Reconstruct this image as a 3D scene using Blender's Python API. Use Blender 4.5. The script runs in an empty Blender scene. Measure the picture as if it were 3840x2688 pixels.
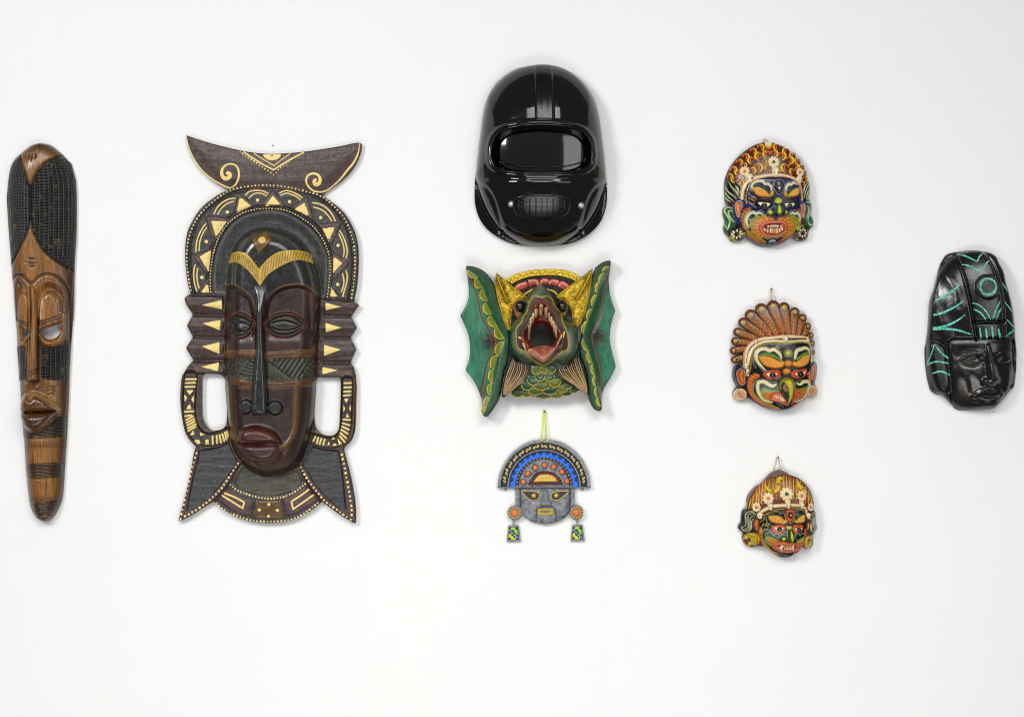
import bpy, math, random
import numpy as np
from mathutils import Vector, Matrix
from mathutils.geometry import delaunay_2d_cdt

random.seed(7)
RNG = np.random.default_rng(11)
sc = bpy.context.scene
COL = sc.collection
S = 0.0005            # metres per unit; every mask below is laid out in half-millimetre units on the wall
D = 10000.0           # camera distance in the same units (5 m)

# ---------------------------------------------------------------- camera
cam_data = bpy.data.cameras.new("camera")
cam = bpy.data.objects.new("camera", cam_data)
COL.objects.link(cam)
cam.location = (0, -D * S, 0)
cam.rotation_euler = (math.radians(90), 0, 0)
cam_data.sensor_width = 36
cam_data.lens = 36 * D / 3840.0
cam_data.clip_end = 50
sc.camera = cam

# ---------------------------------------------------------------- light: a white room with soft lamps up left and high, plus added side and low fills
world = bpy.data.worlds.new("World")
sc.world = world
world.use_nodes = True
world.node_tree.nodes["Background"].inputs[0].default_value = (0.95, 0.975, 1.0, 1)
world.node_tree.nodes["Background"].inputs[1].default_value = 0.20

def area(name, loc, target, size, size_y, power, color, spread=180):
    d = bpy.data.lights.new(name, 'AREA')
    d.shape = 'RECTANGLE'; d.size = size; d.size_y = size_y
    d.energy = power; d.color = color; d.spread = math.radians(spread)
    o = bpy.data.objects.new(name, d)
    COL.objects.link(o)
    o.location = loc
    o.rotation_euler = (Vector(target) - Vector(loc)).to_track_quat('-Z', 'Y').to_euler()
    return o
area("window_lamp", (-2.3, -3.3, 1.5), (0.25, 0, -0.1), 0.8, 1.1, 72, (1.0, 0.99, 0.97))
area("side_fill", (2.2, -4.2, 0.6), (0.2, 0, 0.0), 1.6, 1.6, 22, (1.0, 0.99, 0.975))  # added fill from the right, evens out the wall
area("low_fill", (0.1, -3.2, -1.7), (0.1, 0, -0.75), 2.4, 1.0, 8.6, (1.0, 0.98, 0.94), 75)  # added fill from below, brightens the foot of the wall
area("high_lamp", (0.3, -4.0, 2.3), (-0.1, 0, -0.75), 2.8, 1.4, 19.0, (1.0, 0.99, 0.97), 80)
sc.view_settings.view_transform = 'Standard'
sc.view_settings.look = 'None'
sc.view_settings.exposure = 0.0
sc.view_settings.gamma = 1.0
sc.cycles.pixel_filter_type = 'BLACKMAN_HARRIS'
sc.cycles.filter_width = 1.05

# ---------------------------------------------------------------- helpers: 2D curves
def mapper(ox, oy, s):
    def f(*p):
        if len(p) == 1: p = p[0]
        if isinstance(p[0], (int, float)): return (ox + p[0] * s, oy + p[1] * s)
        return [(ox + q[0] * s, oy + q[1] * s) + tuple(q[2:]) for q in p]
    f.s = s
    return f

def spline(pts, closed=False, n=6):
    """Catmull-Rom through the points"""
    P = np.array([p[:2] for p in pts], float)
    N = len(P)
    out = []
    segs = N if closed else N - 1
    for i in range(segs):
        if closed:
            a, b, c, d = P[(i - 1) % N], P[i], P[(i + 1) % N], P[(i + 2) % N]
        else:
            a, b, c, d = P[max(i - 1, 0)], P[i], P[i + 1], P[min(i + 2, N - 1)]
        for k in range(n):
            t = k / n
            out.append(0.5 * ((2 * b) + (-a + c) * t + (2 * a - 5 * b + 4 * c - d) * t * t + (-a + 3 * b - 3 * c + d) * t ** 3))
    if not closed: out.append(P[-1])
    return [tuple(p) for p in out]

def arc(cx, cy, rx, ry, a0, a1, n=24, rot=0):
    """angles in degrees, 0 = right, counter-clockwise as seen (y is down)"""
    r = []
    for i in range(n + 1):
        a = math.radians(a0 + (a1 - a0) * i / n)
        x, y = rx * math.cos(a), -ry * math.sin(a)
        c, s_ = math.cos(math.radians(rot)), -math.sin(math.radians(rot))
        r.append((cx + x * c - y * s_, cy + x * s_ + y * c))
    return r

def circle(cx, cy, rx, ry=None, n=20, rot=0):
    return arc(cx, cy, rx, ry or rx, 0, 360 - 360 / n, n - 1, rot)

def resample(pts, step):
    P = np.array([p[:2] for p in pts], float)
    d = np.r_[0, np.cumsum(np.hypot(*np.diff(P, axis=0).T))]
    n = max(2, int(round(d[-1] / step)) + 1)
    t = np.linspace(0, d[-1], n)
    return [(float(a), float(b)) for a, b in zip(np.interp(t, d, P[:, 0]), np.interp(t, d, P[:, 1]))]

def close_samples(poly, step):
    """subdivide long edges of a closed polygon, keep the corners"""
    out = []
    for i in range(len(poly)):
        a, b = poly[i], poly[(i + 1) % len(poly)]
        L = math.hypot(b[0] - a[0], b[1] - a[1])
        if L < 1e-3: continue
        k = max(1, int(L / step))
        for j in range(k):
            out.append((a[0] + (b[0] - a[0]) * j / k, a[1] + (b[1] - a[1]) * j / k))
    return out

def inside(x, y, poly):
    r = np.zeros(x.shape, bool)
    P = poly
    for i in range(len(P)):
        x0, y0 = P[i - 1][:2]; x1, y1 = P[i][:2]
        if y0 == y1: continue
        c = ((y0 > y) != (y1 > y)) & (x < (x1 - x0) * (y - y0) / (y1 - y0) + x0)
        r ^= c
    return r

def seg_dist(x, y, pts, closed=False):
    """distance to a polyline and the parameter 0..1 along it"""
    P = [p[:2] for p in pts]
    if closed: P = P + [P[0]]
    P = np.array(P, float)
    L = np.r_[0, np.cumsum(np.hypot(*np.diff(P, axis=0).T))]
    best = np.full(x.shape, 1e18); par = np.zeros(x.shape)
    for i in range(len(P) - 1):
        ax, ay = P[i]; dx, dy = P[i + 1] - P[i]
        l2 = dx * dx + dy * dy
        if l2 < 1e-9: continue
        t = np.clip(((x - ax) * dx + (y - ay) * dy) / l2, 0, 1)
        d = (x - ax - t * dx) ** 2 + (y - ay - t * dy) ** 2
        m = d < best
        best = np.where(m, d, best)
        par = np.where(m, L[i] + t * (L[i + 1] - L[i]), par)
    return np.sqrt(best), par / max(L[-1], 1e-9)

def sdf(x, y, poly):
    d, _ = seg_dist(x, y, poly, True)
    return np.where(inside(x, y, poly), d, -d)

def sstep(t):
    t = np.clip(t, 0, 1)
    return t * t * (3 - 2 * t)

def rnd(t):
    """quarter-round profile 0..1"""
    t = np.clip(t, 0, 1)
    return np.sqrt(1 - (1 - t) ** 2)

def rgb(h, k=0.92):
    """real-world base colour from an sRGB hex"""
    h = h.lstrip('#')
    v = np.array([int(h[i:i + 2], 16) / 255 for i in (0, 2, 4)])
    v = np.where(v <= 0.04045, v / 12.92, ((v + 0.055) / 1.055) ** 2.4)
    return np.maximum(v * k - 0.010, v * 0.3)   # less the sheen that the photograph adds to every dark paint

def vnoise(shape, cell, seed=0, octaves=3, aniso=(1, 1)):
    """fractal value noise in -1..1 on a grid"""
    r = np.random.default_rng(seed)
    out = np.zeros(shape); amp = 1; tot = 0
    cy, cx = cell * aniso[0], cell * aniso[1]
    for o in range(octaves):
        ny, nx = int(shape[0] / cy) + 3, int(shape[1] / cx) + 3
        g = r.uniform(-1, 1, (ny, nx))
        yy = np.arange(shape[0]) / cy; xx = np.arange(shape[1]) / cx
        iy, ix = yy.astype(int), xx.astype(int)
        fy, fx = sstep(yy - iy)[:, None], sstep(xx - ix)[None, :]
        a = g[np.ix_(iy, ix)]; b = g[np.ix_(iy, ix + 1)]; c = g[np.ix_(iy + 1, ix)]; d = g[np.ix_(iy + 1, ix + 1)]
        out += amp * ((a * (1 - fx) + b * fx) * (1 - fy) + (c * (1 - fx) + d * fx) * fy)
        tot += amp; amp *= 0.5; cy = max(cy / 2, 1); cx = max(cx / 2, 1)
    return out / tot

# ---------------------------------------------------------------- materials
MATS = {}
def paint_mat(name, rough=0.35, coat=0.0, scale=60, stretch=(1, 1, 1), var=0.25, bump=0.15, bscale=300, bstretch=(1, 1, 1),
              metal=0.0, spec=0.5, rvar=0.1, weave=0.0, solid=None, streak=0.0, speck=0.0):
    if name in MATS: return MATS[name]
    m = bpy.data.materials.new(name); m.use_nodes = True
    nt = m.node_tree; N = nt.nodes; L = nt.links
    bs = N["Principled BSDF"]
    tc = N.new("ShaderNodeTexCoord")
    def noise(sc_, st, det=5, rg=0.6):
        mp = N.new("ShaderNodeMapping"); mp.inputs['Scale'].default_value = st
        L.new(tc.outputs['Object'], mp.inputs[0])
        n = N.new("ShaderNodeTexNoise"); n.inputs['Scale'].default_value = sc_
        n.inputs['Detail'].default_value = det; n.inputs['Roughness'].default_value = rg
        L.new(mp.outputs[0], n.inputs['Vector'])
        return n.outputs['Fac']
    def math_(op, a, b=None, c=None):
        n = N.new("ShaderNodeMath"); n.operation = op
        for i, v in enumerate((a, b, c)):
            if v is None: continue
            if isinstance(v, (int, float)): n.inputs[i].default_value = v
            else: L.new(v, n.inputs[i])
        return n.outputs[0]
    def rng(v, a, b, c, d):
        n = N.new("ShaderNodeMapRange")
        for i, q in enumerate((a, b, c, d)): n.inputs[i + 1].default_value = q
        L.new(v, n.inputs[0]); return n.outputs[0]
    if solid is None:
        at = N.new("ShaderNodeAttribute"); at.attribute_name = "Col"; base = at.outputs['Color']
    else:
        at = N.new("ShaderNodeRGB"); at.outputs[0].default_value = (*solid, 1); base = at.outputs[0]
    f = rng(noise(scale, stretch), 0.3, 0.7, 1 - var, 1 + var)
    if streak:
        s2 = rng(noise(scale * 3.2, (stretch[0] * 1.5, stretch[1] * 1.5, stretch[2] * 0.6), 6, 0.7), 0.46, 0.62, 1.0, 1 - streak)
        f = math_('MULTIPLY', f, s2)
    if speck:
        s3 = rng(noise(scale * 9, (1, 1, 1), 3, 0.6), 0.40, 0.60, 1 - speck, 1 + speck)
        f = math_('MULTIPLY', f, s3)
    mx = N.new("ShaderNodeVectorMath"); mx.operation = 'SCALE'
    L.new(base, mx.inputs[0]); L.new(f, mx.inputs['Scale'])
    L.new(mx.outputs[0], bs.inputs['Base Color'])
    L.new(rng(noise(scale * 1.7, (1, 1, 1)), 0.3, 0.7, max(0.02, rough - rvar), rough + rvar), bs.inputs['Roughness'])
    bs.inputs['Metallic'].default_value = metal
    bs.inputs['Specular IOR Level'].default_value = spec
    bs.inputs['Coat Weight'].default_value = coat
    bs.inputs['Coat Roughness'].default_value = 0.12
    h = noise(bscale, bstretch, 4)
    if weave:
        w = [N.new("ShaderNodeTexWave") for _ in range(2)]
        for k, ax in enumerate('XZ'):
            w[k].bands_direction = ax; w[k].inputs['Scale'].default_value = 150
            w[k].inputs['Distortion'].default_value = 4; w[k].inputs['Detail'].default_value = 2
            L.new(tc.outputs['Object'], w[k].inputs['Vector'])
        q = math_('MULTIPLY', math_('ADD', w[0].outputs['Fac'], w[1].outputs['Fac']), weave)
        h = math_('ADD', h, q)
    bp = N.new("ShaderNodeBump"); bp.inputs['Strength'].default_value = bump; bp.inputs['Distance'].default_value = 0.002
    L.new(h, bp.inputs['Height']); L.new(bp.outputs[0], bs.inputs['Normal'])
    MATS[name] = m
    return m

# ---------------------------------------------------------------- object making
def link(name, me, mat, parent=None, label=None, kind=None):
    if mat is not None: me.materials.append(mat)
    o = bpy.data.objects.new(name, me); COL.objects.link(o)
    if parent is not None: o.parent = parent
    if label: o['label'] = label
    if kind: o['kind'] = kind
    return o

def thing(name, label, cat, x, y, depth=60, group=None):
    """Empty on the wall; a body whose front stands ~depth units proud is set back towards the middle, so that it is seen where it hangs"""
    k = 1 - depth / D
    o = bpy.data.objects.new(name, None); COL.objects.link(o)
    o.empty_display_size = 0.02
    o.location = ((x - 1920) * k * S, 0, (1344 - y) * k * S)
    o['label'] = label; o['category'] = cat
    if group: o['group'] = group
    o['ox'] = float(x); o['oy'] = float(y)
    return o

def origin_of(o):
    while o.parent is not None: o = o.parent
    return o['ox'], o['oy']

def off_of(o):
    """the drawing-space origin of an object's own frame"""
    x, y = origin_of(o)
    if o.parent is None: return x, y, 0.0
    w = o.location.copy(); p = o.parent
    while p is not None and p.parent is not None:
        w = w + p.location; p = p.parent
    return x + w.x / S, y - w.z / S, -w.y / S

def mesh_np(name, V, F, C=None, smooth=True, parent=None, mat=None, label=None, kind=None):
    """V in drawing units (x, y down, h out of the wall); F list of tuples or (n,3) array"""
    V = np.asarray(V, float)
    F = [tuple(int(i) for i in f) for f in F] if not isinstance(F, np.ndarray) else F
    ox, oy, oh = off_of(parent) if parent is not None else (1920, 1344, 0)
    W = np.empty((len(V), 3), np.float32)
    W[:, 0] = (V[:, 0] - ox) * S; W[:, 1] = -(V[:, 2] - oh) * S; W[:, 2] = (oy - V[:, 1]) * S
    me = bpy.data.meshes.new(name)
    me.vertices.add(len(W)); me.vertices.foreach_set('co', W.ravel())
    if isinstance(F, np.ndarray):
        n, k = F.shape
        me.loops.add(n * k); me.loops.foreach_set('vertex_index', F.astype(np.int32).ravel())
        me.polygons.add(n); me.polygons.foreach_set('loop_start', (np.arange(n) * k).astype(np.int32))
    else:
        ls = [len(f) for f in F]
        me.loops.add(sum(ls)); me.loops.foreach_set('vertex_index', np.array([i for f in F for i in f], np.int32))
        me.polygons.add(len(F)); me.polygons.foreach_set('loop_start', np.r_[0, np.cumsum(ls)[:-1]].astype(np.int32))
    me.update(calc_edges=True); me.validate()
    if smooth: me.polygons.foreach_set('use_smooth', np.ones(len(me.polygons), bool))
    if C is not None:
        C = np.asarray(C, float)
        if C.ndim == 1: C = np.repeat(C[None], len(V), 0)
        a = me.color_attributes.new('Col', 'FLOAT_COLOR', 'POINT')
        a.data.foreach_set('color', np.c_[C, np.ones(len(C))].astype(np.float32).ravel())
    return link(name, me, mat, parent, label, kind)

class Field:
    """a carved relief: height and paint on a grid over x0..x1, y0..y1"""
    def __init__(self, x0, y0, x1, y1, g, base=20.0, color='808080'):
        self.x0, self.y0, self.g = x0, y0, g
        self.nx, self.ny = int((x1 - x0) / g) + 2, int((y1 - y0) / g) + 2
        self.X, self.Y = np.meshgrid(x0 + np.arange(self.nx) * g, y0 + np.arange(self.ny) * g)
        self.H = np.full(self.X.shape, float(base))
        self.C = np.ones(self.X.shape + (3,)) * rgb(color)
    def win(self, pts, m):
        P = np.array([p[:2] for p in pts]); a, b = P.min(0) - m, P.max(0) + m
        i0 = max(0, int((a[0] - self.x0) / self.g)); i1 = min(self.nx, int((b[0] - self.x0) / self.g) + 2)
        j0 = max(0, int((a[1] - self.y0) / self.g)); j1 = min(self.ny, int((b[1] - self.y0) / self.g) + 2)
        return (slice(j0, max(j1, j0)), slice(i0, max(i1, i0)))
    # --- sculpting
    def plateau(self, poly, h, w, round_=False):
        s = self.win(poly, 2); d = sdf(self.X[s], self.Y[s], poly)
        self.H[s] += h * (rnd(d / w) if round_ else sstep(d / w)) * (d > 0)
    def setmax(self, poly, h, w, k=1.0):
        s = self.win(poly, 2); d = sdf(self.X[s], self.Y[s], poly)
        self.H[s] = np.where(d > 0, np.maximum(self.H[s], h * rnd(d / w)), self.H[s])
    def hollow(self, poly, h, w):
        self.plateau(poly, -h, w)
    def ell(self, cx, cy, rx, ry, h, rot=0, p=2.0, q=0.5):
        c, s_ = math.cos(math.radians(rot)), math.sin(math.radians(rot))
        R = max(rx, ry) + 2
        s = self.win([(cx - R, cy - R), (cx + R, cy + R)], 0)
        dx, dy = self.X[s] - cx, -(self.Y[s] - cy)
        u, v = (dx * c + dy * s_) / rx, (-dx * s_ + dy * c) / ry
        r = np.abs(u) ** p + np.abs(v) ** p
        self.H[s] += h * np.clip(1 - r, 0, 1) ** q
    def gauss(self, cx, cy, sx, sy, h, rot=0):
        c, s_ = math.cos(math.radians(rot)), math.sin(math.radians(rot))
        dx, dy = self.X - cx, -(self.Y - cy)
        u, v = (dx * c + dy * s_) / sx, (-dx * s_ + dy * c) / sy
        self.H += h * np.exp(-(u * u + v * v))
    def ridge(self, pts, w, h, taper=None, closed=False, sharp=False, flat=False):
        m = (w if not taper else max(w, max(taper))) * (1.1 if sharp or flat else 2.6)
        s = self.win(pts, m); d, t = seg_dist(self.X[s], self.Y[s], pts, closed)
        W = w if not taper else np.interp(t, np.linspace(0, 1, len(taper)), taper)
        if sharp: self.H[s] += h * np.clip(1 - d / W, 0, 1) * (1 if not taper else W / max(taper))
        elif flat: self.H[s] += h * rnd(1 - d / W) * (1 if not taper else W / max(taper))
        else: self.H[s] += h * np.exp(-(d / W) ** 2) * (1 if not taper else W / max(taper))
    def groove(self, pts, w, h, **k):
        self.ridge(pts, w, -h, **k)
    # --- painting
    def mix(self, s, al, color):
        c = rgb(color) if isinstance(color, str) else np.asarray(color)
        self.C[s] = self.C[s] * (1 - al[..., None]) + c * al[..., None]
    def paint(self, poly, color, soft=None, op=1.0):
        soft = soft or self.g
        s = self.win(poly, soft + 2)
        self.mix(s, np.clip(sdf(self.X[s], self.Y[s], poly) / soft + 0.5, 0, 1) * op, color)
    def line(self, pts, w, color, closed=False, soft=None, op=1.0, taper=None):
        soft = soft or self.g
        s = self.win(pts, (w if not taper else max(taper)) + soft + 2)
        d, t = seg_dist(self.X[s], self.Y[s], pts, closed)
        W = w if not taper else np.interp(t, np.linspace(0, 1, len(taper)), taper)
        al = np.clip((W / 2 - d) / soft + 0.5, 0, 1)
        if np.any(np.asarray(W) < self.g): al = al * np.clip(np.asarray(W) / self.g, 0.35, 1)
        self.mix(s, al * op, color)
    def dots(self, pts, r, color):
        for p in pts: self.paint_disc(p[0], p[1], r, color)
    def paint_disc(self, x, y, r, color, soft=None):
        soft = soft or self.g
        s = self.win([(x, y)], r + soft + 1)
        d = np.hypot(self.X[s] - x, self.Y[s] - y)
        self.mix(s, np.clip((r - d) / soft + 0.5, 0, 1), color)
    def blur(self, n=1, mask=None):
        for _ in range(n):
            P = np.pad(self.H, 1, mode='edge')
            B = (P[:-2, 1:-1] + P[2:, 1:-1] + P[1:-1, :-2] + P[1:-1, 2:] + 4 * P[1:-1, 1:-1]) / 8
            self.H = B if mask is None else np.where(mask, B, self.H)
    # --- sampling
    def _bil(self, A, x, y):
        fx = np.clip((x - self.x0) / self.g, 0, self.nx - 1.001); fy = np.clip((y - self.y0) / self.g, 0, self.ny - 1.001)
        i, j = fx.astype(int), fy.astype(int); u, v = fx - i, fy - j
        if A.ndim == 3: u, v = u[:, None], v[:, None]
        return (A[j, i] * (1 - u) + A[j, i + 1] * u) * (1 - v) + (A[j + 1, i] * (1 - u) + A[j + 1, i + 1] * u) * v
    def h(self, x, y): return self._bil(self.H, np.asarray(x, float), np.asarray(y, float))
    def c(self, x, y): return self._bil(self.C, np.asarray(x, float), np.asarray(y, float))
    def h1(self, x, y): return float(self.h([x], [y])[0])
    def normal(self, x, y, e=3.0):
        hx = (self.h1(x + e, y) - self.h1(x - e, y)) / (2 * e); hy = (self.h1(x, y + e) - self.h1(x, y - e)) / (2 * e)
        return Vector((-hx, -1.0, hy)).normalized()

def tri(poly, holes, pts_in):
    """constrained triangulation of a polygon with holes and inner points"""
    vs = []; es = []
    for loop in [poly] + holes:
        n0 = len(vs); n = len(loop)
        vs += [Vector(p[:2]) for p in loop]
        es += [(n0 + i, n0 + (i + 1) % n) for i in range(n)]
    vs += [Vector(p) for p in pts_in]
    V, E, F, _, _, _ = delaunay_2d_cdt(vs, es, [], 0, 1e-4, False)
    V = np.array([(v.x, v.y) for v in V]); F = np.array([f for f in F if len(f) == 3], int)
    c = V[F].mean(1)
    k = inside(c[:, 0], c[:, 1], poly)
    for hl in holes: k &= ~inside(c[:, 0], c[:, 1], hl)
    F = F[k]
    a, b, d = V[F[:, 0]], V[F[:, 1]], V[F[:, 2]]
    ar = (b[:, 0] - a[:, 0]) * (d[:, 1] - a[:, 1]) - (b[:, 1] - a[:, 1]) * (d[:, 0] - a[:, 0])
    F = np.where((ar > 0)[:, None], F[:, ::-1], F)   # wound so that the front faces the room
    F = F[np.abs(ar) > 1e-7]
    return V, F

def boundary(F):
    e = {}
    for a, b, c in F.tolist():
        for u, v in ((a, b), (b, c), (c, a)):
            if (v, u) in e: del e[(v, u)]
            else: e[(u, v)] = 1
    return list(e.keys())

def piece(name, field, poly, parent, mat, holes=(), rise=0.0, bevel=3.0, step=None, off=0.6, skirt=5.0, floor=None, color=None,
          label=None, kind=None, crown=0.0, hfun=None, wallcol=None, build=True, jit=0.0, hole_skirt=None):
    """a body cut from the relief: the relief's own height plus a rounded rise; its sides run down `skirt` units, or to `floor`"""
    step = step or field.g
    lp = close_samples([p[:2] for p in poly], step * 1.2); hl = [close_samples([p[:2] for p in h], step * 1.2) for h in holes]
    P = np.array(lp); x0, y0 = P.min(0); x1, y1 = P.max(0)
    gx, gy = np.meshgrid(np.arange(math.floor(x0 / step) * step, x1, step) , np.arange(math.floor(y0 / step) * step, y1, step))
    gx, gy = gx.ravel(), gy.ravel()
    d = sdf(gx, gy, lp)
    for h in hl: d = np.minimum(d, -sdf(gx, gy, h))
    k = d > step * 0.45
    r = np.random.default_rng(3)
    gx, gy = gx[k] + r.uniform(-.02, .02, k.sum()) * step, gy[k] + r.uniform(-.02, .02, k.sum()) * step
    pts = list(zip(gx.tolist(), gy.tolist()))
    V, F = tri(lp, hl, pts)
    if rise or crown:
        dd = sdf(V[:, 0], V[:, 1], lp)
        for h in hl: dd = np.minimum(dd, -sdf(V[:, 0], V[:, 1], h))
        dd = np.maximum(dd, 0)
        z = rise * rnd(dd / bevel) + crown * sstep(dd / max(dd.max(), 1e-6))
    else: z = 0
    H = (field.h(V[:, 0], V[:, 1]) if hfun is None else hfun(V[:, 0], V[:, 1])) + off + z
    C = field.c(V[:, 0], V[:, 1]) if color is None else np.repeat((rgb(color) if isinstance(color, str) else np.asarray(color))[None], len(V), 0)
    be = boundary(F)
    idx = sorted({a for e in be for a in e}); mp = {a: i for i, a in enumerate(idx)}
    n = len(V); m = len(idx); I = np.array(idx, int)
    low = (np.full(m, floor, float) if floor is not None else H[I] - skirt)
    if hole_skirt is not None:      # a hollow shell: its openings show only the thickness of the wood
        dn = np.abs(sdf(V[I, 0], V[I, 1], lp))
        low = np.where(dn > 2.0, H[I] - hole_skirt, low)
    low = np.minimum(low, H[I] - 0.3)
    V3 = np.c_[V, H]
    top = V3[I]; bot = np.c_[V[I], low]
    VV = np.r_[V3, top, bot]
    wc = C[I] if wallcol is None else np.repeat(rgb(wallcol)[None], m, 0)
    CC = np.r_[C, wc, wc]
    Q = []
    for a, b in be:
        ia, ib = n + mp[a], n + mp[b]
        Q.append((ib, ia, ia + m)); Q.append((ib, ia + m, ib + m))
    FF = np.r_[F, np.array(Q, int)]
    if not build: return VV, FF, CC
    return mesh_np(name, VV, FF, CC, True, parent, mat, label, kind)

def ribbon(field, pts, w, rise=2.0, off=0.3, widths=None, prof=5, color='ffffff', hfun=None, cap=True, closed=False):
    """a laid-on strand of half-round section following the relief; returns V, F, C"""
    P = np.array([p[:2] for p in pts], float)
    n = len(P)
    T = np.gradient(P, axis=0) if not closed else (np.roll(P, -1, 0) - np.roll(P, 1, 0))
    T /= np.maximum(np.hypot(T[:, 0], T[:, 1]), 1e-9)[:, None]
    N_ = np.c_[-T[:, 1], T[:, 0]]
    t = np.linspace(0, 1, n)
    W = np.full(n, w / 2.0) if widths is None else np.interp(t, np.linspace(0, 1, len(widths)), widths) / 2.0
    us = np.linspace(-1, 1, prof)
    V = []
    for u in us:
        q = P + N_ * (W * u)[:, None]
        base = (field.h(q[:, 0], q[:, 1]) if hfun is None else hfun(q[:, 0], q[:, 1]))
        z = base + off + rise * math.sqrt(max(0, 1 - u * u)) * np.clip(W / max(W.max(), 1e-6), 0.2, 1) - (1.5 if abs(u) == 1 else 0)
        V.append(np.c_[q, z])
    V = np.array(V)  # prof, n, 3
    F = []
    for i in range(prof - 1):
        for j in range(n if closed else n - 1):
            a, b = i * n + j, i * n + (j + 1) % n; c_, d_ = (i + 1) * n + (j + 1) % n, (i + 1) * n + j
            F.append((a, b, c_)); F.append((a, c_, d_))
    V = V.reshape(-1, 3)
    if cap and not closed:
        for j, sgn in ((0, -1), (n - 1, 1)):
            k = len(V)
            e = P[j] + T[j] * sgn * W[j] * 0.8
            V = np.r_[V, [[e[0], e[1], float((field.h([e[0]], [e[1]])[0] if hfun is None else hfun(np.array([e[0]]), np.array([e[1]]))[0]) + off - 1.0)]]]
            for i in range(prof - 1):
                a, b = i * n + j, (i + 1) * n + j
                F.append((a, b, k) if sgn < 0 else (b, a, k))
    F = np.array(F)
    a, b, d = V[F[:, 0]], V[F[:, 1]], V[F[:, 2]]
    ar = (b[:, 0] - a[:, 0]) * (d[:, 1] - a[:, 1]) - (b[:, 1] - a[:, 1]) * (d[:, 0] - a[:, 0])
    F = np.where((ar > 0)[:, None], F[:, ::-1], F)
    c = rgb(color) if isinstance(color, str) else np.asarray(color)
    return V, F, np.repeat(c[None], len(V), 0)

def join(parts):
    V = []; F = []; C = []; n = 0
    for v, f, c in parts:
        V.append(v); F.append(np.asarray(f) + n); C.append(c); n += len(v)
    return np.concatenate(V), np.concatenate(F), np.concatenate(C)

def strand(name, field, pts, w, parent, mat, label=None, kind=None, **k):
    V, F, C = ribbon(field, pts, w, **k)
    return mesh_np(name, V, F, C, True, parent, mat, label, kind)

def strands(name, field, lines, parent, mat, label=None, kind=None, **k):
    """several strands that read as one part"""
    V, F, C = join([ribbon(field, l[0], l[1], **{**k, **(l[2] if len(l) > 2 else {})}) for l in lines])
    return mesh_np(name, V, F, C, True, parent, mat, label, kind)

_dot = {}
def dome_mesh(key, r, rise, color, mat, n=10, rings=3, flat=0.0):
    if key in _dot: return _dot[key]
    V = []; F = []
    prof = [(math.cos(a), math.sin(a)) for a in [math.pi / 2 * i / rings for i in range(rings)]]
    V += [(math.cos(2 * math.pi * k / n), math.sin(2 * math.pi * k / n), -2.0 / max(rise, .1)) for k in range(n)]
    for c_, s_ in prof:
        V += [(c_ * math.cos(2 * math.pi * k / n), c_ * math.sin(2 * math.pi * k / n), s_) for k in range(n)]
    V.append((0, 0, 1))
    W = [(x * r * S, -z * rise * S, y * r * S) for x, y, z in V]
    for i in range(rings):
        for k in range(n):
            a, b = i * n + k, i * n + (k + 1) % n
            F.append((a, b, b + n, a + n))
    for k in range(n): F.append((rings * n + k, rings * n + (k + 1) % n, len(V) - 1))
    me = bpy.data.meshes.new(key); me.from_pydata(W, [], F); me.update()
    me.polygons.foreach_set('use_smooth', np.ones(len(me.polygons), bool))
    a = me.color_attributes.new('Col', 'FLOAT_COLOR', 'POINT')
    c = rgb(color) if isinstance(color, str) else np.asarray(color)
    a.data.foreach_set('color', np.tile(np.r_[c, 1.0], len(V)).astype(np.float32))
    me.materials.append(mat); _dot[key] = me
    return me

def stud(name, field, x, y, parent, me, sx=1, sy=1, rot=0, off=0.2, h=None, label=None, tilt=True):
    """a shared small dome set on the relief, square to its surface"""
    ox, oy, oh = off_of(parent)
    o = bpy.data.objects.new(name, me); COL.objects.link(o); o.parent = parent
    hh = (field.h1(x, y) if h is None else h) + off
    o.location = ((x - ox) * S, -(hh - oh) * S, (oy - y) * S)
    n = field.normal(x, y) if (tilt and field is not None) else Vector((0, -1, 0))
    n = (n + Vector((0, -0.4, 0))).normalized()
    q = Vector((0, -1, 0)).rotation_difference(n)
    o.rotation_mode = 'QUATERNION'
    o.rotation_quaternion = q @ Matrix.Rotation(math.radians(rot), 4, 'Y').to_quaternion()
    o.scale = (sx, 1, sy)
    if label: o['label'] = label
    return o

def tube(name, pts3, r, parent, mat, color='808080', n=8, closed=False, label=None, radii=None, build=True):
    """a round tube through (x, y, h) points"""
    P = np.array(pts3, float); m = len(P)
    T = np.gradient(P, axis=0) if not closed else np.roll(P, -1, 0) - np.roll(P, 1, 0)
    T /= np.maximum(np.linalg.norm(T, axis=1), 1e-9)[:, None]
    R = np.full(m, r) if radii is None else np.interp(np.linspace(0, 1, m), np.linspace(0, 1, len(radii)), radii)
    up = np.array([0.03, 0.05, 1.0]); V = []
    for i in range(m):
        a = np.cross(T[i], up)
        if np.linalg.norm(a) < 0.2: a = np.cross(T[i], np.array([1.0, 0, 0]))
        a /= np.linalg.norm(a); b = np.cross(T[i], a)
        for k in range(n):
            th = 2 * math.pi * k / n
            V.append(P[i] + R[i] * (a * math.cos(th) + b * math.sin(th)))
    F = []
    for i in range(m if closed else m - 1):
        for k in range(n):
            a, b = i * n + k, i * n + (k + 1) % n; c_, d_ = ((i + 1) % m) * n + (k + 1) % n, ((i + 1) % m) * n + k
            F += [(a, b, c_), (a, c_, d_)]
    if not closed:
        for base, ctr, rev in ((0, P[0], False), ((m - 1) * n, P[-1], True)):
            V.append(ctr); q = len(V) - 1
            for k in range(n):
                f = (base + (k + 1) % n, base + k, q); F.append(f[::-1] if rev else f)
    V = np.array(V); F = np.array(F)
    C = np.repeat((rgb(color) if isinstance(color, str) else np.asarray(color))[None], len(V), 0)
    if not build: return V, F, C
    return mesh_np(name, V, F, C, True, parent, mat, label)

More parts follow.
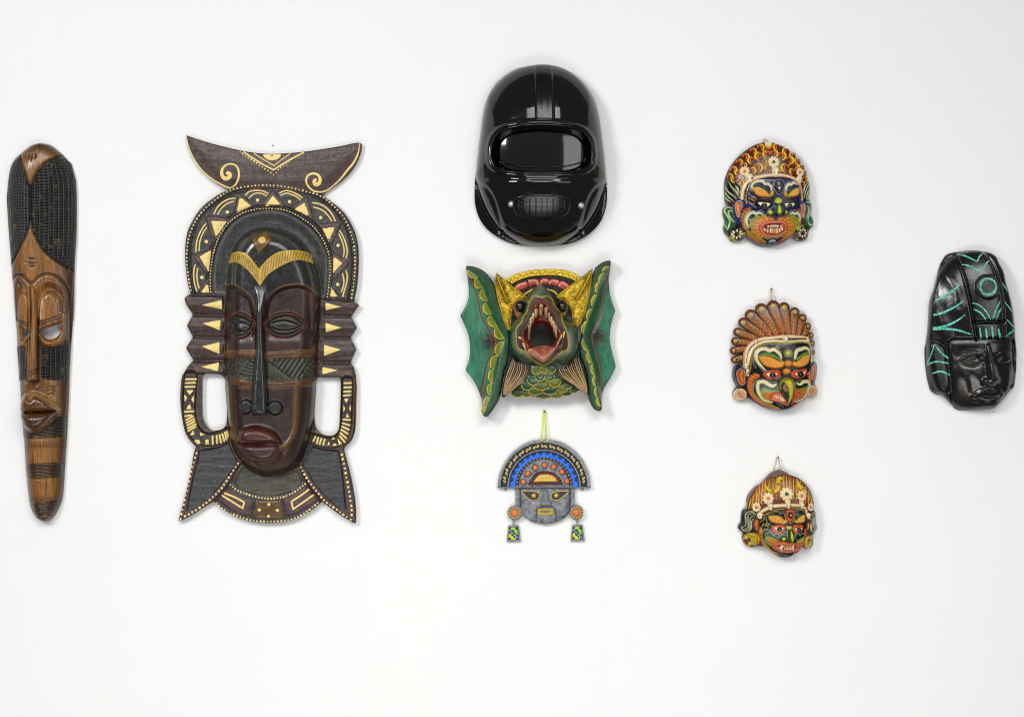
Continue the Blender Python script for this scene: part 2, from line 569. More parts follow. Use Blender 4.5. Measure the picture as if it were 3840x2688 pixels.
def nail(x, y, label, head=5.0, out=16, h0=0):
    """a small wire nail driven into the wall"""
    k = 1 - out / D
    x = 1920 + (x - 1920) * k; y = 1344 + (y - 1344) * k
    m = paint_mat("nail_steel", rough=0.3, metal=0.9, var=0.2, bump=0.05, scale=300)
    o = bpy.data.objects.new('nail', None); COL.objects.link(o)
    o.location = ((x - 1920) * S, 0, (1344 - y) * S)
    o['label'] = label; o['category'] = 'nail'; o['group'] = 'nails in the wall'; o['ox'] = float(x); o['oy'] = float(y)
    tube('shank', [(x, y, -4), (x, y, out)], head * 0.45, o, m, '6a6a6a')
    tube('head', [(x, y, out - 1.5), (x, y, out + 2)], head, o, m, '5a5a5c', n=12)
    return o

# ---------------------------------------------------------------- the wall
def build_wall():
    n = 2
    me = bpy.data.meshes.new('wall')
    me.from_pydata([(-9, 0, -7), (9, 0, -7), (9, 0, 7), (-9, 0, 7), (-9, .12, -7), (9, .12, -7), (9, .12, 7), (-9, .12, 7)], [],
                   [(0, 1, 2, 3), (5, 4, 7, 6), (4, 0, 3, 7), (1, 5, 6, 2), (3, 2, 6, 7), (4, 5, 1, 0)])
    me.update()
    m = bpy.data.materials.new('white_wall_paint'); m.use_nodes = True
    nt = m.node_tree; N = nt.nodes; L = nt.links; bs = N['Principled BSDF']
    tc = N.new('ShaderNodeTexCoord')
    a = N.new('ShaderNodeTexNoise'); a.inputs['Scale'].default_value = 2.2; a.inputs['Detail'].default_value = 4
    L.new(tc.outputs['Object'], a.inputs['Vector'])
    r = N.new('ShaderNodeValToRGB'); e = r.color_ramp.elements
    e[0].position = 0.3; e[0].color = (0.855, 0.862, 0.868, 1); e[1].position = 0.7; e[1].color = (0.878, 0.880, 0.878, 1)
    L.new(a.outputs['Fac'], r.inputs[0]); L.new(r.outputs[0], bs.inputs['Base Color'])
    bs.inputs['Roughness'].default_value = 0.75; bs.inputs['Specular IOR Level'].default_value = 0.25
    b = N.new('ShaderNodeTexNoise'); b.inputs['Scale'].default_value = 260; b.inputs['Detail'].default_value = 3
    L.new(tc.outputs['Object'], b.inputs['Vector'])
    b2 = N.new('ShaderNodeTexNoise'); b2.inputs['Scale'].default_value = 7; b2.inputs['Detail'].default_value = 2
    L.new(tc.outputs['Object'], b2.inputs['Vector'])
    ad = N.new('ShaderNodeMath'); ad.operation = 'MULTIPLY_ADD'; ad.inputs[1].default_value = 6.0
    L.new(b2.outputs['Fac'], ad.inputs[0]); L.new(b.outputs['Fac'], ad.inputs[2])
    bp = N.new('ShaderNodeBump'); bp.inputs['Strength'].default_value = 0.22; bp.inputs['Distance'].default_value = 0.0012
    L.new(ad.outputs[0], bp.inputs['Height']); L.new(bp.outputs[0], bs.inputs['Normal'])
    link('wall', me, m, kind='structure')
build_wall()

# ================================================================ tall narrow carved wood mask, far left
def tall_mask():
    a = mapper(0, 500, .4727); b = mapper(0, 1220, .4727)
    wood = paint_mat("carved_brown_wood", rough=0.3, scale=45, stretch=(3.2, 1, 0.32), var=0.3, bump=0.25, bscale=220, bstretch=(2.5, 1, .2), streak=0.68, coat=0.35)
    dark = paint_mat("charred_carved_wood", rough=0.36, scale=120, var=0.3, bump=0.25, bscale=500, spec=0.5, coat=0.15)
    out = a([(325,80),(400,97),(450,135),(500,180),(545,235),(575,300),(595,380),(603,480),(603,620),(603,740),(598,850),(592,950),(588,1050),(585,1150),(583,1300),(578,1450)]) + \
        b([(570,0),(560,150),(550,300),(545,450),(540,600),(532,750),(525,900),(515,1050),(505,1200),(497,1330),(480,1400),(450,1470),(410,1530),(370,1553),(320,1545),(280,1520),(250,1470),(230,1400),(212,1250),(200,1120),(190,950),(180,850),(172,750),(165,650),(160,560),(155,450),(150,400),(140,280),(135,170),(130,50)]) + \
        a([(120,1480),(110,1350),(100,1220),(92,1130),(88,1060),(82,960),(75,850),(66,740),(60,620),(57,520),(60,420),(68,330),(85,260),(115,210),(160,165),(200,130),(250,95)])
    out = spline(out, True, 3)
    holes = [spline(b([(330,42),(400,14),(494,-28),(498,20),(476,76),(424,110),(376,102),(344,68)]), True, 4),
             spline(b([(190,26),(240,44),(240,64),(216,98),(194,124),(184,80)]), True, 4)]
    f = Field(15, 525, 300, 1970, 2.0, 14, '7a4a26')
    X, Y = f.X, f.Y
    O = np.array(out)
    # asymmetric vault across the mask: the crest of the face lies left of the middle
    ys = np.linspace(538, 1954, 200)
    left = []; right = []
    for y in ys:
        xs = []
        for i in range(len(out)):
            (x0, y0), (x1, y1) = out[i - 1], out[i]
            if (y0 > y) != (y1 > y): xs.append(x0 + (x1 - x0) * (y - y0) / (y1 - y0))
        left.append(min(xs) if xs else 150); right.append(max(xs) if xs else 150)
    cx = np.interp(ys, [538, 600, 680, 900, 1070, 1200, 1430, 1500, 1700, 1954], [150, 140, 122, 121, 124, 134, 136, 140, 150, 165])
    l = np.interp(Y, ys, left); r = np.interp(Y, ys, right); c = np.interp(Y, ys, cx)
    c = np.clip(c, l + 12, r - 12)
    u = np.where(X < c, (c - X) / np.maximum(c - l, 5), (X - c) / np.maximum(r - c, 5))
    ends = rnd((Y - 536) / 110) * rnd((1957 - Y) / 70)
    f.H += 52 * (1 - np.clip(u, 0, 1) ** 2.3) ** 0.75 * (0.25 + 0.75 * ends)
    base0 = f.H.copy()
    wood_l, wood_m, wood_d, blk = rgb('b07a3c'), rgb('75481f'), rgb('2e1c10'), rgb('201c1a')
    n1 = vnoise(X.shape, 40, 1, 4, (2.5, .6)); n2 = vnoise(X.shape, 14, 2, 3, (4, .5))
    tone = np.clip(0.55 + 0.5 * n1 + 0.25 * n2, 0, 1)[..., None]
    f.C[:] = wood_m * (1 - tone) + wood_l * tone
    # stained darker towards the edges and at top and foot
    ed = np.clip((np.clip(u, 0, 1) - 0.5) / 0.45 + 0.35 * n1, 0, 1)[..., None] * 0.85
    f.C[:] = f.C * (1 - ed) + wood_d * ed
    def stain(cx_, cy_, sx, sy, op, col=wood_d):
        g = np.exp(-(((X - cx_) / sx) ** 2 + ((Y - cy_) / sy) ** 2))[..., None] * op
        f.C[:] = f.C * (1 - g) + col * g
    stain(170, 545, 95, 32, .8); stain(75, 1500, 25, 60, .4)
    # scalp studs
    pr = spline(a([(255,430),(300,330),(380,235),(490,185)]), False, 5) + a([(560,240),(598,380),(604,620),(600,850),(580,1100),(500,1050),(440,1010),(380,960),(330,890),(290,820),(265,750),(257,690),(252,560)])
    pl = a([(165,165),(180,230),(215,330),(250,410),(252,560),(252,690),(240,760),(215,830),(170,910),(120,1000),(86,1062),(78,940),(62,740),(50,520),(60,380),(80,270),(115,205)])
    ur = (X - 121) / 0.4727; vr = (Y - 500) / .4727
    def studs(poly, cw, rh, x_of, hh, slope=0.0):
        s = f.win(poly, 1); d = sdf(X[s], Y[s], poly)
        uu = x_of(X[s], Y[s]) ; vv = (Y[s] - slope * (X[s] - 121)) / rh + 0.12 * vnoise(X[s].shape, 20, 5)
        fu = np.abs((uu % 1) * 2 - 1); fv = np.abs((vv % 1) * 2 - 1)
        py = np.clip(1 - np.maximum(fu, fv), 0, 1)
        jit = 0.75 + 0.5 * ((np.floor(uu) * 12.9898 + np.floor(vv) * 78.233) * 0.37 % 1)
        k = np.clip(d / 4, 0, 1)
        f.H[s] += (hh * py * jit - 3.5) * k
        f.mix(s, np.clip(d / 2 + .5, 0, 1), blk)
        warm = np.clip(vnoise(X[s].shape, 10, 9, 2) - 0.35, 0, 1) * 1.2 * (py > 0.35) * np.clip(d / 6, 0, 1)
        f.mix(s, np.clip(warm, 0, 0.7), 'a0784a')
    def curved(x, y):   # columns bend with the outline
        rr = np.interp(y, ys, right)
        return (x - 121) / (rr - 121) * 9.6
    def curvel(x, y):
        ll = np.interp(y, ys, left)
        return (121 - x) / (121 - ll) * 9.0
    studs(pr, 1, 11.2, curved, 11, -0.10); studs(pl, 1, 11.0, curvel, 8, 0.08)
    for ln in (spline(a([(165,165),(185,250),(225,350),(255,425),(300,330),(380,235),(492,182)]), False, 6),
               spline(a([(86,1062),(150,950),(215,830),(243,755),(253,690),(252,425)]), False, 6),
               spline(a([(255,690),(270,770),(310,860),(370,950),(450,1015),(580,1095)]), False, 6)):
        f.groove(ln, 4, 7); f.line(ln, 5, '1c1815')
    # little cuts
    for q in ([(245,160),(240,215)],[(270,165),(262,232)],[(303,165),(292,215)],[(230,997),(303,1003)],[(217,1030),(308,1036)],[(233,1058),(305,1056)]):
        m_ = ((q[0][0] + q[1][0]) / 2, (q[0][1] + q[1][1]) / 2)
        f.groove(a([q[0], m_, q[1]]), 4, 7, taper=[1.5, 4.5, 1.5]); f.line(a([q[0], m_, q[1]]), 6, '1c1510', taper=[1, 6, 1])
    # brows: double arch
    br1 = spline(a([(100,1250),(98,1190),(120,1140),(160,1120),(205,1140),(262,1190),(320,1142),(380,1118),(450,1132),(510,1185),(545,1250),(556,1400),(556,1500)]) + b([(550,120)]), False, 6)
    f.groove(br1, 5, 9); f.line(br1, 6, '17120e')
    # eye sockets hollowed under the brows
    f.hollow(spline(a([(290,1330),(320,1210),(390,1165),(470,1190),(520,1270),(528,1420),(515,1500)]) + b([(490,100),(400,135),(330,110),(318,0)]), True, 4), 20, 34)
    f.hollow(spline(a([(118,1300),(130,1190),(165,1150),(215,1200),(248,1300),(250,1450)]) + b([(240,90),(190,150),(145,120),(128,0)]), True, 4), 16, 24)
    stain(205, 1075, 46, 22, .5); stain(82, 1065, 22, 24, .5)
    # lids: long bulging shields that hang over the eye holes
    lid_r = spline(a([(326,1480),(330,1340),(352,1275),(395,1250),(450,1265),(495,1330),(505,1430),(500,1500),(400,1540),(328,1568)]), True, 5)
    lid_l = spline(a([(146,1470),(148,1350),(165,1290),(195,1265),(225,1290),(240,1380),(242,1480),(238,1560),(190,1545),(150,1515)]), True, 5)
    f.plateau(lid_r, 24, 26, True); f.plateau(lid_l, 20, 18, True)
    for q in ([(326,1500),(400,1478),(503,1440)], [(326,1520),(400,1497),(503,1462)], [(146,1470),(190,1492),(240,1512)], [(146,1488),(190,1512),(240,1532)]):
        f.groove(spline(a(q)), 3, 6); f.line(spline(a(q)), 4.5, '1a140f')
    # lower rims of the eye sockets
    rim_r = spline(a([(512,1440)]) + b([(512,-10),(508,60),(480,120),(420,142),(370,132),(335,80)]), False, 5)
    rim_l = spline(a([(152,1500)]) + b([(155,10),(165,100),(185,138),(215,120),(240,90)]), False, 5)
    f.ridge(rim_r, 9, 12); f.ridge(rim_l, 6, 9)
    f.line(rim_r, 12, 'a8733a', soft=6, op=.8); f.line(rim_l, 9, 'a8733a', soft=5, op=.8)
    # nose
    nose = a([(262,1195)]) + b([(272,-60),(262,60),(258,200),(256,330),(250,440),(330,440),(325,330),(322,180),(322,60),(322,-60)]) + a([(300,1240)])
    f.plateau(nose, 26, 11, True)
    f.ridge(b([(290,60),(288,250),(286,440)]), 12, 12, taper=[4, 12, 15])
    f.ridge(b([(245,100),(243,300),(238,440)]), 9, 10, taper=[5, 9, 11])
    for q in ([(262,-300),(263,-100),(260,100),(258,300),(250,440)], [(322,-50),(324,200),(326,438)], [(232,100),(228,300),(226,440)]):
        f.groove(b(q), 3, 7); f.line(b(q), 4, '1a130e')
    for q in ([(262,385),(285,365),(318,345)], [(262,412),(290,385),(318,372)]):
        f.groove(b(q), 3, 6); f.line(b(q), 5, '17110d')
    f.line(b([(225,443),(330,443)]), 6, '17110d', op=.9)
    # cheek studs
    ck_r = b([(335,145),(420,168),(500,150),(555,125),(552,300),(532,440),(440,437),(345,425),(338,300)])
    ck_l = b([(130,165),(170,160),(218,165),(222,300),(222,430),(150,440),(140,300)])
    studs(ck_r, 1, 10.5, lambda x, y: (x - 160) / 17.5, 14, -0.05); studs(ck_l, 1, 11, lambda x, y: (x - 62) / 11.5, 11, 0.1)
    stain(160, 1300, 8, 60, .5, rgb('2a2030'))
    for q in ([(385,490),(420,480),(452,495)], [(388,515),(425,505),(450,520)], [(395,545),(430,535),(445,545)], [(165,500),(185,480)], [(168,525),(192,505)], [(175,548),(197,530)]):
        f.groove(b(q), 2.6, 5); f.line(b(q), 3.4, '1c1510')
    stain(135, 1450, 60, 26, .45)
    # lips
    lips = spline(b([(165,650),(172,600),(200,562),(240,545),(265,572),(290,548),(350,562),(420,610),(470,650),(490,675),(440,730),(380,800),(320,832),(260,832),(205,795),(175,740)]), True, 5)
    f.plateau(spline(b([(150,660),(180,560),(240,520),(330,520),(430,580),(510,675),(440,780),(330,860),(240,860),(170,780)]), True, 4), 12, 26)
    f.plateau(lips, 10, 10, True)
    lip_u = spline(b([(165,660),(172,600),(200,562),(240,545),(265,572),(290,548),(350,562),(420,610),(470,652),(488,672),(400,681),(300,685),(167,686)]), True, 3)
    lip_d = spline(b([(167,688),(300,687),(400,683),(486,676),(440,730),(380,800),(320,832),(260,832),(205,795),(175,740)]), True, 3)
    f.plateau(lip_u, 30, 26, True); f.plateau(lip_d, 34, 32, True)
    mouth = spline(b([(165,685),(300,684),(400,680),(488,672)]), False, 5)
    f.groove(mouth, 3, 6); f.line(mouth, 4, '120c08')
    f.paint(lips, '4c2f1c', soft=8, op=.75)
    f.line(spline(b([(172,600),(200,562),(240,548),(265,575),(290,550),(350,565),(420,612),(480,665)]), False, 4), 7, 'b98a4c', soft=4, op=.8)
    f.line(spline(b([(215,805),(260,828),(320,828),(370,800),(420,750)]), False, 4), 6, 'a8783c', soft=4, op=.7)
    # ringed bands, dark
    def rings(y0, y1, n, xl, xr, tilt=0):
        poly = b([(xl - 30, y0 + 6), (xr, y0 - tilt), (xr, y1 - tilt), (xl - 30, y1 + 6)])
        f.paint(poly, blk, soft=4, op=.88)
        f.plateau(poly, 4, 5)
        for k in range(n + 1):
            y = y0 + (y1 - y0) * k / n
            ln = b([(xl - 30, y + 8), ((xl + xr) / 2, y), (xr, y - tilt)])
            f.groove(ln, 2.6, 8)
    keep = f.H.copy()
    rings(738, 892, 7, 180, 522, 16)
    f.H = np.where(sdf(X, Y, lips) > 0, keep, f.H)
    rings(1095, 1205, 5, 200, 500, 8)
    rings(1405, 1500, 5, 225, 472, 22)
    # edge left of lips cheek: redo lips colour above the rings
    f.paint(lips, '54331c', soft=4, op=.9); f.paint(spline(b([(175,675),(180,610),(240,575),(330,580),(430,640),(478,668),(300,680)]), True, 4), '6e4422', soft=8, op=.9)
    f.line(spline(b([(172,600),(200,562),(240,548),(265,575),(290,550),(350,565),(420,612),(480,665)]), False, 4), 8, 'b98a4c', soft=4, op=.85)
    f.line(spline(b([(200,790),(235,822),(270,832),(320,830),(370,800),(430,745)]), False, 4), 7, 'a8783c', soft=4, op=.8)
    f.line(mouth, 4, '0c0805')
    for cy_ in (1700, 1825): 
        g = np.exp(-((Y - cy_) / 46) ** 2)[..., None] * 0.35 * (np.clip(1 - u, 0, 1)[..., None] ** .5)
        f.C[:] = f.C * (1 - g) + rgb('9c6a32') * g
    stain(165, 1935, 60, 26, .75); stain(150, 1668, 90, 12, .5); stain(150, 1745, 90, 12, .6); stain(150, 1870, 90, 12, .6)
    f.H += 0.5 * vnoise(X.shape, 5, 4, 2, (5, 1))
    d = sdf(X, Y, out); f.H = np.where(d < 7, 6 + (f.H - 6) * (0.55 + 0.45 * rnd(np.clip(d, 0, 7) / 7)), f.H)
    t = thing('tall_narrow_mask', 'tall narrow brown wood mask with black studded scalp, at the far left', 'mask', 155, 1245, 22, None)
    skip = lambda nm, poly, m, **k: piece(nm, f, poly, t, m, **k)
    piece('face', f, out, t, wood, holes=holes, hole_skirt=16, floor=1.0, wallcol='6b4526', off=0)
    skip('studded_scalp', [p for p in pr], dark, label='right half of the studded black scalp'); skip('studded_scalp', pl, dark, label='left half of the studded black scalp')
    skip('studded_cheek', ck_r, dark); skip('studded_cheek', ck_l, dark)
    skip('nose', nose, wood, skirt=9); skip('eyelid', lid_r, wood, skirt=9); skip('eyelid', lid_l, wood, skirt=9)
    lu = [p for p in lips]
    up = b([(165,684),(300,684),(400,680),(488,672)])
    skip('upper_lip', spline(b([(165,660),(172,600),(200,562),(240,545),(265,572),(290,548),(350,562),(420,610),(470,652),(488,670)]), False, 5) + b([(400,679),(300,683),(167,684)]), wood, skirt=6)
    skip('lower_lip', b([(167,687),(300,686),(400,682)]) + spline(b([(488,674),(440,730),(380,800),(320,832),(260,832),(205,795),(175,740)]), False, 5), wood, skirt=6)
tall_mask()

# ================================================================ large crested carved mask, second from left
def crested_mask():
    B1 = mapper(660, 480, .39823); B2 = mapper(660, 1060, .39823); B3 = mapper(660, 1360, .39823)
    blackwood = paint_mat("black_stained_wood", rough=0.36, scale=70, stretch=(1, 1, .6), var=0.28, bump=0.3, bscale=260, weave=0.35, spec=0.55, coat=0.2)
    facewood = paint_mat("dark_polished_wood", rough=0.33, scale=38, stretch=(1.6, 1, .5), var=0.35, bump=0.25, bscale=300, weave=0.12, coat=0.2)
    polished = paint_mat("polished_black_wood", rough=0.24, scale=60, stretch=(1, 1, .6), var=0.25, bump=0.16, bscale=300, weave=0.1, spec=0.6, coat=0.55)
    gold = paint_mat("pale_gold_paint", rough=0.5, scale=160, var=0.12, bump=0.2, bscale=700, spec=0.4)
    goldleaf = paint_mat("rubbed_gold_paint", rough=0.34, scale=160, var=0.25, bump=0.35, bscale=500, spec=0.6)
    GOLD = 'f6dc8c'; PUR = '44322f'; BLK = '272727'; GRN = '3a382a'; BRN = '6b4a22'; RED = '4a2624'
    t = thing('crested_carved_mask', 'large dark carved wood mask with horned crest, gold triangles and looped ears', 'mask', 1010, 1230, 26)
    # ---- outline of the board
    halo_top = spline(B1([(140,1566),(110,1450),(92,1300),(88,1180),(92,1080),(110,980),(145,900),(190,820),(250,745),(330,680),(420,620),(500,585),(600,555),(740,535),(880,527),(1000,535),(1130,560),(1260,595),(1360,630),(1450,690),(1550,770),(1620,860),(1680,980),(1710,1100),(1718,1250),(1710,1400),(1700,1500),(1672,1632)]), False, 3)
    rgt = B2([(1720,212),(1645,320),(1700,425),(1640,520),(1695,625),(1640,750)]) + spline(B2([(1672,800),(1690,880),(1698,1000),(1692,1150),(1690,1300),(1680,1400),(1650,1480),(1600,1530),(1578,1555)]), False, 3)
    bot = spline(B3([(1580,820),(1610,930),(1640,1050),(1670,1200),(1690,1350),(1692,1490)]), False, 3) + B3([(1683,1506)]) + spline(B3([(1650,1490),(1550,1430),(1450,1360),(1375,1300)]), False, 3) + \
        spline(B3([(1330,1340),(1250,1400),(1130,1460),(1000,1495),(850,1503),(700,1485),(560,1440),(450,1380),(360,1300)]), False, 3) + spline(B3([(280,1345),(150,1430),(60,1475)]), False, 3) + \
        spline(B3([(25,1478),(60,1350),(100,1200),(140,1020),(165,870),(182,805)]), False, 3)
    lft = spline(B2([(190,1540),(140,1490),(95,1420),(70,1330),(55,1230),(42,1100),(45,1000),(55,890),(78,846)]), False, 3) + B2([(110,790),(165,730),(95,615),(160,510),(103,405),(160,300),(95,205),(80,150),(110,118)])
    out = halo_top + rgt + bot + lft
    hole_l = spline(B2([(258,870),(350,858),(430,868),(480,960),(490,1150),(485,1280),(455,1360),(400,1385),(340,1385),(290,1350),(260,1290),(248,1200),(248,1000)]), True, 3)
    hole_r = spline(B2([(1322,905),(1400,896),(1500,896),(1546,910),(1548,1100),(1540,1280),(1530,1380),(1490,1425),(1430,1435),(1370,1420),(1320,1370),(1305,1300),(1300,1100)]), True, 3)
    hole_l = [(min(x, 851), y) for x, y in hole_l]
    crest = spline(B1([(97,72),(150,92),(300,140),(450,180),(600,215),(760,240),(900,248),(1050,242),(1200,228),(1400,200),(1550,175),(1650,152),(1720,143)]), False, 3) + spline(B1([(1745,152),(1740,230),(1700,330),(1640,420),(1560,500),(1480,560),(1420,600),(1375,628)]), False, 3) + B1([(1200,640),(900,620),(600,630)]) + spline(B1([(500,583),(420,550),(330,490),(250,410),(180,310),(130,200)]), False, 3)
    f = Field(664, 500, 1365, 1968, 3.0, 29, BLK)
    X, Y = f.X, f.Y
    # ---- crest, slightly dished
    fc = Field(690, 500, 1365, 745, 3.0, 20, PUR)
    d = sdf(fc.X, fc.Y, crest)
    fc.H += 4 * rnd(d / 9) + 9 * sstep((d - 3) / 52)
    fc.C *= (1 + 0.25 * vnoise(fc.X.shape, 30, 3))[..., None]
    fc.mix((slice(None), slice(None)), np.clip(vnoise(fc.X.shape, 40, 8), 0, 1) * .5, '5a2c30')
    fc.H += 0.8 * vnoise(fc.X.shape, 3, 17, 2, (1, 6)) + 0.8 * vnoise(fc.X.shape, 3, 18, 2, (6, 1))
    cb = piece('crest', fc, crest, t, blackwood, floor=1, off=0, wallcol='241d20', bevel=3)
    gp = lambda nm, line, w, par=None, mt=None, ff=None, rise=1.2, col=GOLD, **k: strand(nm, ff or fc, resample(spline(line, False, 5), 4), w, par or t, mt or gold, color=col, rise=rise, off=0.2, **k)
    gp('gold_edge_line', B1([(100,92),(114,160),(150,255),(203,345),(262,420),(342,486),(430,540),(505,572)]), 6, cb, widths=[3, 5, 6, 7, 8, 9])
    gp('gold_edge_line', B1([(1728,150),(1712,245),(1672,330),(1610,405),(1560,470),(1500,530),(1430,585),(1372,608)]), 8, cb, widths=[4, 9, 11, 9, 7, 8])
    gp('gold_spiral', B1([(505,572),(555,545),(588,490),(594,420),(572,365),(520,345),(470,358),(437,400),(436,450),(460,482),(495,478),(512,450),(495,425),(480,440)]), 9, cb, widths=[5, 9, 10, 11, 11, 10, 9, 12, 18, 20, 20, 14])
    gp('gold_spiral', B1([(1372,608),(1300,600),(1250,560),(1226,510),(1238,460),(1282,435),(1332,445),(1358,482),(1350,522),(1320,540),(1300,515),(1315,490)]), 9, cb, widths=[7, 9, 10, 10, 10, 11, 12, 14, 18, 20, 16])
    gp('gold_chevron', B1([(640,232),(780,325),(920,402)]), 8, cb); gp('gold_chevron', B1([(920,402),(1050,318),(1192,240)]), 8, cb)
    gp('gold_chevron', B1([(735,246),(840,312),(925,362)]), 5, cb); gp('gold_chevron', B1([(925,362),(1000,300),(1075,248)]), 5, cb)
    piece('gold_half_disc', fc, B1(arc(905, 252, 84, 58, 180, 360, 16)), cb, gold, rise=1.2, bevel=2, color=GOLD)
    dm = dome_mesh('gold_dot', 3.6, 1.3, GOLD, gold, n=8, rings=2)
    dk = dome_mesh('dark_dot', 3.6, 1.0, '3a2a20', gold, n=8, rings=2)
    stud('dark_dot', fc, *B1(905, 264), cb, dk, 1.3, 0.9, off=1.4)
    def dotline(ff, pts, step, par, r=1.0, nm='gold_dot'):
        for x, y in resample(spline(pts, False, 5), step):
            j = RNG.uniform(0.82, 1.15)
            stud(nm, ff, x + RNG.uniform(-.6, .6), y + RNG.uniform(-.6, .6), par, dm, r * j, r * j * RNG.uniform(.85, 1.15), RNG.uniform(0, 180))
    dotline(fc, B1([(605,230),(680,284),(740,320),(808,370),(870,412),(920,447)]), 12.3, cb, .95)
    dotline(fc, B1([(948,428),(980,385),(1055,328),(1130,272),(1200,240)]), 12.3, cb, .95)
    # ---- face vault
    face = spline(B1([(475,1530),(480,1400),(500,1250),(530,1150),(580,1060),(650,990),(740,945),(840,930),(950,945),(1060,980),(1150,1040),(1220,1120),(1280,1220),(1320,1330),(1350,1450)]) +
                  B2([(1362,150),(1350,400),(1335,650),(1325,850),(1318,1000),(1300,1250),(1270,1400),(1230,1550)]) +
                  B3([(1190,900),(1130,970),(1050,1020),(950,1050),(850,1057),(760,1040),(680,990),(610,910),(560,840),(520,740),(500,650)]) +
                  B2([(487,1250),(470,1050),(463,900),(462,700),(465,500),(468,250)]), True, 3)
    inner_halo = spline(B1([(350,1560),(345,1400),(360,1270),(385,1160),(430,1050),(490,950),(570,870),(660,820),(770,790),(880,780),(990,790),(1080,825),(1180,880),(1270,950),(1340,1030),(1390,1120),(1425,1220),(1435,1350),(1425,1480),(1410,1600)]), False, 4)
    dh = sdf(X, Y, inner_halo)
    fd = sdf(X, Y, face)
    # scooped channel between halo and face
    f.H -= np.where(dh > 0, 20 * sstep(dh / 46), 0)
    f.paint(inner_halo, '444644', soft=4)
    # side feathers pleated
    def pleat(poly, valleys, peaks, amp):
        s = f.win(poly, 1); dd = sdf(X[s], Y[s], poly)
        ks = sorted([(v, -1) for v in valleys] + [(p, 1) for p in peaks])
        f.H[s] += np.where(dd > 0, amp * np.interp((Y[s] - 1060) / .39823, [k[0] for k in ks], [k[1] for k in ks]) * sstep(dd / 5), 0)
        f.paint(poly, PUR, soft=4)
    side_l = B2([(110,118),(455,122),(462,860),(240,862),(85,848),(110,790),(165,730),(95,615),(160,510),(103,405),(160,300),(95,205),(80,150)])
    side_r = B2([(1345,150),(1672,176),(1720,212),(1645,320),(1700,425),(1640,520),(1695,625),(1640,750),(1672,810),(1678,896),(1320,896)])
    pleat(side_l, [300, 512, 730], [120, 210, 405, 615, 810], 8)
    pleat(side_r, [318, 520, 750], [170, 225, 425, 630, 830], 8)
    for q in ([(160,302),(430,312)], [(160,512),(430,518)], [(165,732),(435,738)], [(110,118),(430,128)], [(85,848),(240,862)]):
        f.groove(B2(q), 3.5, 5); f.line(B2(q), 3, '1c1518')
    for q in ([(1400,312),(1645,320)], [(1398,520),(1640,520)], [(1390,750),(1640,750)], [(1400,150),(1690,176)], [(1320,896),(1678,898)]):
        f.groove(B2(q), 3.5, 5); f.line(B2(q), 3, '1c1518')
    for q in ([(432,130),(412,850)], [(1400,155),(1378,890)]):
        f.line(B2(q), 4, '2a2022', soft=5)
    # halo grooves
    for ln in (B1([(172,1560),(145,1400),(130,1250),(132,1120),(157,1000),(202,900),(267,810),(352,735),(450,665),(560,610),(700,582),(860,565),(1000,572),(1130,592),(1250,627),(1370,682),(1470,752),(1550,842),(1610,950),(1650,1080),(1665,1200),(1665,1350),(1650,1500),(1625,1620)]),
               B1([(305,1560),(300,1400),(318,1250),(345,1120),(385,1010),(440,920),(520,840),(620,785),(740,752),(880,744),(1010,754),(1110,785),(1210,840),(1300,905),(1370,990),(1420,1080),(1455,1180),(1465,1300),(1455,1450),(1440,1600)]),
               B1([(350,1560),(345,1400),(360,1270),(385,1160),(430,1050),(490,950),(570,870),(660,820),(770,790),(880,780),(990,790),(1080,825),(1180,880),(1270,950),(1340,1030),(1390,1120),(1425,1220),(1435,1350),(1425,1480),(1410,1600)])):
        f.groove(spline(ln, False, 3), 4, 7); f.line(spline(ln, False, 3), 5, '151515')
    f.H += 0.7 * vnoise(X.shape, 3, 27, 2, (1, 6)) + 0.7 * vnoise(X.shape, 3, 28, 2, (6, 1))
    # handles: raised rims, sunk track
    ear_l = spline(B2([(140,880),(132,1000),(127,1100),(125,1200),(138,1310),(168,1385),(215,1440),(285,1472),(365,1470),(440,1445),(492,1420)]), False, 4)
    ear_r = spline(B2([(1612,925),(1612,1050),(1608,1150),(1605,1250),(1598,1340),(1580,1410),(1545,1465),(1500,1495),(1440,1505),(1370,1490),(1290,1465)]), False, 4)
    for e, w in ((ear_l, 24), (ear_r, 20)):
        f.line(e, 2 * w + 22, '5a3a1c', soft=6, op=.8); f.line(e, 2 * w + 8, '2a2018', soft=3)
        s = f.win(e, w + 14); dd, _ = seg_dist(X[s], Y[s], e)
        f.H[s] += -6 * (1 - sstep((dd - w + 2) / 4)) + 3 * np.exp(-((dd - w - 4) / 4) ** 2)
    # fins and collar
    fin_l = B3([(218,815),(205,900),(165,1060),(130,1220),(95,1405)]) + spline(B3([(95,1405),(200,1350),(330,1250),(450,1110),(530,1010),(580,915)]), False, 3) + B3([(520,800),(500,740),(400,790),(300,812)])
    fin_r = B3([(1540,850),(1575,1100),(1605,1398)]) + spline(B3([(1605,1398),(1500,1340),(1400,1250),(1300,1130),(1220,1000),(1185,940)]), False, 3) + B3([(1240,850),(1290,780),(1400,810),(1530,822)])
    for p in (B3([(182,800),(25,1478),(60,1475),(360,1300),(620,960),(600,900),(560,800)]), B3([(1580,815),(1692,1490),(1683,1506),(1375,1300),(1140,970),(1200,880),(1300,790)])):
        f.paint(p, '4a2a2e', soft=4)
    for p in (fin_l, fin_r):
        f.plateau(p, -4, 4); f.paint(p, '2a2c2e', soft=3)
        f.line(p, 3.5, '151210', closed=True)
    for q in (B3([(360,1300),(500,1150),(560,1040),(620,950)]), B3([(1375,1300),(1270,1200),(1200,1080),(1150,975)])):
        f.groove(spline(q, False, 4), 4, 8); f.line(spline(q, False, 4), 5, '120f0d')
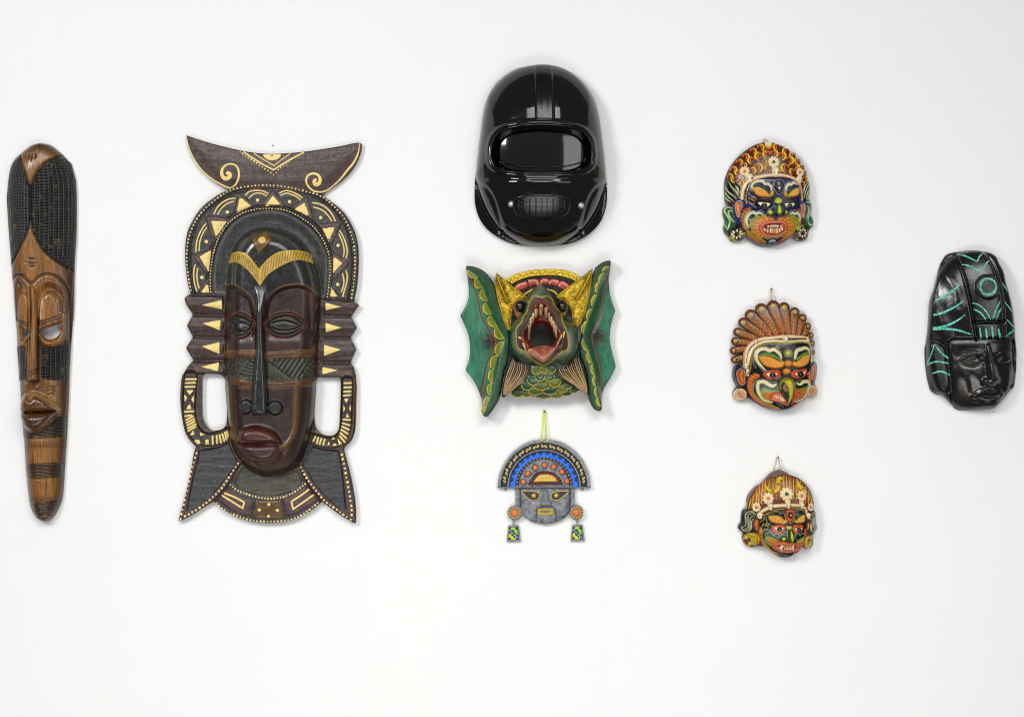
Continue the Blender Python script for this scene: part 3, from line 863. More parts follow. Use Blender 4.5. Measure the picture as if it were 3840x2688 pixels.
    collar = B3([(360,1300),(500,1150),(560,1040),(620,950)]) + B3([(850,1065),(1150,975),(1200,1080),(1270,1200),(1375,1300)]) + spline(B3([(1375,1300),(1330,1340),(1250,1400),(1130,1460),(1000,1495),(850,1503),(700,1485),(560,1440),(450,1380),(360,1300)]), False, 3)
    f.paint(collar, '303230', soft=3)
    neck = B3([(620,950)]) + spline(B3([(530,1130),(620,1195),(720,1235),(820,1255),(900,1257),(1000,1245),(1100,1205),(1200,1120)]), False, 3) + B3([(1150,970),(850,1060)])
    f.paint(neck, GRN, soft=4); f.H += np.where(sdf(X, Y, neck) > 0, -6 * sstep(sdf(X, Y, neck) / 10), 0)
    fr = spline(B3([(395,1275),(520,1370),(620,1425),(700,1450)]), False, 3)
    blk_l = B3([(490,1180),(560,1230),(640,1265),(735,1290),(690,1445),(600,1420),(500,1370),(385,1285)])
    blk_r = B3([(1210,1165),(1130,1225),(1010,1285),(1045,1440),(1150,1405),(1250,1350),(1350,1285),(1290,1220)])
    sq = B3([(755,1292),(985,1292),(1015,1465),(722,1460)])
    # ---- the vault
    prof = 96 * rnd(fd / 74) ** 1.15
    lean = np.clip((X - 985) / 200, -1, 1)
    f.H = np.where(fd > 0, np.maximum(f.H - 8 * 0, 16 + prof), f.H)
    f.H = np.where((fd <= 0) & (fd > -14), f.H - 3 * (1 + fd / 14), f.H)
    f.H += np.where(fd > 40, 10 * np.exp(-((X - 985) / 90) ** 2), 0)
    f.paint(face, '30221e', soft=3)
    z = np.clip(vnoise(X.shape, 60, 12, 4, (1.6, .7)) + .1, 0, 1)
    f.mix((slice(None), slice(None)), z * (fd > 0) * .8, '4c2c26')
    z = np.clip(vnoise(X.shape, 36, 14, 4) + .0, 0, 1)
    f.mix((slice(None), slice(None)), z * (fd > 0) * .7, '2c2822')
    browline = B1([(470,1500),(480,1492),(540,1475),(620,1500),(690,1560)]) + B2([(725,130),(760,215),(775,320)])
    browr = B2([(848,300),(855,230),(875,165),(925,98),(1000,48),(1100,22),(1200,22),(1270,50),(1312,100)])
    bl, br_ = spline(browline, False, 4), spline(browr, False, 4)
    cap = B1([(460,1500)]) + bl + br_ + B2([(1370,150)]) + B1([(1365,1300),(1200,1000),(1000,900),(700,900),(500,1100)])
    capr = B1([(470,1500),(480,1400),(500,1250),(530,1150),(580,1060),(650,990),(740,945),(840,930),(950,945),(1060,980),(1150,1040),(1220,1120),(1280,1220),(1320,1330),(1350,1450)]) + B2([(1358,150),(1312,110)]) + br_[::-1] + bl[::-1]
    f.paint(capr, '2b2c2b', soft=3)
    c_eye = 1060 + 400 * .39823
    # sockets sunk below the brows
    soc_l = bl + B2([(772,440),(772,620),(640,640),(475,640)]); soc_r = br_ + B2([(1325,640),(1100,640),(870,650),(858,440)])
    for sc_, hh_ in ((soc_l, 15), (soc_r, 16)):
        s = f.win(sc_, 1); dd = sdf(X[s], Y[s], sc_)
        f.H[s] -= hh_ * sstep(dd / 20) * (1 - sstep((Y[s] - c_eye) / 70))
    f.line(bl, 3, '8a6a34', op=.8); f.line(br_, 3, '8a6a34', op=.8)
    for q in ([(530,200),(560,120),(555,40),(510,-10)], [(1110,60),(1170,130),(1175,200)]):
        pass
    # eyes
    eye_l = spline(B2([(490,420),(510,340),(560,295),(610,278),(680,300),(740,345),(768,390),(745,450),(700,500),(640,528),(580,525),(530,490)]), True, 4)
    eye_r = spline(B2([(862,400),(880,350),(940,305),(1020,282),(1110,285),(1180,325),(1243,415),(1190,465),(1130,500),(1040,520),(950,505),(890,460)]), True, 4)
    ball_l = spline(B2([(497,405),(560,372),(620,362),(690,377),(748,420),(690,455),(620,467),(550,455)]), True, 4)
    ball_r = spline(B2([(870,400),(950,362),(1040,347),(1120,367),(1198,405),(1130,440),(1040,455),(950,440)]), True, 4)
    for e, bb in ((eye_l, ball_l), (eye_r, ball_r)):
        f.plateau(e, 16, 10, True); s = f.win(e, 1); dd = sdf(X[s], Y[s], e)
        f.H[s] -= 12 * sstep((dd - 6) / 12)
        f.paint(e, '2e2a24', soft=3); f.line(e, 4.5, '6e2a20', closed=True)
        f.plateau(bb, 12, 20, True); f.paint(bb, '1d1b17', soft=3)
        f.line(bb, 2, '5c4a28', closed=True, op=.8)
    # band of hatching
    b1l = B2([(462,645),(772,640),(772,697),(462,702)]); b1r = B2([(870,660),(1318,628),(1322,690),(870,722)])
    hl = B2([(462,706),(772,702),(765,908),(462,893)]); hr = B2([(870,726),(1322,696),(1320,906),(880,928)])
    b2l = B2([(462,898),(765,912),(760,958),(466,950)]); b2r = B2([(880,932),(1316,908),(1312,966),(884,992)])
    for p in (b1l, b1r, b2l, b2r):
        f.paint(p, '553717', soft=3); f.plateau(p, 4, 4)
        f.line(p, 2.5, '8c6a38', closed=True, op=.6)
    f.mix((slice(None), slice(None)), np.clip(vnoise(X.shape, 16, 31), 0, 1) * (((Y > 1312) & (Y < 1342)) | ((Y > 1418) & (Y < 1456))) * (fd > 0) * .8, '8a5a20')
    for p in (hl, hr): f.paint(p, '2f3024', soft=3)
    lines = [[(540,712),(480,790)],[(580,712),(488,850)],[(620,712),(515,880)],[(660,714),(545,880)],[(700,717),(562,885)],[(722,720),(590,888)],
             [(705,745),(765,768)],[(688,772),(765,796)],[(668,800),(762,826)],[(645,830),(760,855)],[(622,860),(757,884)],[(470,730),(530,890)],
             [(885,745),(1100,905)],[(885,768),(1072,908)],[(885,795),(1030,912)],[(885,828),(990,915)],[(885,862),(940,918)],
             [(955,735),(935,775)],[(1000,730),(960,790)],[(1050,726),(990,815)],[(1100,722),(1020,838)],[(1150,719),(1055,860)],[(1200,716),(1090,882)],[(1250,713),(1128,900)],[(1290,716),(1178,892)],
             [(1268,730),(1310,762)],[(1252,765),(1308,802)],[(1232,800),(1302,842)],[(1212,835),(1292,872)]]
    for q in lines:
        f.groove(B2(q), 3, 7); f.line(B2(q), 2.5, '14140f'); 
        f.line([(x + 3.2, y + 1.5) for x, y in B2(q)], 2.2, '6a664e', op=.55)
    # cheek frames
    ck_l = spline(B2([(522,990),(525,1150),(540,1320),(570,1450),(600,1560),(650,1640),(740,1700)]), False, 4)
    ck_r = spline(B2([(1145,990),(1148,1180),(1140,1340),(1105,1450),(1050,1520),(985,1560)]), False, 4)
    for ln in (ck_l, ck_r):
        f.line(ln, 17, '5c4220', soft=4, op=.9); f.ridge(ln, 8, 4, flat=True)
        for o in (-9, 9): f.line([(x + o, y) for x, y in ln], 2, '7d6536', op=.7)
    f.line(spline(B3([(690,905),(800,955),(940,945),(1040,885),(1100,800)]), False, 4), 12, '4a381c', soft=6, op=.6)
    # nose
    nose = B1([(690,1400),(1010,1470)]) 
    stem = spline(B1([(640,1350),(700,1440),(750,1530)]) + B2([(770,180),(778,350),(778,600),(762,800),(747,1000),(738,1190)]), False, 3) + B2([(755,1236),(870,1238),(890,1200)]) + spline(B2([(890,1190),(885,1000),(872,800),(862,600),(850,400),(850,270),(880,170),(930,90),(1010,30)]), False, 3)
    f.paint(stem, '262828', soft=3)
    nz = B2([(790,-10),(765,60),(772,180),(778,350),(776,600),(762,800),(747,1000),(738,1190),(755,1236),(870,1238),(890,1195),(885,1000),(872,800),(862,600),(850,400),(850,290),(866,180),(868,60),(850,-10)])
    s = f.win(nz, 2); dd = sdf(X[s], Y[s], nz)
    grow = np.clip((Y[s] - 1100) / 440, 0, 1); st = sstep((Y[s] - 1064) / 110)
    f.H[s] += (dd > 0) * rnd(dd / 9) * (13 * st + 34 * grow)
    f.H[s] += (dd > 0) * 5 * sstep(dd / 16) * st
    nl = circle(*B2(687, 1160), 25, 27); nr = circle(*B2(955, 1172), 28, 27)
    for p in (nl, nr): f.plateau(p, 19, 8, True); f.paint(p, '282a2a', soft=3)
    # lips
    ul = spline(B2([(595,1475),(610,1420),(650,1375),(720,1355),(800,1355),(880,1375),(950,1410),(990,1450),(1002,1490),(960,1506),(830,1508),(700,1508),(605,1503)]), True, 4)
    ll = spline(B3([(603,762),(700,758),(830,756),(965,752),(992,800),(985,835),(940,890),(870,915),(720,915),(650,890),(612,830)]), True, 4)
    f.plateau(spline(B2([(560,1500),(600,1380),(720,1320),(850,1320),(970,1380),(1040,1500)]) + B3([(1040,780),(1000,900),(850,950),(700,945),(590,880)]), True, 4), 8, 20)
    f.plateau(ul, 34, 24, True); f.plateau(ll, 24, 24, True)
    f.paint(ul, '4a2820', soft=4); f.paint(ll, '442a28', soft=4)
    f.line(B3([(600,757),(970,752)]), 4, '120a08')
    f.line(ll, 3, '6e2c22', closed=True, op=.7)
    f.line(spline(B2([(640,1420),(800,1385),(930,1425)]), False, 4), 20, '5c342a', soft=16, op=.6)  # soft highlight painted along the upper lip
    d = sdf(X, Y, out)
    f.H = np.where((d < 5) & (fd < 0), f.H - 5 * (1 - rnd(np.clip(d, 0, 5) / 5)), f.H)
    board = piece('backboard', f, out, t, blackwood, holes=[hole_l, hole_r], floor=1.0, off=0, wallcol='2b2422')
    P = lambda nm, poly, mt=blackwood, par=t, **k: piece(nm, f, poly, par, mt, **k)
    sl = P('side_panel', B2([(112,122),(425,128),(408,852),(240,858),(90,846),(112,792),(168,730),(99,615),(164,510),(107,405),(164,300),(99,205),(84,152)]), skirt=3)
    sr = P('side_panel', B2([(1402,155),(1668,180),(1714,213),(1641,320),(1696,425),(1636,520),(1691,625),(1636,750),(1668,810),(1672,890),(1380,890)]), skirt=3)
    fl = P('neck_fin', fin_l, skirt=3); fr_ = P('neck_fin', fin_r, skirt=3)
    fa = P('face', [p for p in face], facewood, skirt=6, off=.8)
    P('nose', nz, polished, skirt=12, off=1.4); P('nostril', nl, facewood, skirt=8, off=1.4); P('nostril', nr, facewood, skirt=8, off=1.4)
    P('upper_lip', ul, facewood, skirt=8, off=1.4); P('lower_lip', ll, facewood, skirt=8, off=1.4)
    e1 = P('eyelid', eye_l, facewood, skirt=6, off=1.4); e2 = P('eyelid', eye_r, facewood, skirt=6, off=1.4)
    P('eyeball', ball_l, facewood, par=e1, skirt=6, off=2); P('eyeball', ball_r, facewood, par=e2, skirt=6, off=2)
    P('forehead', capr, polished, skirt=3, off=1.3)
    for p in (hl, hr): P('hatched_band', p, blackwood, skirt=3, off=1.2)
    for p in (b1l, b1r, b2l, b2r): P('brown_band', p, facewood, skirt=3, off=1.6)
    # brow band with cut ticks
    bt = spline(B1([(530,1185),(600,1172),(680,1190),(740,1250),(805,1335)]), False, 4) + spline(B1([(805,1335),(880,1250),(960,1190),(1050,1165),(1150,1160),(1230,1172),(1272,1192),(1298,1280)]), False, 4)
    bb = spline(B1([(1298,1282),(1230,1260),(1150,1255),(1060,1285),(960,1340),(880,1400),(815,1500)]), False, 4) + spline(B1([(815,1500),(760,1420),(700,1350),(640,1300),(570,1270),(505,1285)]), False, 4)
    band = bt + bb + B1([(503,1262)])
    g2 = Field(845, 930, 1190, 1085, 2.0, 0, 'c8a33c'); g2.H = f.h(g2.X.ravel(), g2.Y.ravel()).reshape(g2.X.shape)
    g2.C *= (1 + .25 * vnoise(g2.X.shape, 8, 3))[..., None]
    g2.mix((slice(None), slice(None)), np.clip(vnoise(g2.X.shape, 12, 4), 0, 1) * .8, 'e8cc70')
    ticks = []
    for k in range(12):
        x = 560 + 21 * k; y0 = np.interp(x, [540, 600, 680, 740, 800], [1190, 1180, 1200, 1262, 1340]); y1 = np.interp(x, [540, 600, 700, 760, 815], [1270, 1282, 1350, 1420, 1495])
        ticks.append(B1([(x - 8, y0 + 10), (x + 4, y1 - 14)]))
    for k in range(17):
        x = 838 + 26 * k; y0 = np.interp(x, [820, 880, 960, 1050, 1150, 1270], [1325, 1250, 1195, 1170, 1165, 1195]); y1 = np.interp(x, [820, 880, 960, 1060, 1150, 1290], [1480, 1400, 1340, 1285, 1255, 1275])
        ticks.append(B1([(x + 10, y0 + 8), (x - 8, y1 - 10)]))
    for q in ticks: g2.groove(q, 2, 3); g2.line(q, 2.6, '3a2c10')
    piece('gold_brow', g2, band, t, goldleaf, rise=3, bevel=3, off=2.4, skirt=4)
    dia = P('diamond', B1([(862,972),(925,1075),(803,1205),(733,1060)]), facewood, rise=6, bevel=4, color='6e4e22', off=2.6, step=3, skirt=8)
    piece('gold_disc', f, circle(*B1(833, 1068), 15, 13), dia, gold, rise=1.5, bevel=3, off=8.2, color='dcbc66', step=4, skirt=3)
    # halo ornaments
    tris = [((595,612),(755,742),(530,835)), ((920,580),(1045,755),(790,742)), ((1240,640),(1305,885),(1075,760)), ((278,825),(510,855),(348,1105)), ((155,1215),(345,1120),(305,1400)),
            ((1565,890),(1330,905),(1460,1120)), ((1640,1275),(1468,1160),(1480,1450)), ((308,1410),(205,1562),(315,1562)), ((1455,1470),(1565,1612),(1448,1605))]
    gts = [((602,645),(712,740),(570,808)), ((915,638),(1003,742),(836,738)), ((1213,702),(1262,848),(1115,770)), ((332,878),(482,880),(378,1032)), ((222,1214),(335,1148),(310,1358)),
           ((1500,936),(1375,948),(1440,1075)), ((1570,1275),(1478,1203),(1478,1372)), ((300,1452),(238,1552),(314,1552)), ((1462,1495),(1525,1592),(1450,1592))]
    for a_, g_ in zip(tris, gts):
        tt = P('triangle_ray', B1(list(a_)), blackwood, rise=5, bevel=3.5, color='4e3c3a', step=5, off=.5)
        piece('gold_triangle', f, spline_tri(B1(list(g_))), tt, gold, rise=1.4, bevel=2, off=5.2, color=GOLD, step=6, skirt=2)
    arcs = [([(655,640),(690,605),(750,592),(820,600),(870,622)], [(688,668),(720,635),(765,618),(815,625),(858,645)], (770,683)),
            ([(975,618),(1030,595),(1090,605),(1150,635),(1190,665)], [(985,640),(1040,620),(1090,632),(1140,655),(1172,685)], (1070,698)),
            ([(360,815),(390,755),(440,705),(500,675),(560,668)], [(395,818),(420,775),(465,730),(510,705),(550,695)], (485,795)),
            ([(1285,708),(1350,720),(1420,760),(1470,820),(1500,880)], [(1292,750),(1350,765),(1400,795),(1440,840),(1465,880)], (1362,848)),
            ([(284,905),(250,950),(215,1020),(195,1090),(190,1170)], [(292,940),(262,985),(237,1040),(224,1100),(220,1160)], (288,1073)),
            ([(1540,970),(1575,1030),(1600,1100),(1612,1170),(1600,1230)], [(1533,1005),(1560,1060),(1578,1120),(1583,1170),(1576,1215)], (1525,1108)),
            ([(185,1290),(170,1350),(170,1420),(180,1480),(200,1540)], [(207,1325),(200,1380),(202,1430),(212,1480),(220,1510)], (247,1408)),
            ([(1600,1345),(1612,1400),(1605,1460),(1585,1530),(1568,1590)], [(1565,1370),(1580,1430),(1575,1490),(1555,1545)], (1522,1475))]
    for o, i, dt in arcs:
        P1 = strand('gold_arc', f, resample(spline(B1(o), False, 4), 5), 6.6, t, gold, color=GOLD, rise=2.4)
        strand('gold_arc', f, resample(spline(B1(i), False, 4), 5), 6.2, t, gold, color=GOLD, rise=2.4)
        stud('gold_dot', f, *B1(*dt), t, dm, 1.9, 1.9)
    dotline(f, B1([(145,1530),(118,1400),(105,1270),(108,1130),(130,1020),(170,920),(225,825),(295,750),(385,670),(490,600),(600,568),(740,548),(880,545),(1000,555),(1130,580),(1250,610),(1370,650),(1450,710),(1530,790),(1590,870),(1640,980),(1670,1100),(1682,1220),(1680,1350),(1668,1480),(1650,1600)]), 13.8, t, 1.0)
    dotline(f, B1([(328,1545),(326,1400),(340,1260),(365,1140),(408,1030),(465,935),(545,855),(640,802),(755,770),(880,762),(1000,772),(1095,805),(1195,860),(1285,928),(1355,1010),(1405,1100),(1440,1200),(1450,1325),(1440,1465),(1425,1590)]), 11.2, t, .82)
    for w in ([(245,212),(435,165),(437,252)], [(255,383),(422,350),(418,450)], [(250,600),(412,558),(412,672)], [(243,790),(408,747),(400,832)]):
        piece('gold_wedge', f, spline_tri(B2(w)), sl, gold, rise=1.6, bevel=2, off=1.6, color=GOLD, step=6, skirt=3)
    for w in ([(1408,190),(1558,228),(1410,262)], [(1408,378),(1558,425),(1410,467)], [(1395,585),(1552,630),(1392,690)], [(1380,792),(1525,822),(1380,862)]):
        piece('gold_wedge', f, spline_tri(B2(w)), sr, gold, rise=1.6, bevel=2, off=1.6, color=GOLD, step=6, skirt=3)
    bars = [[(92,908),(193,906)],[(90,944),(185,941)],[(86,980),(180,979)],[(80,1213),(168,1208)],[(85,1255),(150,1245)],[(95,1290),(165,1255)],[(98,1316),(175,1280)],[(105,1342),(180,1303)],[(110,1370),(188,1328)],[(115,1394),(188,1352)],
            [(345,1440),(347,1520)],[(383,1435),(388,1510)],[(410,1430),(425,1505)],[(436,1420),(455,1490)],[(460,1405),(478,1475)],[(480,1395),(492,1450)],
            [(1580,945),(1650,943)],[(1580,985),(1650,982)],[(1578,1025),(1645,1022)],[(1575,1062),(1642,1055)],[(1570,1285),(1640,1290)],[(1565,1320),(1635,1340)],[(1560,1350),(1628,1382)],[(1552,1380),(1618,1420)],[(1545,1410),(1602,1462)],[(1538,1440),(1588,1498)],
            [(1400,1470),(1385,1525)],[(1368,1465),(1350,1520)],[(1338,1455),(1325,1512)],[(1312,1445),(1290,1490)]]
    for q in bars:
        strand('gold_bar', f, resample(B2(q), 5), 8.2, t, gold, color=GOLD, rise=3.5, off=.8)
    tq = [[(98,1010),(168,1010),(130,1054)],[(80,1050),(108,1080),(82,1120)],[(172,1058),(145,1090),(165,1132)],[(120,1145),(138,1150),(144,1187),(98,1187)],[(162,1385),(182,1425),(133,1435)],[(222,1403),(280,1430),(232,1440)],[(172,1478),(220,1470),(232,1512),(200,1514)],[(273,1482),(308,1468),(310,1518),(280,1524)],
          [(1580,1090),(1622,1092),(1600,1132)],[(1574,1150),(1592,1185),(1574,1215)],[(1644,1145),(1627,1185),(1643,1208)],[(1610,1225),(1630,1264),(1597,1266)],[(1520,1460),(1562,1515),(1530,1526)],[(1478,1448),(1497,1465),(1458,1480)],[(1492,1503),(1514,1531),(1468,1532)],[(1432,1488),(1450,1520),(1423,1530)]]
    for q in tq: piece('gold_chip', f, spline_tri(B2(q)), t, gold, rise=3, bevel=3, off=.8, color=GOLD, step=6, skirt=3)
    dark = [[(80,995),(175,1190)],[(175,995),(80,1190)],[(160,1400),(300,1520)],[(290,1400),(170,1520)],[(1575,1080),(1640,1275)],[(1643,1080),(1570,1275)],[(1450,1470),(1580,1530)],[(1540,1440),(1430,1540)]]
    strands('carved_cross', f, [(resample(B2(q), 6), 3.0) for q in dark], t, blackwood, color='4a3420', rise=3, off=.3)
    # collar blocks
    for p in (blk_l, blk_r): P('collar_block', p, blackwood, rise=3, bevel=3, color='4c2d33', step=5)
    sqp = P('collar_block', sq, facewood, rise=3, bevel=3, color='5c421c', step=5, label='brown middle block with a carved cross')
    strands('carved_cross', f, [(resample(B3(q), 6), 3) for q in ([(765,1300),(1005,1460)], [(975,1300),(735,1455)])], sqp, blackwood, color='2a1e10', rise=.6, off=3.4)
    for x, y in ((875,1327),(785,1378),(955,1382),(872,1438)): stud('gold_dot', f, *B3(x, y), sqp, dm, 1.8, 1.8, off=3.2)
    for q in ([(462,1222),(560,1262),(645,1308)], [(440,1245),(530,1300),(615,1355)], [(645,1308),(628,1368)], [(1248,1190),(1180,1240),(1088,1300)], [(1292,1240),(1200,1305),(1108,1370)], [(1088,1300),(1104,1374)]):
        strand('gold_bar', f, resample(spline(B3(q), False, 4), 6), 9.5, t, gold, color=GOLD, rise=1.6, off=3.4)
    strands('collar_divider', f, [(resample(B3(q), 6), 8) for q in ([(742,1285),(708,1450)], [(1000,1285),(1032,1448)])], t, blackwood, color='303436', rise=3, off=.5)
    dotline(f, B3([(515,1143),(570,1190),(640,1222),(720,1248),(800,1268),(880,1273),(960,1268),(1040,1248),(1120,1210),(1180,1165),(1215,1135)]), 12, t, 1.05)
    dotline(f, B3([(385,1318),(450,1375),(520,1415),(600,1445),(700,1475),(800,1487),(880,1490),(960,1487),(1060,1475),(1150,1445),(1220,1405),(1290,1350),(1335,1315)]), 13, t, 1.1)
    dotline(f, B3([(198,848),(182,888),(165,940),(150,1000),(135,1075),(118,1150),(100,1220),(85,1290),(70,1350),(55,1415),(45,1465)]), 18, t, 1.25)
    dotline(f, B3([(88,1440),(160,1400),(230,1355),(300,1305),(370,1240),(440,1165),(500,1075),(545,1000),(588,945)]), 15.5, t, 1.25)
    dotline(f, B3([(1560,860),(1580,950),(1600,1060),(1620,1160),(1635,1250),(1648,1340),(1655,1420),(1645,1470)]), 18, t, 1.3)
    dotline(f, B3([(1172,980),(1210,1050),(1265,1130),(1330,1215),(1405,1300),(1480,1355),(1545,1400),(1605,1445)]), 15.5, t, 1.25)

def spline_tri(p, r=0.16):
    """a polygon with its corners slightly worn round"""
    out = []; n = len(p)
    for i in range(n):
        a, b, c = p[i - 1], p[i], p[(i + 1) % n]
        for (q, s_) in ((a, 1), (c, 2)):
            L = math.hypot(q[0] - b[0], q[1] - b[1]); k = min(r, 3.5 / L)
            if s_ == 1: out.append((b[0] + (q[0] - b[0]) * k, b[1] + (q[1] - b[1]) * k)); 
            else:
                out.append(((a[0] - b[0]) * k * .28 + (c[0] - b[0]) * k * .28 + b[0], (a[1] - b[1]) * k * .28 + (c[1] - b[1]) * k * .28 + b[1]))
                out.append((b[0] + (q[0] - b[0]) * k, b[1] + (q[1] - b[1]) * k))
    return out
crested_mask()
nail(1022, 546, 'tiny dark bare nail in the wall just above the horned crest', 2.2, 5)

# ================================================================ glossy black full-face helmet, top centre
def helmet():
    c = mapper(1720, 200, .4729)
    gloss = paint_mat("glossy_black_plastic", rough=0.08, scale=20, var=0.1, bump=0.015, bscale=40, spec=0.5, coat=0.08, rvar=0.07)
    satin = paint_mat("satin_black_plastic", rough=0.2, scale=20, var=0.1, bump=0.03, bscale=500, spec=0.45, rvar=0.05)
    lens = paint_mat("smoked_lens_plastic", rough=0.05, scale=20, var=0.05, bump=0.01, bscale=20, spec=0.6, coat=0.4, rvar=0.03)
    steel = paint_mat("bolt_steel", rough=0.25, metal=0.85, var=0.15, bump=0.2, bscale=900)
    t = thing('black_helmet_mask', 'glossy black plastic full face helmet with smoked visor, slotted vents and two silver bolts', 'mask', 2028, 580, 60)
    BK = '0d0c0c'
    # shell: a plain round crash helmet that narrows to the chin
    shell = spline(c([(670,85),(800,103),(920,165),(1020,262),(1080,370),(1115,500),(1135,640),(1152,780),(1166,920),(1176,1060),(1172,1190),(1140,1300),(1080,1385),(1000,1450),(900,1495),(780,1518),(660,1522),
                      (530,1518),(410,1495),(310,1450),(225,1385),(165,1300),(132,1190),(128,1060),(140,920),(155,780),(172,640),(200,440),(240,320),(310,220),(420,135),(540,98)]), True, 4)
    f = Field(1770, 235, 2290, 930, 3.2, 26, BK)
    X, Y = f.X, f.Y
    cx, cy = c(655, 800)
    q = np.abs((X - cx) / (524 * .4729)) ** 2.15 + np.abs((Y - cy) / np.where(Y < cy, 718 * .4729, 725 * .4729)) ** 2.3
    f.H = 22 + 165 * np.clip(1 - q, 0, 1) ** 0.52
    dS = np.maximum(sdf(X, Y, shell), 0)
    f.H = np.minimum(f.H, 14 + 165 * rnd(dS / 170))
    # eye opening with rolled rim, and the chin bar pushed forward below it
    port = spline(c([(232,800),(250,690),(320,615),(450,580),(655,566),(860,580),(990,615),(1058,690),(1078,800),(1062,900),(990,960),(860,985),(655,992),(450,985),(320,960),(250,900)]), True, 5)
    inner = spline(c([(256,800),(275,705),(340,638),(460,605),(655,592),(850,605),(970,638),(1035,705),(1054,800),(1040,888),(975,938),(850,960),(655,967),(460,960),(335,938),(272,888)]), True, 5)
    pd = sdf(X, Y, port); idd = sdf(X, Y, inner)
    f.H += 9 * np.exp(-((pd - 2) / 8) ** 2)
    f.H += 10 * sstep((Y - c(0, 985)[1]) / 26) * sstep(dS / 40)
    # side cheek scallops
    for sx in (-1, 1):
        g0 = [(655 + sx * x, y) for x, y in ((500, 1040), (430, 1080), (370, 1180), (330, 1320), (300, 1430))]
        f.groove(spline(c(g0), False, 5), 7, 7)
    strip = c([(600,60),(740,60),(748,300),(752,556),(700,553),(610,553),(604,300)])
    d = sdf(X, Y, strip); f.H += 4 * sstep(d / 3) * (d > -4)
    piece('shell', f, shell, t, gloss, holes=[inner], floor=2, off=0, wallcol='0d0c0c')
    for q_ in ([(478,140),(482,172),(600,172)], [(748,172),(862,172),(866,146)]):
        strand('panel_seam', f, resample(c(q_), 6), 1.8, t, satin, color='3a3834', rise=.5)
    piece('crown_strip', f, c([(604,90),(736,90),(745,300),(750,553),(610,553),(606,300)]), t, satin, rise=2, bevel=3, off=.8, skirt=3, color=BK)
    for q_ in ([(652,290),(654,462)], [(700,290),(702,462)], [(582,315),(584,440)], [(772,315),(770,440)]):
        strand('vent_slot', f, resample(c(q_), 6), 7.5, t, satin, color='020202', rise=.6, off=(3.4 if 600 < q_[0][0] < 740 else .8))
    # visor
    g = Field(1820, 460, 2240, 680, 3.0, 60, '0b0f18')
    g.H = 60 + 72 * np.clip(1 - ((g.X - cx) / 215) ** 2 - ((g.Y - c(0, 780)[1]) / 260) ** 2, 0, 1) ** .5
    vz = piece('visor', g, [(x, y) for x, y in port], t, lens, off=-14, skirt=12, color='0b0f18')
    fr = resample(inner + [inner[0]], 5)[:-1]
    strand('visor_gasket', f, fr, 10, t, satin, color='0a0a0a', rise=6, off=-1, closed=True, cap=False)
    strand('visor_rib', g, resample(spline(c([(300,858),(450,900),(655,915),(860,900),(1010,858)]), False, 5), 6), 6, vz, gloss, color='0b0f18', rise=3, off=-13)
    # chin bar furniture
    mouth = spline(c([(455,1150),(560,1130),(655,1126),(750,1130),(855,1150),(880,1210),(850,1290),(750,1320),(655,1326),(560,1320),(460,1290),(430,1210)]), True, 4)
    mp = piece('chin_vent_plate', f, mouth, t, satin, rise=5, bevel=7, off=.6, color='101010')
    for k in range(9):
        x = 475 + 45 * k
        strand('vent_slot', f, resample(c([(x, 1165 + .0006 * (x - 655) ** 2), (x, 1290 - .0009 * (x - 655) ** 2)]), 6), 8.5, mp, satin, color='020202', rise=.7, off=5.8)
        if k < 8:
            for j in range(3): strand('grille_bar', f, resample(c([(x + 12, 1190 + j * 38), (x + 33, 1190 + j * 38)]), 4), 2.6, mp, gloss, color='2a2a2a', rise=1.2, off=5.9)
    holes = []
    for sx in (-1, 1):
        for r in range(5):
            for k in range(8):
                x = 655 + sx * (70 + k * 26 + (r % 2) * 13); y = 1365 + r * 24 - 0.0009 * (x - 655) ** 2
                if y < 1480 - .0010 * (x - 655) ** 2: holes.append(circle(*c(x, y), 3.0, 4.6, 6, rot=-20 * sx))
    V, F, C = join([piece('x', f, v, t, satin, off=.7, skirt=1.5, step=6, color='020202', build=False) for v in holes])
    mesh_np('vent_holes', V, F, C, True, t, satin, kind='stuff')
    bm = dome_mesh('bolt_head', 10, 8, 'dcdcdc', steel, n=16, rings=4)
    ring = dome_mesh('bolt_washer', 13, 3, '9a9ca0', steel, n=16, rings=2)
    for x, y in ((423, 1205), (957, 1213)):
        x = 655 + (x - 655) * 1.02
        b = stud('bolt', f, *c(x, y), t, ring, off=.6)
        n_ = bpy.data.objects.new('bolt_head', bm); COL.objects.link(n_); n_.parent = b; n_.location = (0, -2 * S, 0)
helmet()

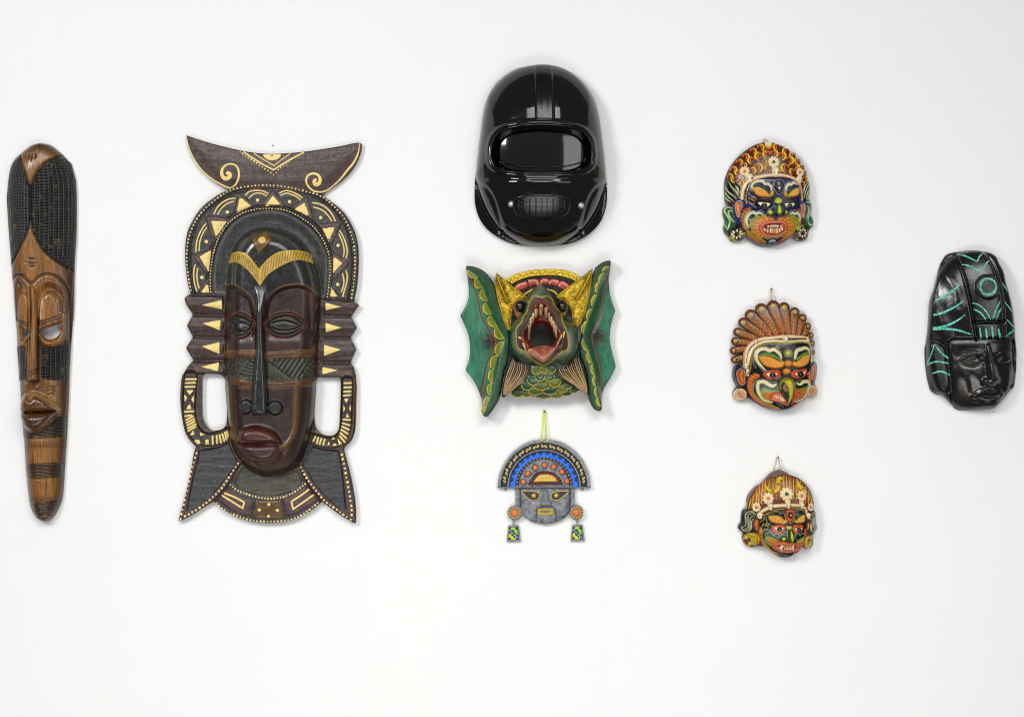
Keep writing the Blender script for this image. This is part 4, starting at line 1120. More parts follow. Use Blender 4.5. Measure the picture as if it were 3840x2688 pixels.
# ================================================================ winged open-mouthed dragon mask
def dragon():
    c = mapper(1710, 960, .38581)
    paint = paint_mat("satin_painted_carving", rough=0.33, scale=70, stretch=(1.5, 1, .6), var=0.28, bump=0.25, bscale=260, coat=0.25, streak=0.2)
    leaf = paint_mat("gold_leaf", rough=0.3, metal=0.55, scale=220, var=0.35, bump=0.6, bscale=700, speck=0.25)
    eye_m = paint_mat("lacquer_black", rough=0.12, scale=40, var=0.1, bump=0.03, coat=0.6, rvar=0.04)
    toothm = paint_mat("ivory_paint", rough=0.4, scale=150, var=0.2, bump=0.25, bscale=500)
    t = thing('winged_dragon_mask', 'green and gold winged dragon mask with wide open fanged mouth below the black helmet', 'mask', 2020, 1265, 70)
    GR, DG, OL, YE, BR, GD = '33785a', '1c4a30', '8a9434', 'e4cc4a', '5a4236', 'd8b838'
    # --- crest behind the head
    cr = spline(c([(480,238),(560,185),(680,150),(820,132),(980,130),(1100,147),(1180,185),(1218,222)]), False, 4) + c([(1180,420),(1000,560),(700,560),(520,420)])
    f0 = Field(1885, 1000, 2200, 1180, 2.5, 52, '241c18')
    gold_a = spline(c([(480,238),(560,185),(680,150),(820,132),(980,130),(1100,147),(1180,185),(1218,222)]), False, 4)
    gold_b = spline(c([(1175,262),(1110,225),(980,195),(820,195),(690,213),(590,250),(545,282)]), False, 4)
    d0, _ = seg_dist(f0.X, f0.Y, gold_b); f0.H -= np.where(inside(f0.X, f0.Y, gold_a + gold_b), 0, 7 * sstep(d0 / 4))
    crest = piece('crest_arch', f0, cr, t, paint, floor=2, off=0, wallcol='8a7424', bevel=2)
    gb = piece('gold_band', f0, gold_a + gold_b, crest, leaf, rise=2, bevel=3, off=.6, color=GD, skirt=4)
    zz = []
    for k in range(28):
        tt = k / 27; i = tt * (len(gold_a) - 1)
        a = np.array(gold_a); b = np.array(gold_b[::-1])
        pa = np.array([np.interp(i, range(len(a)), a[:, j]) for j in (0, 1)]); ib = tt * (len(b) - 1)
        pb = np.array([np.interp(ib, range(len(b)), b[:, j]) for j in (0, 1)])
        zz.append(tuple(pa * (.72 if k % 2 == 0 else .22) + pb * (.28 if k % 2 == 0 else .78)))
    strand('zigzag_line', f0, resample(zz, 3.5), 3.2, gb, leaf, color='2e2208', rise=.5, off=2.4)
    for q in ([(575,322),(590,285),(640,262),(690,252),(702,300),(640,330),(600,350)], [(705,252),(750,235),(805,228),(808,272),(760,285),(712,300)], [(822,268),(825,232),(870,218),(898,228),(892,272),(850,276)],
              [(905,272),(912,232),(960,226),(1000,240),(988,290),(945,285)], [(1000,295),(1012,246),(1060,256),(1105,290),(1070,335),(1030,325)]):
        p = spline(c(q), True, 3)
        pt = piece('pink_petal', f0, p, crest, paint, rise=5, bevel=6, off=.2, color='b84a38', skirt=4)
        m = c([(q[0][0] + 6, q[0][1] - 4), ((q[1][0] + q[2][0]) / 2, (q[1][1] + q[2][1]) / 2 + 14), (q[3][0] - 8, q[3][1] + 16)])
        strand('petal_edge', f0, resample(spline(m, False, 4), 4), 12, pt, paint, color='dd8a74', rise=.8, off=4.6)
    for q in ([(660,380),(740,330),(790,320)], [(880,325),(950,345),(985,380)]):
        strand('gold_crescent', f0, resample(spline(c(q), False, 4), 4), 8, crest, paint, color=YE, rise=3)
    # --- wings
    def wing(out, spine, fold, scales, lines, burst, rings, flip):
        f = Field(min(p[0] for p in out) - 6, min(p[1] for p in out) - 6, max(p[0] for p in out) + 8, max(p[1] for p in out) + 8, 2.5, 30, GR)
        X, Y = f.X, f.Y
        n = vnoise(X.shape, 30, 5 + flip, 4, (2, .5))
        f.C *= (1 + .3 * n)[..., None]
        dsp, _ = seg_dist(X, Y, spine)
        fd, _ = seg_dist(X, Y, fold)
        # membrane dished from its rim to the fold; the thick outer roll stands proud
        f.H += 8 * np.clip(fd / 60, 0, 1)
        f.H += 34 * np.exp(-(dsp / 30) ** 4) 
        f.mix((slice(None), slice(None)), np.exp(-(dsp / 32) ** 4) * .72, '26421f')
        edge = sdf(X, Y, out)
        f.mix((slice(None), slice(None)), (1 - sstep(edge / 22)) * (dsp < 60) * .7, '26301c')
        # foxed brown stain round the root
        bx, by = c(*burst)
        f.mix((slice(None), slice(None)), np.exp(-((X - bx) / 16) ** 2 - ((Y - by) / 32) ** 2) * .95, '14100e')
        s_ = 1 if flip else -1
        rg = np.random.default_rng(4 + flip)
        for k in range(22):
            a = math.radians(-72 + 144 * k / 21); L = rg.uniform(34, 72)
            pts = [(bx + s_ * L * q * math.cos(a) + 3 * math.sin(q * 7 + k), by + L * q * math.sin(a) + 3 * math.cos(q * 8 + k)) for q in np.linspace(.15, 1, 8)]
            f.line(pts, 2.2, '16120f', taper=[3.6, 2.2, 1.0]); 
            if k % 3 == 0: f.line([(x + 3, y + 4) for x, y in pts[:6]], 1.6, '9a4034', op=.8)
        for rx_, ry_ in rings: f.line(circle(*c(rx_, ry_), 4.6, 9 if not flip else 8), 2, '17241c', closed=True)
        for ln in lines: 
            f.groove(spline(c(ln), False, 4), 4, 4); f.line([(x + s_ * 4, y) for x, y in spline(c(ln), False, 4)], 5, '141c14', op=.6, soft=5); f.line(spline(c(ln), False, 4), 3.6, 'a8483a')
        f.H += .6 * vnoise(X.shape, 4, 9, 2, (5, 1))
        f.H = np.where(edge < 6, f.H - 8 * (1 - rnd(np.clip(edge, 0, 6) / 6)), f.H)
        # the wing blade is set at an angle to the wall
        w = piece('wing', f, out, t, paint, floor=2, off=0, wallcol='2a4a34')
        for (x, y, L, W, rot) in scales:
            px, py = c(x, y); ca, sa = math.cos(math.radians(rot)), math.sin(math.radians(rot))
            def tr(u, v): return (px + u * ca - v * sa, py + u * sa + v * ca)
            a, b = L * .386 / 2, W * .386 * 1.3
            s0 = [tr(-a, 0)] + [tr(-a * math.cos(th), b * math.sin(th)) for th in np.linspace(.2, math.pi - .2, 9)] + [tr(a, 0)]
            sp = piece('wing_scale', f, s0, w, paint, rise=3.5, bevel=7, off=.2, color=OL, skirt=4, step=4)
            strand('scale_rim', f, resample(s0, 3), 4.2, sp, paint, color=YE, rise=2.5, off=1.2, widths=[2, 4.5, 5, 4.5, 2])
        return f
    lw = spline(c([(100,100),(170,105),(260,140),(320,195),(372,280),(395,390),(430,500),(470,620),(512,720),(524,820),(515,950),(505,1040),(475,1100),(458,1200),(440,1320),(420,1400),(370,1480),(320,1545)]), False, 3) + \
        spline(c([(320,1545),(285,1557),(262,1532),(256,1492),(262,1460)]), False, 3) + spline(c([(262,1455),(245,1370),(190,1235),(97,1107)]), False, 4) + \
        spline(c([(95,1098),(128,1010),(140,900),(122,760),(48,585)]), False, 4) + spline(c([(46,575),(100,480),(128,380),(122,260),(106,150)]), False, 4)
    wing(lw, spline(c([(150,135),(250,190),(320,290),(370,420),(420,560),(475,700),(500,820),(465,960),(440,1100),(410,1220),(380,1330),(330,1450),(295,1530)]), False, 4),
         spline(c([(120,190),(200,320),(260,520),(380,770),(385,850),(320,1010),(285,1180),(250,1370)]), False, 4),
         [(165,165,120,26,218),(232,262,105,40,247),(285,375,120,42,250),(318,500,125,44,250),(365,625,120,44,244),(437,740,135,48,244),
          (437,905,140,48,292+180),(388,1035,130,44,278+180),(362,1165,130,36,265+180),(345,1290,115,34,285+180),(315,1415,110,32,295+180),(278,1500,70,26,290+180)] and
         [(170,172,120,30,35),(235,262,110,40,62),(290,378,120,42,66),(325,505,125,46,64),(372,625,125,46,60),(440,742,140,50,60),
          (447,905,150,48,112),(392,1035,135,44,104),(365,1165,130,36,92),(348,1290,115,34,100),(318,1415,110,34,110),(286,1500,70,30,115)],
         [[(128,205),(190,310),(232,440),(262,590),(320,690),(388,825)], [(388,830),(370,930),(310,1060),(285,1180),(262,1300),(250,1385)]], (355, 825), [(145,682),(162,1002)], 0)
    rw = spline(c([(1350,118),(1420,66),(1492,45)]), False, 4) + spline(c([(1500,60),(1498,110),(1488,190),(1482,220)]), False, 3) + spline(c([(1482,225),(1490,330),(1510,430),(1547,528)]), False, 4) + \
        spline(c([(1547,536),(1515,620),(1495,740),(1500,860),(1551,1068)]), False, 4) + spline(c([(1550,1078),(1500,1180),(1450,1260),(1425,1320),(1412,1400)]), False, 4) + \
        spline(c([(1415,1480),(1400,1499),(1350,1490),(1310,1440),(1282,1360),(1276,1270),(1265,1150),(1235,1050),(1205,980),(1198,850),(1220,740),(1235,600),(1260,470),(1300,330),(1320,200)]), False, 3)
    wing(rw, spline(c([(1460,80),(1390,140),(1355,230),(1325,350),(1290,480),(1250,610),(1225,740),(1225,850),(1260,1000),(1300,1130),(1320,1260),(1340,1370),(1375,1470)]), False, 4),
         spline(c([(1470,220),(1430,330),(1400,500),(1325,740),(1340,860),(1380,1000),(1405,1200),(1412,1380)]), False, 4),
         [(1458,140,80,22,-28+180),(1418,218,105,22,-65+180),(1383,310,110,24,-75+180),(1350,440,125,28,-72+180),(1305,570,120,28,-68+180),(1258,695,130,28,-68+180),
          (1262,862,130,28,-115+180),(1308,985,120,30,-110+180),(1340,1100,115,24,-100+180),(1355,1210,105,22,-92+180),(1370,1315,100,20,-92+180),(1392,1410,90,20,-105+180)],
         [[(1480,225),(1440,300),(1425,450),(1390,600),(1325,740)], [(1318,760),(1330,860),(1378,1000),(1400,1150),(1415,1380)]], (1352, 775), [(1492,638),(1480,965)], 1)
    # --- golden horns
    def horn(poly, rdg, seed, bm):
        f = Field(min(p[0] for p in poly) - 5, min(p[1] for p in poly) - 5, max(p[0] for p in poly) + 6, max(p[1] for p in poly) + 6, 2.0, 66, 'd4b038')
        d = sdf(f.X, f.Y, poly); f.H += 16 * rnd(d / 22)
        rr = spline(c(rdg), False, 4); f.ridge(rr, 7, 14)
        cen = np.array(poly).mean(0); rg = np.random.default_rng(seed)
        for x, y in resample(rr, 11):
            for k in (-1, 1):
                q = [(x + k * 5, y + 1), (x + k * 11, y + 5), (x + k * 17, y + 3)]
                f.groove(q, 2.2, 4); f.line(q, 2.2, '5c4416', op=.8)
        for s_ in (-1, 1): f.line([(x + s_ * 4.5, y) for x, y in rr], 2.2, '6a5018', op=.8)
        n = vnoise(f.X.shape, 7, seed, 3); f.H += 4.5 * np.clip(n, -.3, .6) * (d > 4)
        f.C *= (1 + .45 * n)[..., None]
        f.mix((slice(None), slice(None)), np.clip(-n * 2.4 - .5, 0, 1) * .8, '4a3410')
        h = piece('gold_horn', f, poly, t, leaf, floor=20, off=0, wallcol='8a6c1c')
        for (x, y, r) in bm: 
            for k in (1.0, .55):
                strand('horn_scroll', f, resample(circle(*c(x, y), r * k, n=12), 2.5), 2.6, h, leaf, color='d8b83e', rise=2.5, closed=True, cap=False)
        e = close_samples(poly, 9)
        strand('horn_edge', f, resample(spline([p for p in poly], False, 2), 4), 4, h, leaf, color='d8b83e', rise=3, off=.2)
        return f
    horn(c([(390,168),(440,205),(540,292),(685,402),(640,440),(560,490),(540,560),(535,650),(518,728),(470,640),(430,500),(400,380),(385,250)]), [(395,190),(440,300),(500,440)], 3, [(520,455,9),(470,520,8),(585,430,8),(490,600,6)])
    horn(c([(1320,125),(1312,250),(1290,400),(1262,520),(1232,600),(1175,682),(1130,610),(1120,520),(1060,440),(975,402),(1100,300),(1200,220)]), [(1315,150),(1240,300),(1170,420)], 6, [(1110,410,10),(1180,480,11),(1235,440,7),(1200,560,7)])
    # --- scaled throat
    th = spline(c([(540,1310),(640,1342),(760,1360),(880,1365),(1000,1355),(1120,1330),(1210,1300)]), False, 4) + c([(1180,1120),(1000,960),(700,960),(560,1120)])
    ft = Field(1900, 1300, 2190, 1500, 2.5, 44, '223824')
    ft.H += 62 * rnd((c(0, 1385)[1] - ft.Y) / 120) * np.clip(1 - ((ft.X - c(850, 0)[0]) / 150) ** 2, .1, 1) ** .6
    thr = piece('throat', ft, th, t, paint, floor=2, off=0)
    sc_ = [(600,1325,120,70,0),(690,1328,110,60,0),(850,1345,170,60,0),(975,1342,130,55,0),(1070,1322,110,55,0),(1140,1300,80,45,0),
           (770,1298,140,80,1),(690,1250,110,80,2),(1030,1272,120,80,1),(910,1290,150,85,2),(1080,1250,90,60,1),(830,1240,165,95,3),(750,1190,120,100,4),(960,1212,110,95,4),(815,1150,100,100,5),(905,1158,105,90,5),(780,1090,95,95,6),(925,1085,85,80,6),(853,1092,70,80,7)]
    cols = ['3e5c34', '5a6a30', '30563c', '6a7428', '2c5040']
    for i, (x, y, w, h, lv) in enumerate(sc_):
        px, py = c(x, y); a, b = w * .193, h * .386 * .62
        s0 = [(px - a, py - b * .45), (px - a * .96, py)] + [(px - a * math.cos(q), py + b * math.sin(q)) for q in np.linspace(.3, math.pi - .3, 9)] + [(px + a * .96, py), (px + a, py - b * .45)]
        sp = piece('throat_scale', ft, s0, thr, paint, rise=3, bevel=8, off=1.0 + 1.6 * lv, color=cols[i % 5], skirt=5, step=5)
        strand('scale_rim', ft, resample(s0[1:-1], 3), 4.0, sp, paint, color='c9a83c', rise=2.2, off=2.0 + 1.6 * lv, widths=[2.5, 4.5, 5, 4.5, 2.5])
    # --- head
    head = spline(c([(815,272),(862,300),(905,350),(955,420),(1000,480),(1040,560),(1090,620),(1140,640),(1172,700),(1186,790),(1192,880),(1170,960),(1110,1030),(1030,1075),(960,1050),(910,1075),(850,1094),(790,1075),(730,1040),(690,1060),(620,1030),(560,970),(528,880),(522,780),(530,700),(556,630),(600,580),(640,520),(655,450),(700,380),(750,320)]), True, 3)
    mouth = spline(c([(822,412),(770,394),(738,412),(705,480),(685,550),(655,592),(635,650),(608,678),(588,705),(583,780),(590,862),(615,905),(678,930),(722,985),(790,1038),(850,1066),(910,1030),(960,985),(1020,932),(1070,915),(1088,858),(1075,765),(1050,690),(1026,640),(1020,565),(990,530),(950,480),(930,422),(880,396)]), True, 3)
    hole = spline(c([(832,655),(900,700),(945,770),(968,850),(930,872),(850,876),(750,884),(712,845),(722,750),(770,692)]), True, 3)
    f = Field(1900, 1055, 2185, 1390, 2.2, 80, '2c5f44')
    X, Y = f.X, f.Y
    hd = sdf(X, Y, head); md = sdf(X, Y, mouth); kd = sdf(X, Y, hole)
    f.C *= (1 + .35 * vnoise(X.shape, 24, 2, 4))[..., None]
    f.mix((slice(None), slice(None)), np.clip(vnoise(X.shape, 26, 7, 3) * 1.6 + .15, 0, 1) * .75, '16281c')
    f.H = 44 + 160 * rnd(hd / 78)
    f.H = np.where(md > 0, f.H + 6 - 84 * sstep((md - 24) / 30), f.H)
    f.H = np.where(kd > -12, f.H - 30 * sstep((kd + 12) / 12), f.H)
    f.ridge(spline(c([(815,280),(822,350),(820,410)]), False, 4), 7, 8)
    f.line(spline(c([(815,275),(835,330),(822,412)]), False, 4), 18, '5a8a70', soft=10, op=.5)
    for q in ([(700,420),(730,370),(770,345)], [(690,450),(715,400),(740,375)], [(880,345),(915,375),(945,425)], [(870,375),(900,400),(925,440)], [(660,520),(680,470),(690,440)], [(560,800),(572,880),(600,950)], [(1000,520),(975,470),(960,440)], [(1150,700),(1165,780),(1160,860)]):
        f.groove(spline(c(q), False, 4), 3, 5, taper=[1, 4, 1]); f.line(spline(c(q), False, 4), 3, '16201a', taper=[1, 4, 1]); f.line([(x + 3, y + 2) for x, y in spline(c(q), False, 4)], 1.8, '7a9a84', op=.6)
    f.paint(mouth, '4a352c', soft=2)
    gum = spline(c([(822,438),(790,452),(762,500),(738,570),(722,640),(700,700),(690,770),(705,840),(735,885),(690,880),(670,800),(690,740),(960,700),(985,760),(985,830),(965,890),(940,870),(975,800),(950,700),(925,600),(905,530),(880,470),(850,440)]), True, 3)
    f.paint(gum, '7c3828', soft=3); f.paint(spline(c([(820,440),(770,510),(730,620),(700,760),(740,880),(960,880),(990,770),(950,640),(900,520),(860,460)]), True, 3), '7a2a1c', soft=3)
    f.line(mouth, 4.2, 'dcc04c', closed=True); f.ridge(mouth, 3, 3, closed=True)
    # short hatching of bristles round the jaw
    MP = np.array(resample(mouth + [mouth[0]], 5.0)); cxm, cym = MP.mean(0)
    for (x, y) in MP:
        if y > c(0, 740)[1] or (y < c(0, 560)[1]):
            v = np.array([x - cxm, y - cym]); v /= np.hypot(*v)
            L = 13 if y > c(0, 740)[1] else 6
            f.line([(x + v[0] * 4.5, y + v[1] * 4.5), (x + v[0] * L, y + v[1] * (L) + 2)], 2.0, 'c4b482' if y > c(0, 740)[1] else '1a1a16', taper=[2.4, 1.2])
    for q in ([(1130,740),(1160,820),(1170,890),(1115,950)], [(1170,960),(1130,1000),(1080,1010)], [(600,1000),(570,980)]):
        f.line(spline(c(q), False, 4), 3, '8a3a30', taper=[1.5, 4, 1.5])
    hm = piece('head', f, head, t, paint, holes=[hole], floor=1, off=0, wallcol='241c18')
    cav = Field(1960, 1200, 2100, 1320, 3.0, 8, '5e584e'); piece('throat_shade_disc', cav, circle(*c(838, 790), 62, 54, 24), hm, paint, off=0, floor=1)  # added dark disc, its colour stands in for shade behind the mouth hole
    tongue = spline(c([(690,918),(740,890),(850,868),(950,888),(965,905),(935,945),(900,985),(850,1030),(785,1000),(725,965)]), True, 3)
    piece('tongue', f, tongue, hm, paint, rise=16, bevel=22, off=1.5, color='cf8068', skirt=10)
    for q, w in (([(640,795),(680,840),(715,880)], 17), ([(1018,760),(985,820),(950,880)], 13)):
        strand('red_gum', f, resample(spline(c(q), False, 4), 4), w, hm, paint, color='a8402c', rise=10)
    for x0, y0, x1, y1, w in ((824,490,822,575,14),(868,515,872,605,11),(898,565,905,640,9),(918,600,926,680,9),(938,640,952,740,9),(958,690,970,790,9),(780,530,775,600,11),(752,570,745,650,10),(730,610,722,700,10),(715,680,708,810,10),
                              (612,790,640,812,7),(650,850,680,912,7),(1045,740,1035,800,7),(1020,770,965,885,7),(1000,810,960,870,6)):
        pts = c([(x0, y0), ((x0 + x1) / 2, (y0 + y1) / 2), (x1, y1)])
        strand('tooth', f, resample(pts, 3), w, hm, toothm, color='e2cf98', rise=9, off=2, widths=[w, w * .95, w * .45])
    for sx, (x, y) in ((-1, (622, 492)), (1, (1032, 492))):
        sk = spline(c([(x - 62, y - 10), (x - 45, y + 85), (x - 10, y + 130), (x + 40, y + 70), (x + 50, y - 20), (x, y - 70)]) if sx < 0 else c([(x + 48, y - 10), (x + 45, y + 60), (x + 15, y + 110), (x - 30, y + 60), (x - 45, y - 20), (x, y - 70)]), True, 4)
        f2 = Field(sk[0][0] - 70, c(0, 400)[1], sk[0][0] + 90, c(0, 660)[1], 2.5, 84, 'a8683a')
        soc = piece('eye_socket', f2, sk, t, paint, rise=22, bevel=20, off=0, color='a86a3c', floor=40)
        em = dome_mesh('dragon_eyeball', 21, 24, '17110f', eye_m, n=20, rings=6)
        stud('eyeball', f2, *c(x, y), soc, em, .98, 1.12, h=100, tilt=False)
    # --- beard tufts either side of the throat
    def tuft(poly, guides, n, seed):
        f = Field(min(p[0] for p in poly) - 5, min(p[1] for p in poly) - 5, max(p[0] for p in poly) + 6, max(p[1] for p in poly) + 6, 2.5, 78, '2c221a')
        d = sdf(f.X, f.Y, poly); f.H += 22 * rnd(d / 24)
        b = piece('beard_tuft', f, poly, t, paint, rise=0, off=0, floor=30)
        A, B = [np.array(resample(spline(c(g), False, 4), 3.5)) for g in guides]
        m = 40
        A = np.c_[np.interp(np.linspace(0, 1, m), np.linspace(0, 1, len(A)), A[:, 0]), np.interp(np.linspace(0, 1, m), np.linspace(0, 1, len(A)), A[:, 1])]
        B = np.c_[np.interp(np.linspace(0, 1, m), np.linspace(0, 1, len(B)), B[:, 0]), np.interp(np.linspace(0, 1, m), np.linspace(0, 1, len(B)), B[:, 1])]
        for k in range(n):
            q = (k + .5) / n; P = A * (1 - q) + B * q
            col = ['cdb57c', 'b8985a', 'd8c690', 'a86a40'][k % 4]
            strand('beard_strand', f, [tuple(p) for p in P[2:-1]], 3.4, b, paint, color=col, rise=2.4, off=.2, widths=[1.6, 3.6, 3.8, 3.2, 1.2])
    tuft(spline(c([(560,960),(620,1010),(690,1000),(722,1060),(728,1125),(695,1190),(610,1260),(540,1315),(472,1372),(450,1345),(462,1240),(488,1120),(520,1010)]), True, 3),
         ([(545,1000),(500,1120),(470,1240),(460,1350)], [(690,1005),(722,1080),(700,1180),(590,1270),(478,1365)]), 11, 1)
    tuft(spline(c([(1000,985),(1060,1060),(1160,930),(1205,1000),(1245,1120),(1275,1250),(1278,1342),(1200,1300),(1090,1250),(990,1180),(948,1110),(965,1040)]), True, 3),
         ([(1185,960),(1225,1100),(1262,1240),(1272,1335)], [(990,1010),(965,1085),(1010,1170),(1130,1245),(1265,1338)]), 12, 2)
dragon()

# ================================================================ grey clay mask with half-round headdress
def sun_mask():
    c = mapper(1840, 1520, .33613)
    clay = paint_mat("grey_clay", rough=0.5, scale=160, var=0.3, bump=0.5, bscale=500, speck=0.22, spec=0.5)
    enamel = paint_mat("bright_enamel", rough=0.35, scale=160, var=0.1, bump=0.12, bscale=400)
    gold = paint_mat("gold_enamel", rough=0.32, metal=0.15, scale=200, var=0.15, bump=0.2, bscale=500)
    wire = paint_mat("jewellery_wire", rough=0.35, metal=0.8, var=0.2, bump=0.1)
    cordm = paint_mat("yellow_cord", rough=0.6, scale=400, var=0.15, bump=0.3, bscale=900)
    t = thing('half_round_headdress_mask', 'small grey clay mask with blue and gold half-round headdress on a yellow cord', 'mask', 2040, 1800, 16)
    arch = [tuple(p) for p in spline(c([(78,910),(90,800),(125,700),(185,600),(265,510),(370,435),(470,395),(590,380),(720,392),(830,430),(930,500),(1010,590),(1065,690),(1100,790),(1115,905)]), False, 4)] + c([(600,925)])
    f = Field(1862, 1644, 2220, 1970, 2.0, 17, '80848a')
    X, Y = f.X, f.Y
    nz = vnoise(X.shape, 6, 3, 3)
    f.C *= (1 + .25 * nz)[..., None]
    f.mix((slice(None), slice(None)), np.clip(nz * 2 - .1, 0, 1) * .5, 'a0a6aa'); f.mix((slice(None), slice(None)), np.clip(-nz * 2 - .2, 0, 1) * .6, '33363a')
    x0, y0 = c(596, 905)
    def ring(r0x, r0y, r1x, r1y):  # between two half ellipses
        return arc(x0, y0, r1x * .33613, r1y * .33613, 0, 180, 40) + arc(x0, y0, r0x * .33613, r0y * .33613, 180, 0, 40)
    def dome_ring(r0x, r0y, r1x, r1y, h, col):
        p = ring(r0x, r0y, r1x, r1y); f.plateau(p, h, 3)
        if col: f.paint(p, col, soft=2)
    dome_ring(410, 410, 480, 487, -7, '24272a')     # scroll channel
    dome_ring(320, 330, 392, 400, -5, '2c2f33')     # triangle channel
    dome_ring(280, 300, 322, 332, -4, '2e3134')     # bead channel
    f.plateau(arc(x0, y0, 275 * .336, 290 * .336, 0, 180, 30), 4, 8, True)
    inner = spline(c([(420,888),(450,820),(500,760),(560,738),(640,735),(710,755),(770,810),(805,888)]), False, 4)
    f.plateau(inner, -5, 3); f.paint(inner, '2a2a2c')
    headdress = piece('headdress', f, arch, t, clay, floor=1, off=0, wallcol='4a4d52')
    # raised rims
    for rx, ry, w in ((500, 508, 9), (402, 405, 4.5)):
        strand('clay_rim', f, resample(arc(x0, y0, rx * .33613, ry * .33613, 1, 179, 60), 4), w, headdress, clay, color='9a9fa4', rise=3)
    strand('clay_rim', f, resample(c([(80,912),(600,915),(1112,912)]), 5), 6, headdress, clay, color='777c82', rise=4)
    # scrolls
    pts = resample(arc(x0, y0, 447 * .33613, 450 * .33613, 4, 176, 80), 1.0)
    n = 15
    for k in range(n):
        i = int((k + .5) / n * (len(pts) - 1)); px, py = pts[i]
        q = pts[min(i + 3, len(pts) - 1)]; a = math.atan2(q[1] - py, q[0] - px)
        L, sg = 19.0, (-1 if k < n / 2 else 1)
        loc = [(-.05, .28), (-.18, .22), (-.2, .05), (-.38, -.02), (-.5, .12), (-.42, .3), (-.3, .2)]
        s0 = [(-.36, .10), (-.30, .26), (-.44, .32), (-.54, .12), (-.44, -.10), (-.22, -.12), (0, 0), (.22, .12), (.44, .10), (.54, -.12), (.44, -.32), (.30, -.26), (.36, -.10)]
        S_ = [(px + (u * math.cos(a) - v * sg * math.sin(a)) * L, py + (u * math.sin(a) + v * sg * math.cos(a)) * L) for u, v in s0]
        strand('gold_scroll', f, resample(spline(S_, False, 4), 1.6), 5.4, headdress, gold, color='f2d68c', rise=5, off=.3, widths=[3.6, 4.0, 3.4, 6.4, 3.4, 4.0, 3.6])
    # blue sawtooth arch: one piece with teeth outward
    nt = 15; ob = []
    for k in range(nt * 2 + 1):
        th = 180 * k / (nt * 2); rx, ry = ((345, 350) if k % 2 == 0 else (388, 397))
        if k in (0, nt * 2): rx, ry = 375, 375
        ob.append((x0 + rx * .33613 * math.cos(math.radians(th)), y0 - ry * .33613 * math.sin(math.radians(th)) + (2 if k in (0, nt * 2) else 0)))
    bl = ob + arc(x0, y0 + 2, 318 * .33613, 328 * .33613, 180, 0, 40)
    piece('blue_sawtooth_arch', f, bl, headdress, enamel, rise=4.5, bevel=2.5, off=.3, color='2a70ee', skirt=3)
    yb = dome_mesh('yellow_bead', 3.6, 4.5, 'c9a21c', enamel, n=10, rings=3)
    rb = dome_mesh('red_bead', 3.1, 4, 'c83a2e', enamel, n=10, rings=3)
    orb = dome_mesh('orange_cabochon', 9.2, 6, 'e87436', enamel, n=16, rings=4)
    bb = dome_mesh('blue_bead', 3.4, 3, '2a5fc0', enamel, n=10, rings=3)
    for k in range(25):
        th = math.radians(1.5 + 177 * k / 24)
        stud('yellow_bead', f, x0 + 302 * .33613 * math.cos(th), y0 - 316 * .33613 * math.sin(th), headdress, yb, RNG.uniform(.92, 1.08), RNG.uniform(.92, 1.08), tilt=False)
    for x, y in ((365, 850), (415, 760), (498, 693), (602, 665), (703, 683), (795, 742), (851, 842)):
        o = stud('orange_cabochon', f, *c(x, y), headdress, orb, 1, 1.08, 25 if x < 500 else (-25 if x > 700 else 0), tilt=False)
        ring_pts = resample(circle(*c(x, y), 11.2, 12.2) + [circle(*c(x, y), 11.2, 12.2)[0]], 2.5)
        strand('cabochon_rim', f, ring_pts[:-1], 2.2, headdress, clay, color='2a2a2c', rise=1.2, closed=True, cap=False)
    piece('gold_sun', f, spline(c([(475,855),(500,815),(545,775),(610,765),(680,775),(725,805),(752,850)]), False, 4), headdress, gold, rise=6, bevel=8, off=.5, color='e0b85c')
    for x, y in ((448,872),(458,835),(478,808),(505,785),(537,765),(572,752),(608,746),(648,750),(685,760),(718,778),(744,800),(768,828),(780,863),(486,872),(520,873),(555,874),(593,873),(630,874),(667,873),(705,870),(742,870)):
        stud('red_bead', f, *c(x, y), headdress, rb, RNG.uniform(.95, 1.08), 1, tilt=False)
    # --- face
    g = Field(1900, 1815, 2180, 1975, 2.0, 14, '80848a'); X, Y = g.X, g.Y
    nz = vnoise(X.shape, 6, 13, 3)
    g.mix((slice(None), slice(None)), np.clip(nz * 2 - .1, 0, 1) * .45, 'a4a9ad'); g.mix((slice(None), slice(None)), np.clip(-nz * 2 - .1, 0, 1) * .6, '34373b')
    face = c([(275,912),(940,912),(938,1100)]) + spline(c([(890,1140),(880,1190),(840,1240),(770,1285),(700,1310),(610,1322),(520,1310),(440,1285),(385,1245),(340,1190),(325,1140)]), False, 4) + c([(278,1105)])
    mid = c([(330,915),(885,915)]) + spline(c([(885,1120),(880,1190),(840,1240),(770,1285),(700,1310),(610,1322),(520,1310),(440,1285),(385,1245),(345,1190),(330,1120)]), False, 4)
    g.plateau(mid, 14, 22, True)
    for q in ([(330,915),(330,1120)], [(885,915),(885,1120)], [(505,1290),(520,1140),(580,1135),(700,1130),(720,1150),(735,1300)]):
        g.groove(c(q), 3, 4); g.line(c(q), 3, '26282b')
    g.line(c([(300,918),(930,918)]), 7, '2a2c30', soft=3)
    nose = c([(580,940),(640,940),(645,1010),(650,1060),(685,1085),(685,1118),(545,1118),(548,1085),(578,1060),(582,1010)])
    g.plateau(nose, 9, 5); 
    fp = piece('face', g, face, t, clay, floor=1, off=0, wallcol='4a4d52')
    piece('nose', g, nose, fp, clay, off=.8, rise=2, bevel=4, skirt=6, color='7d8186')
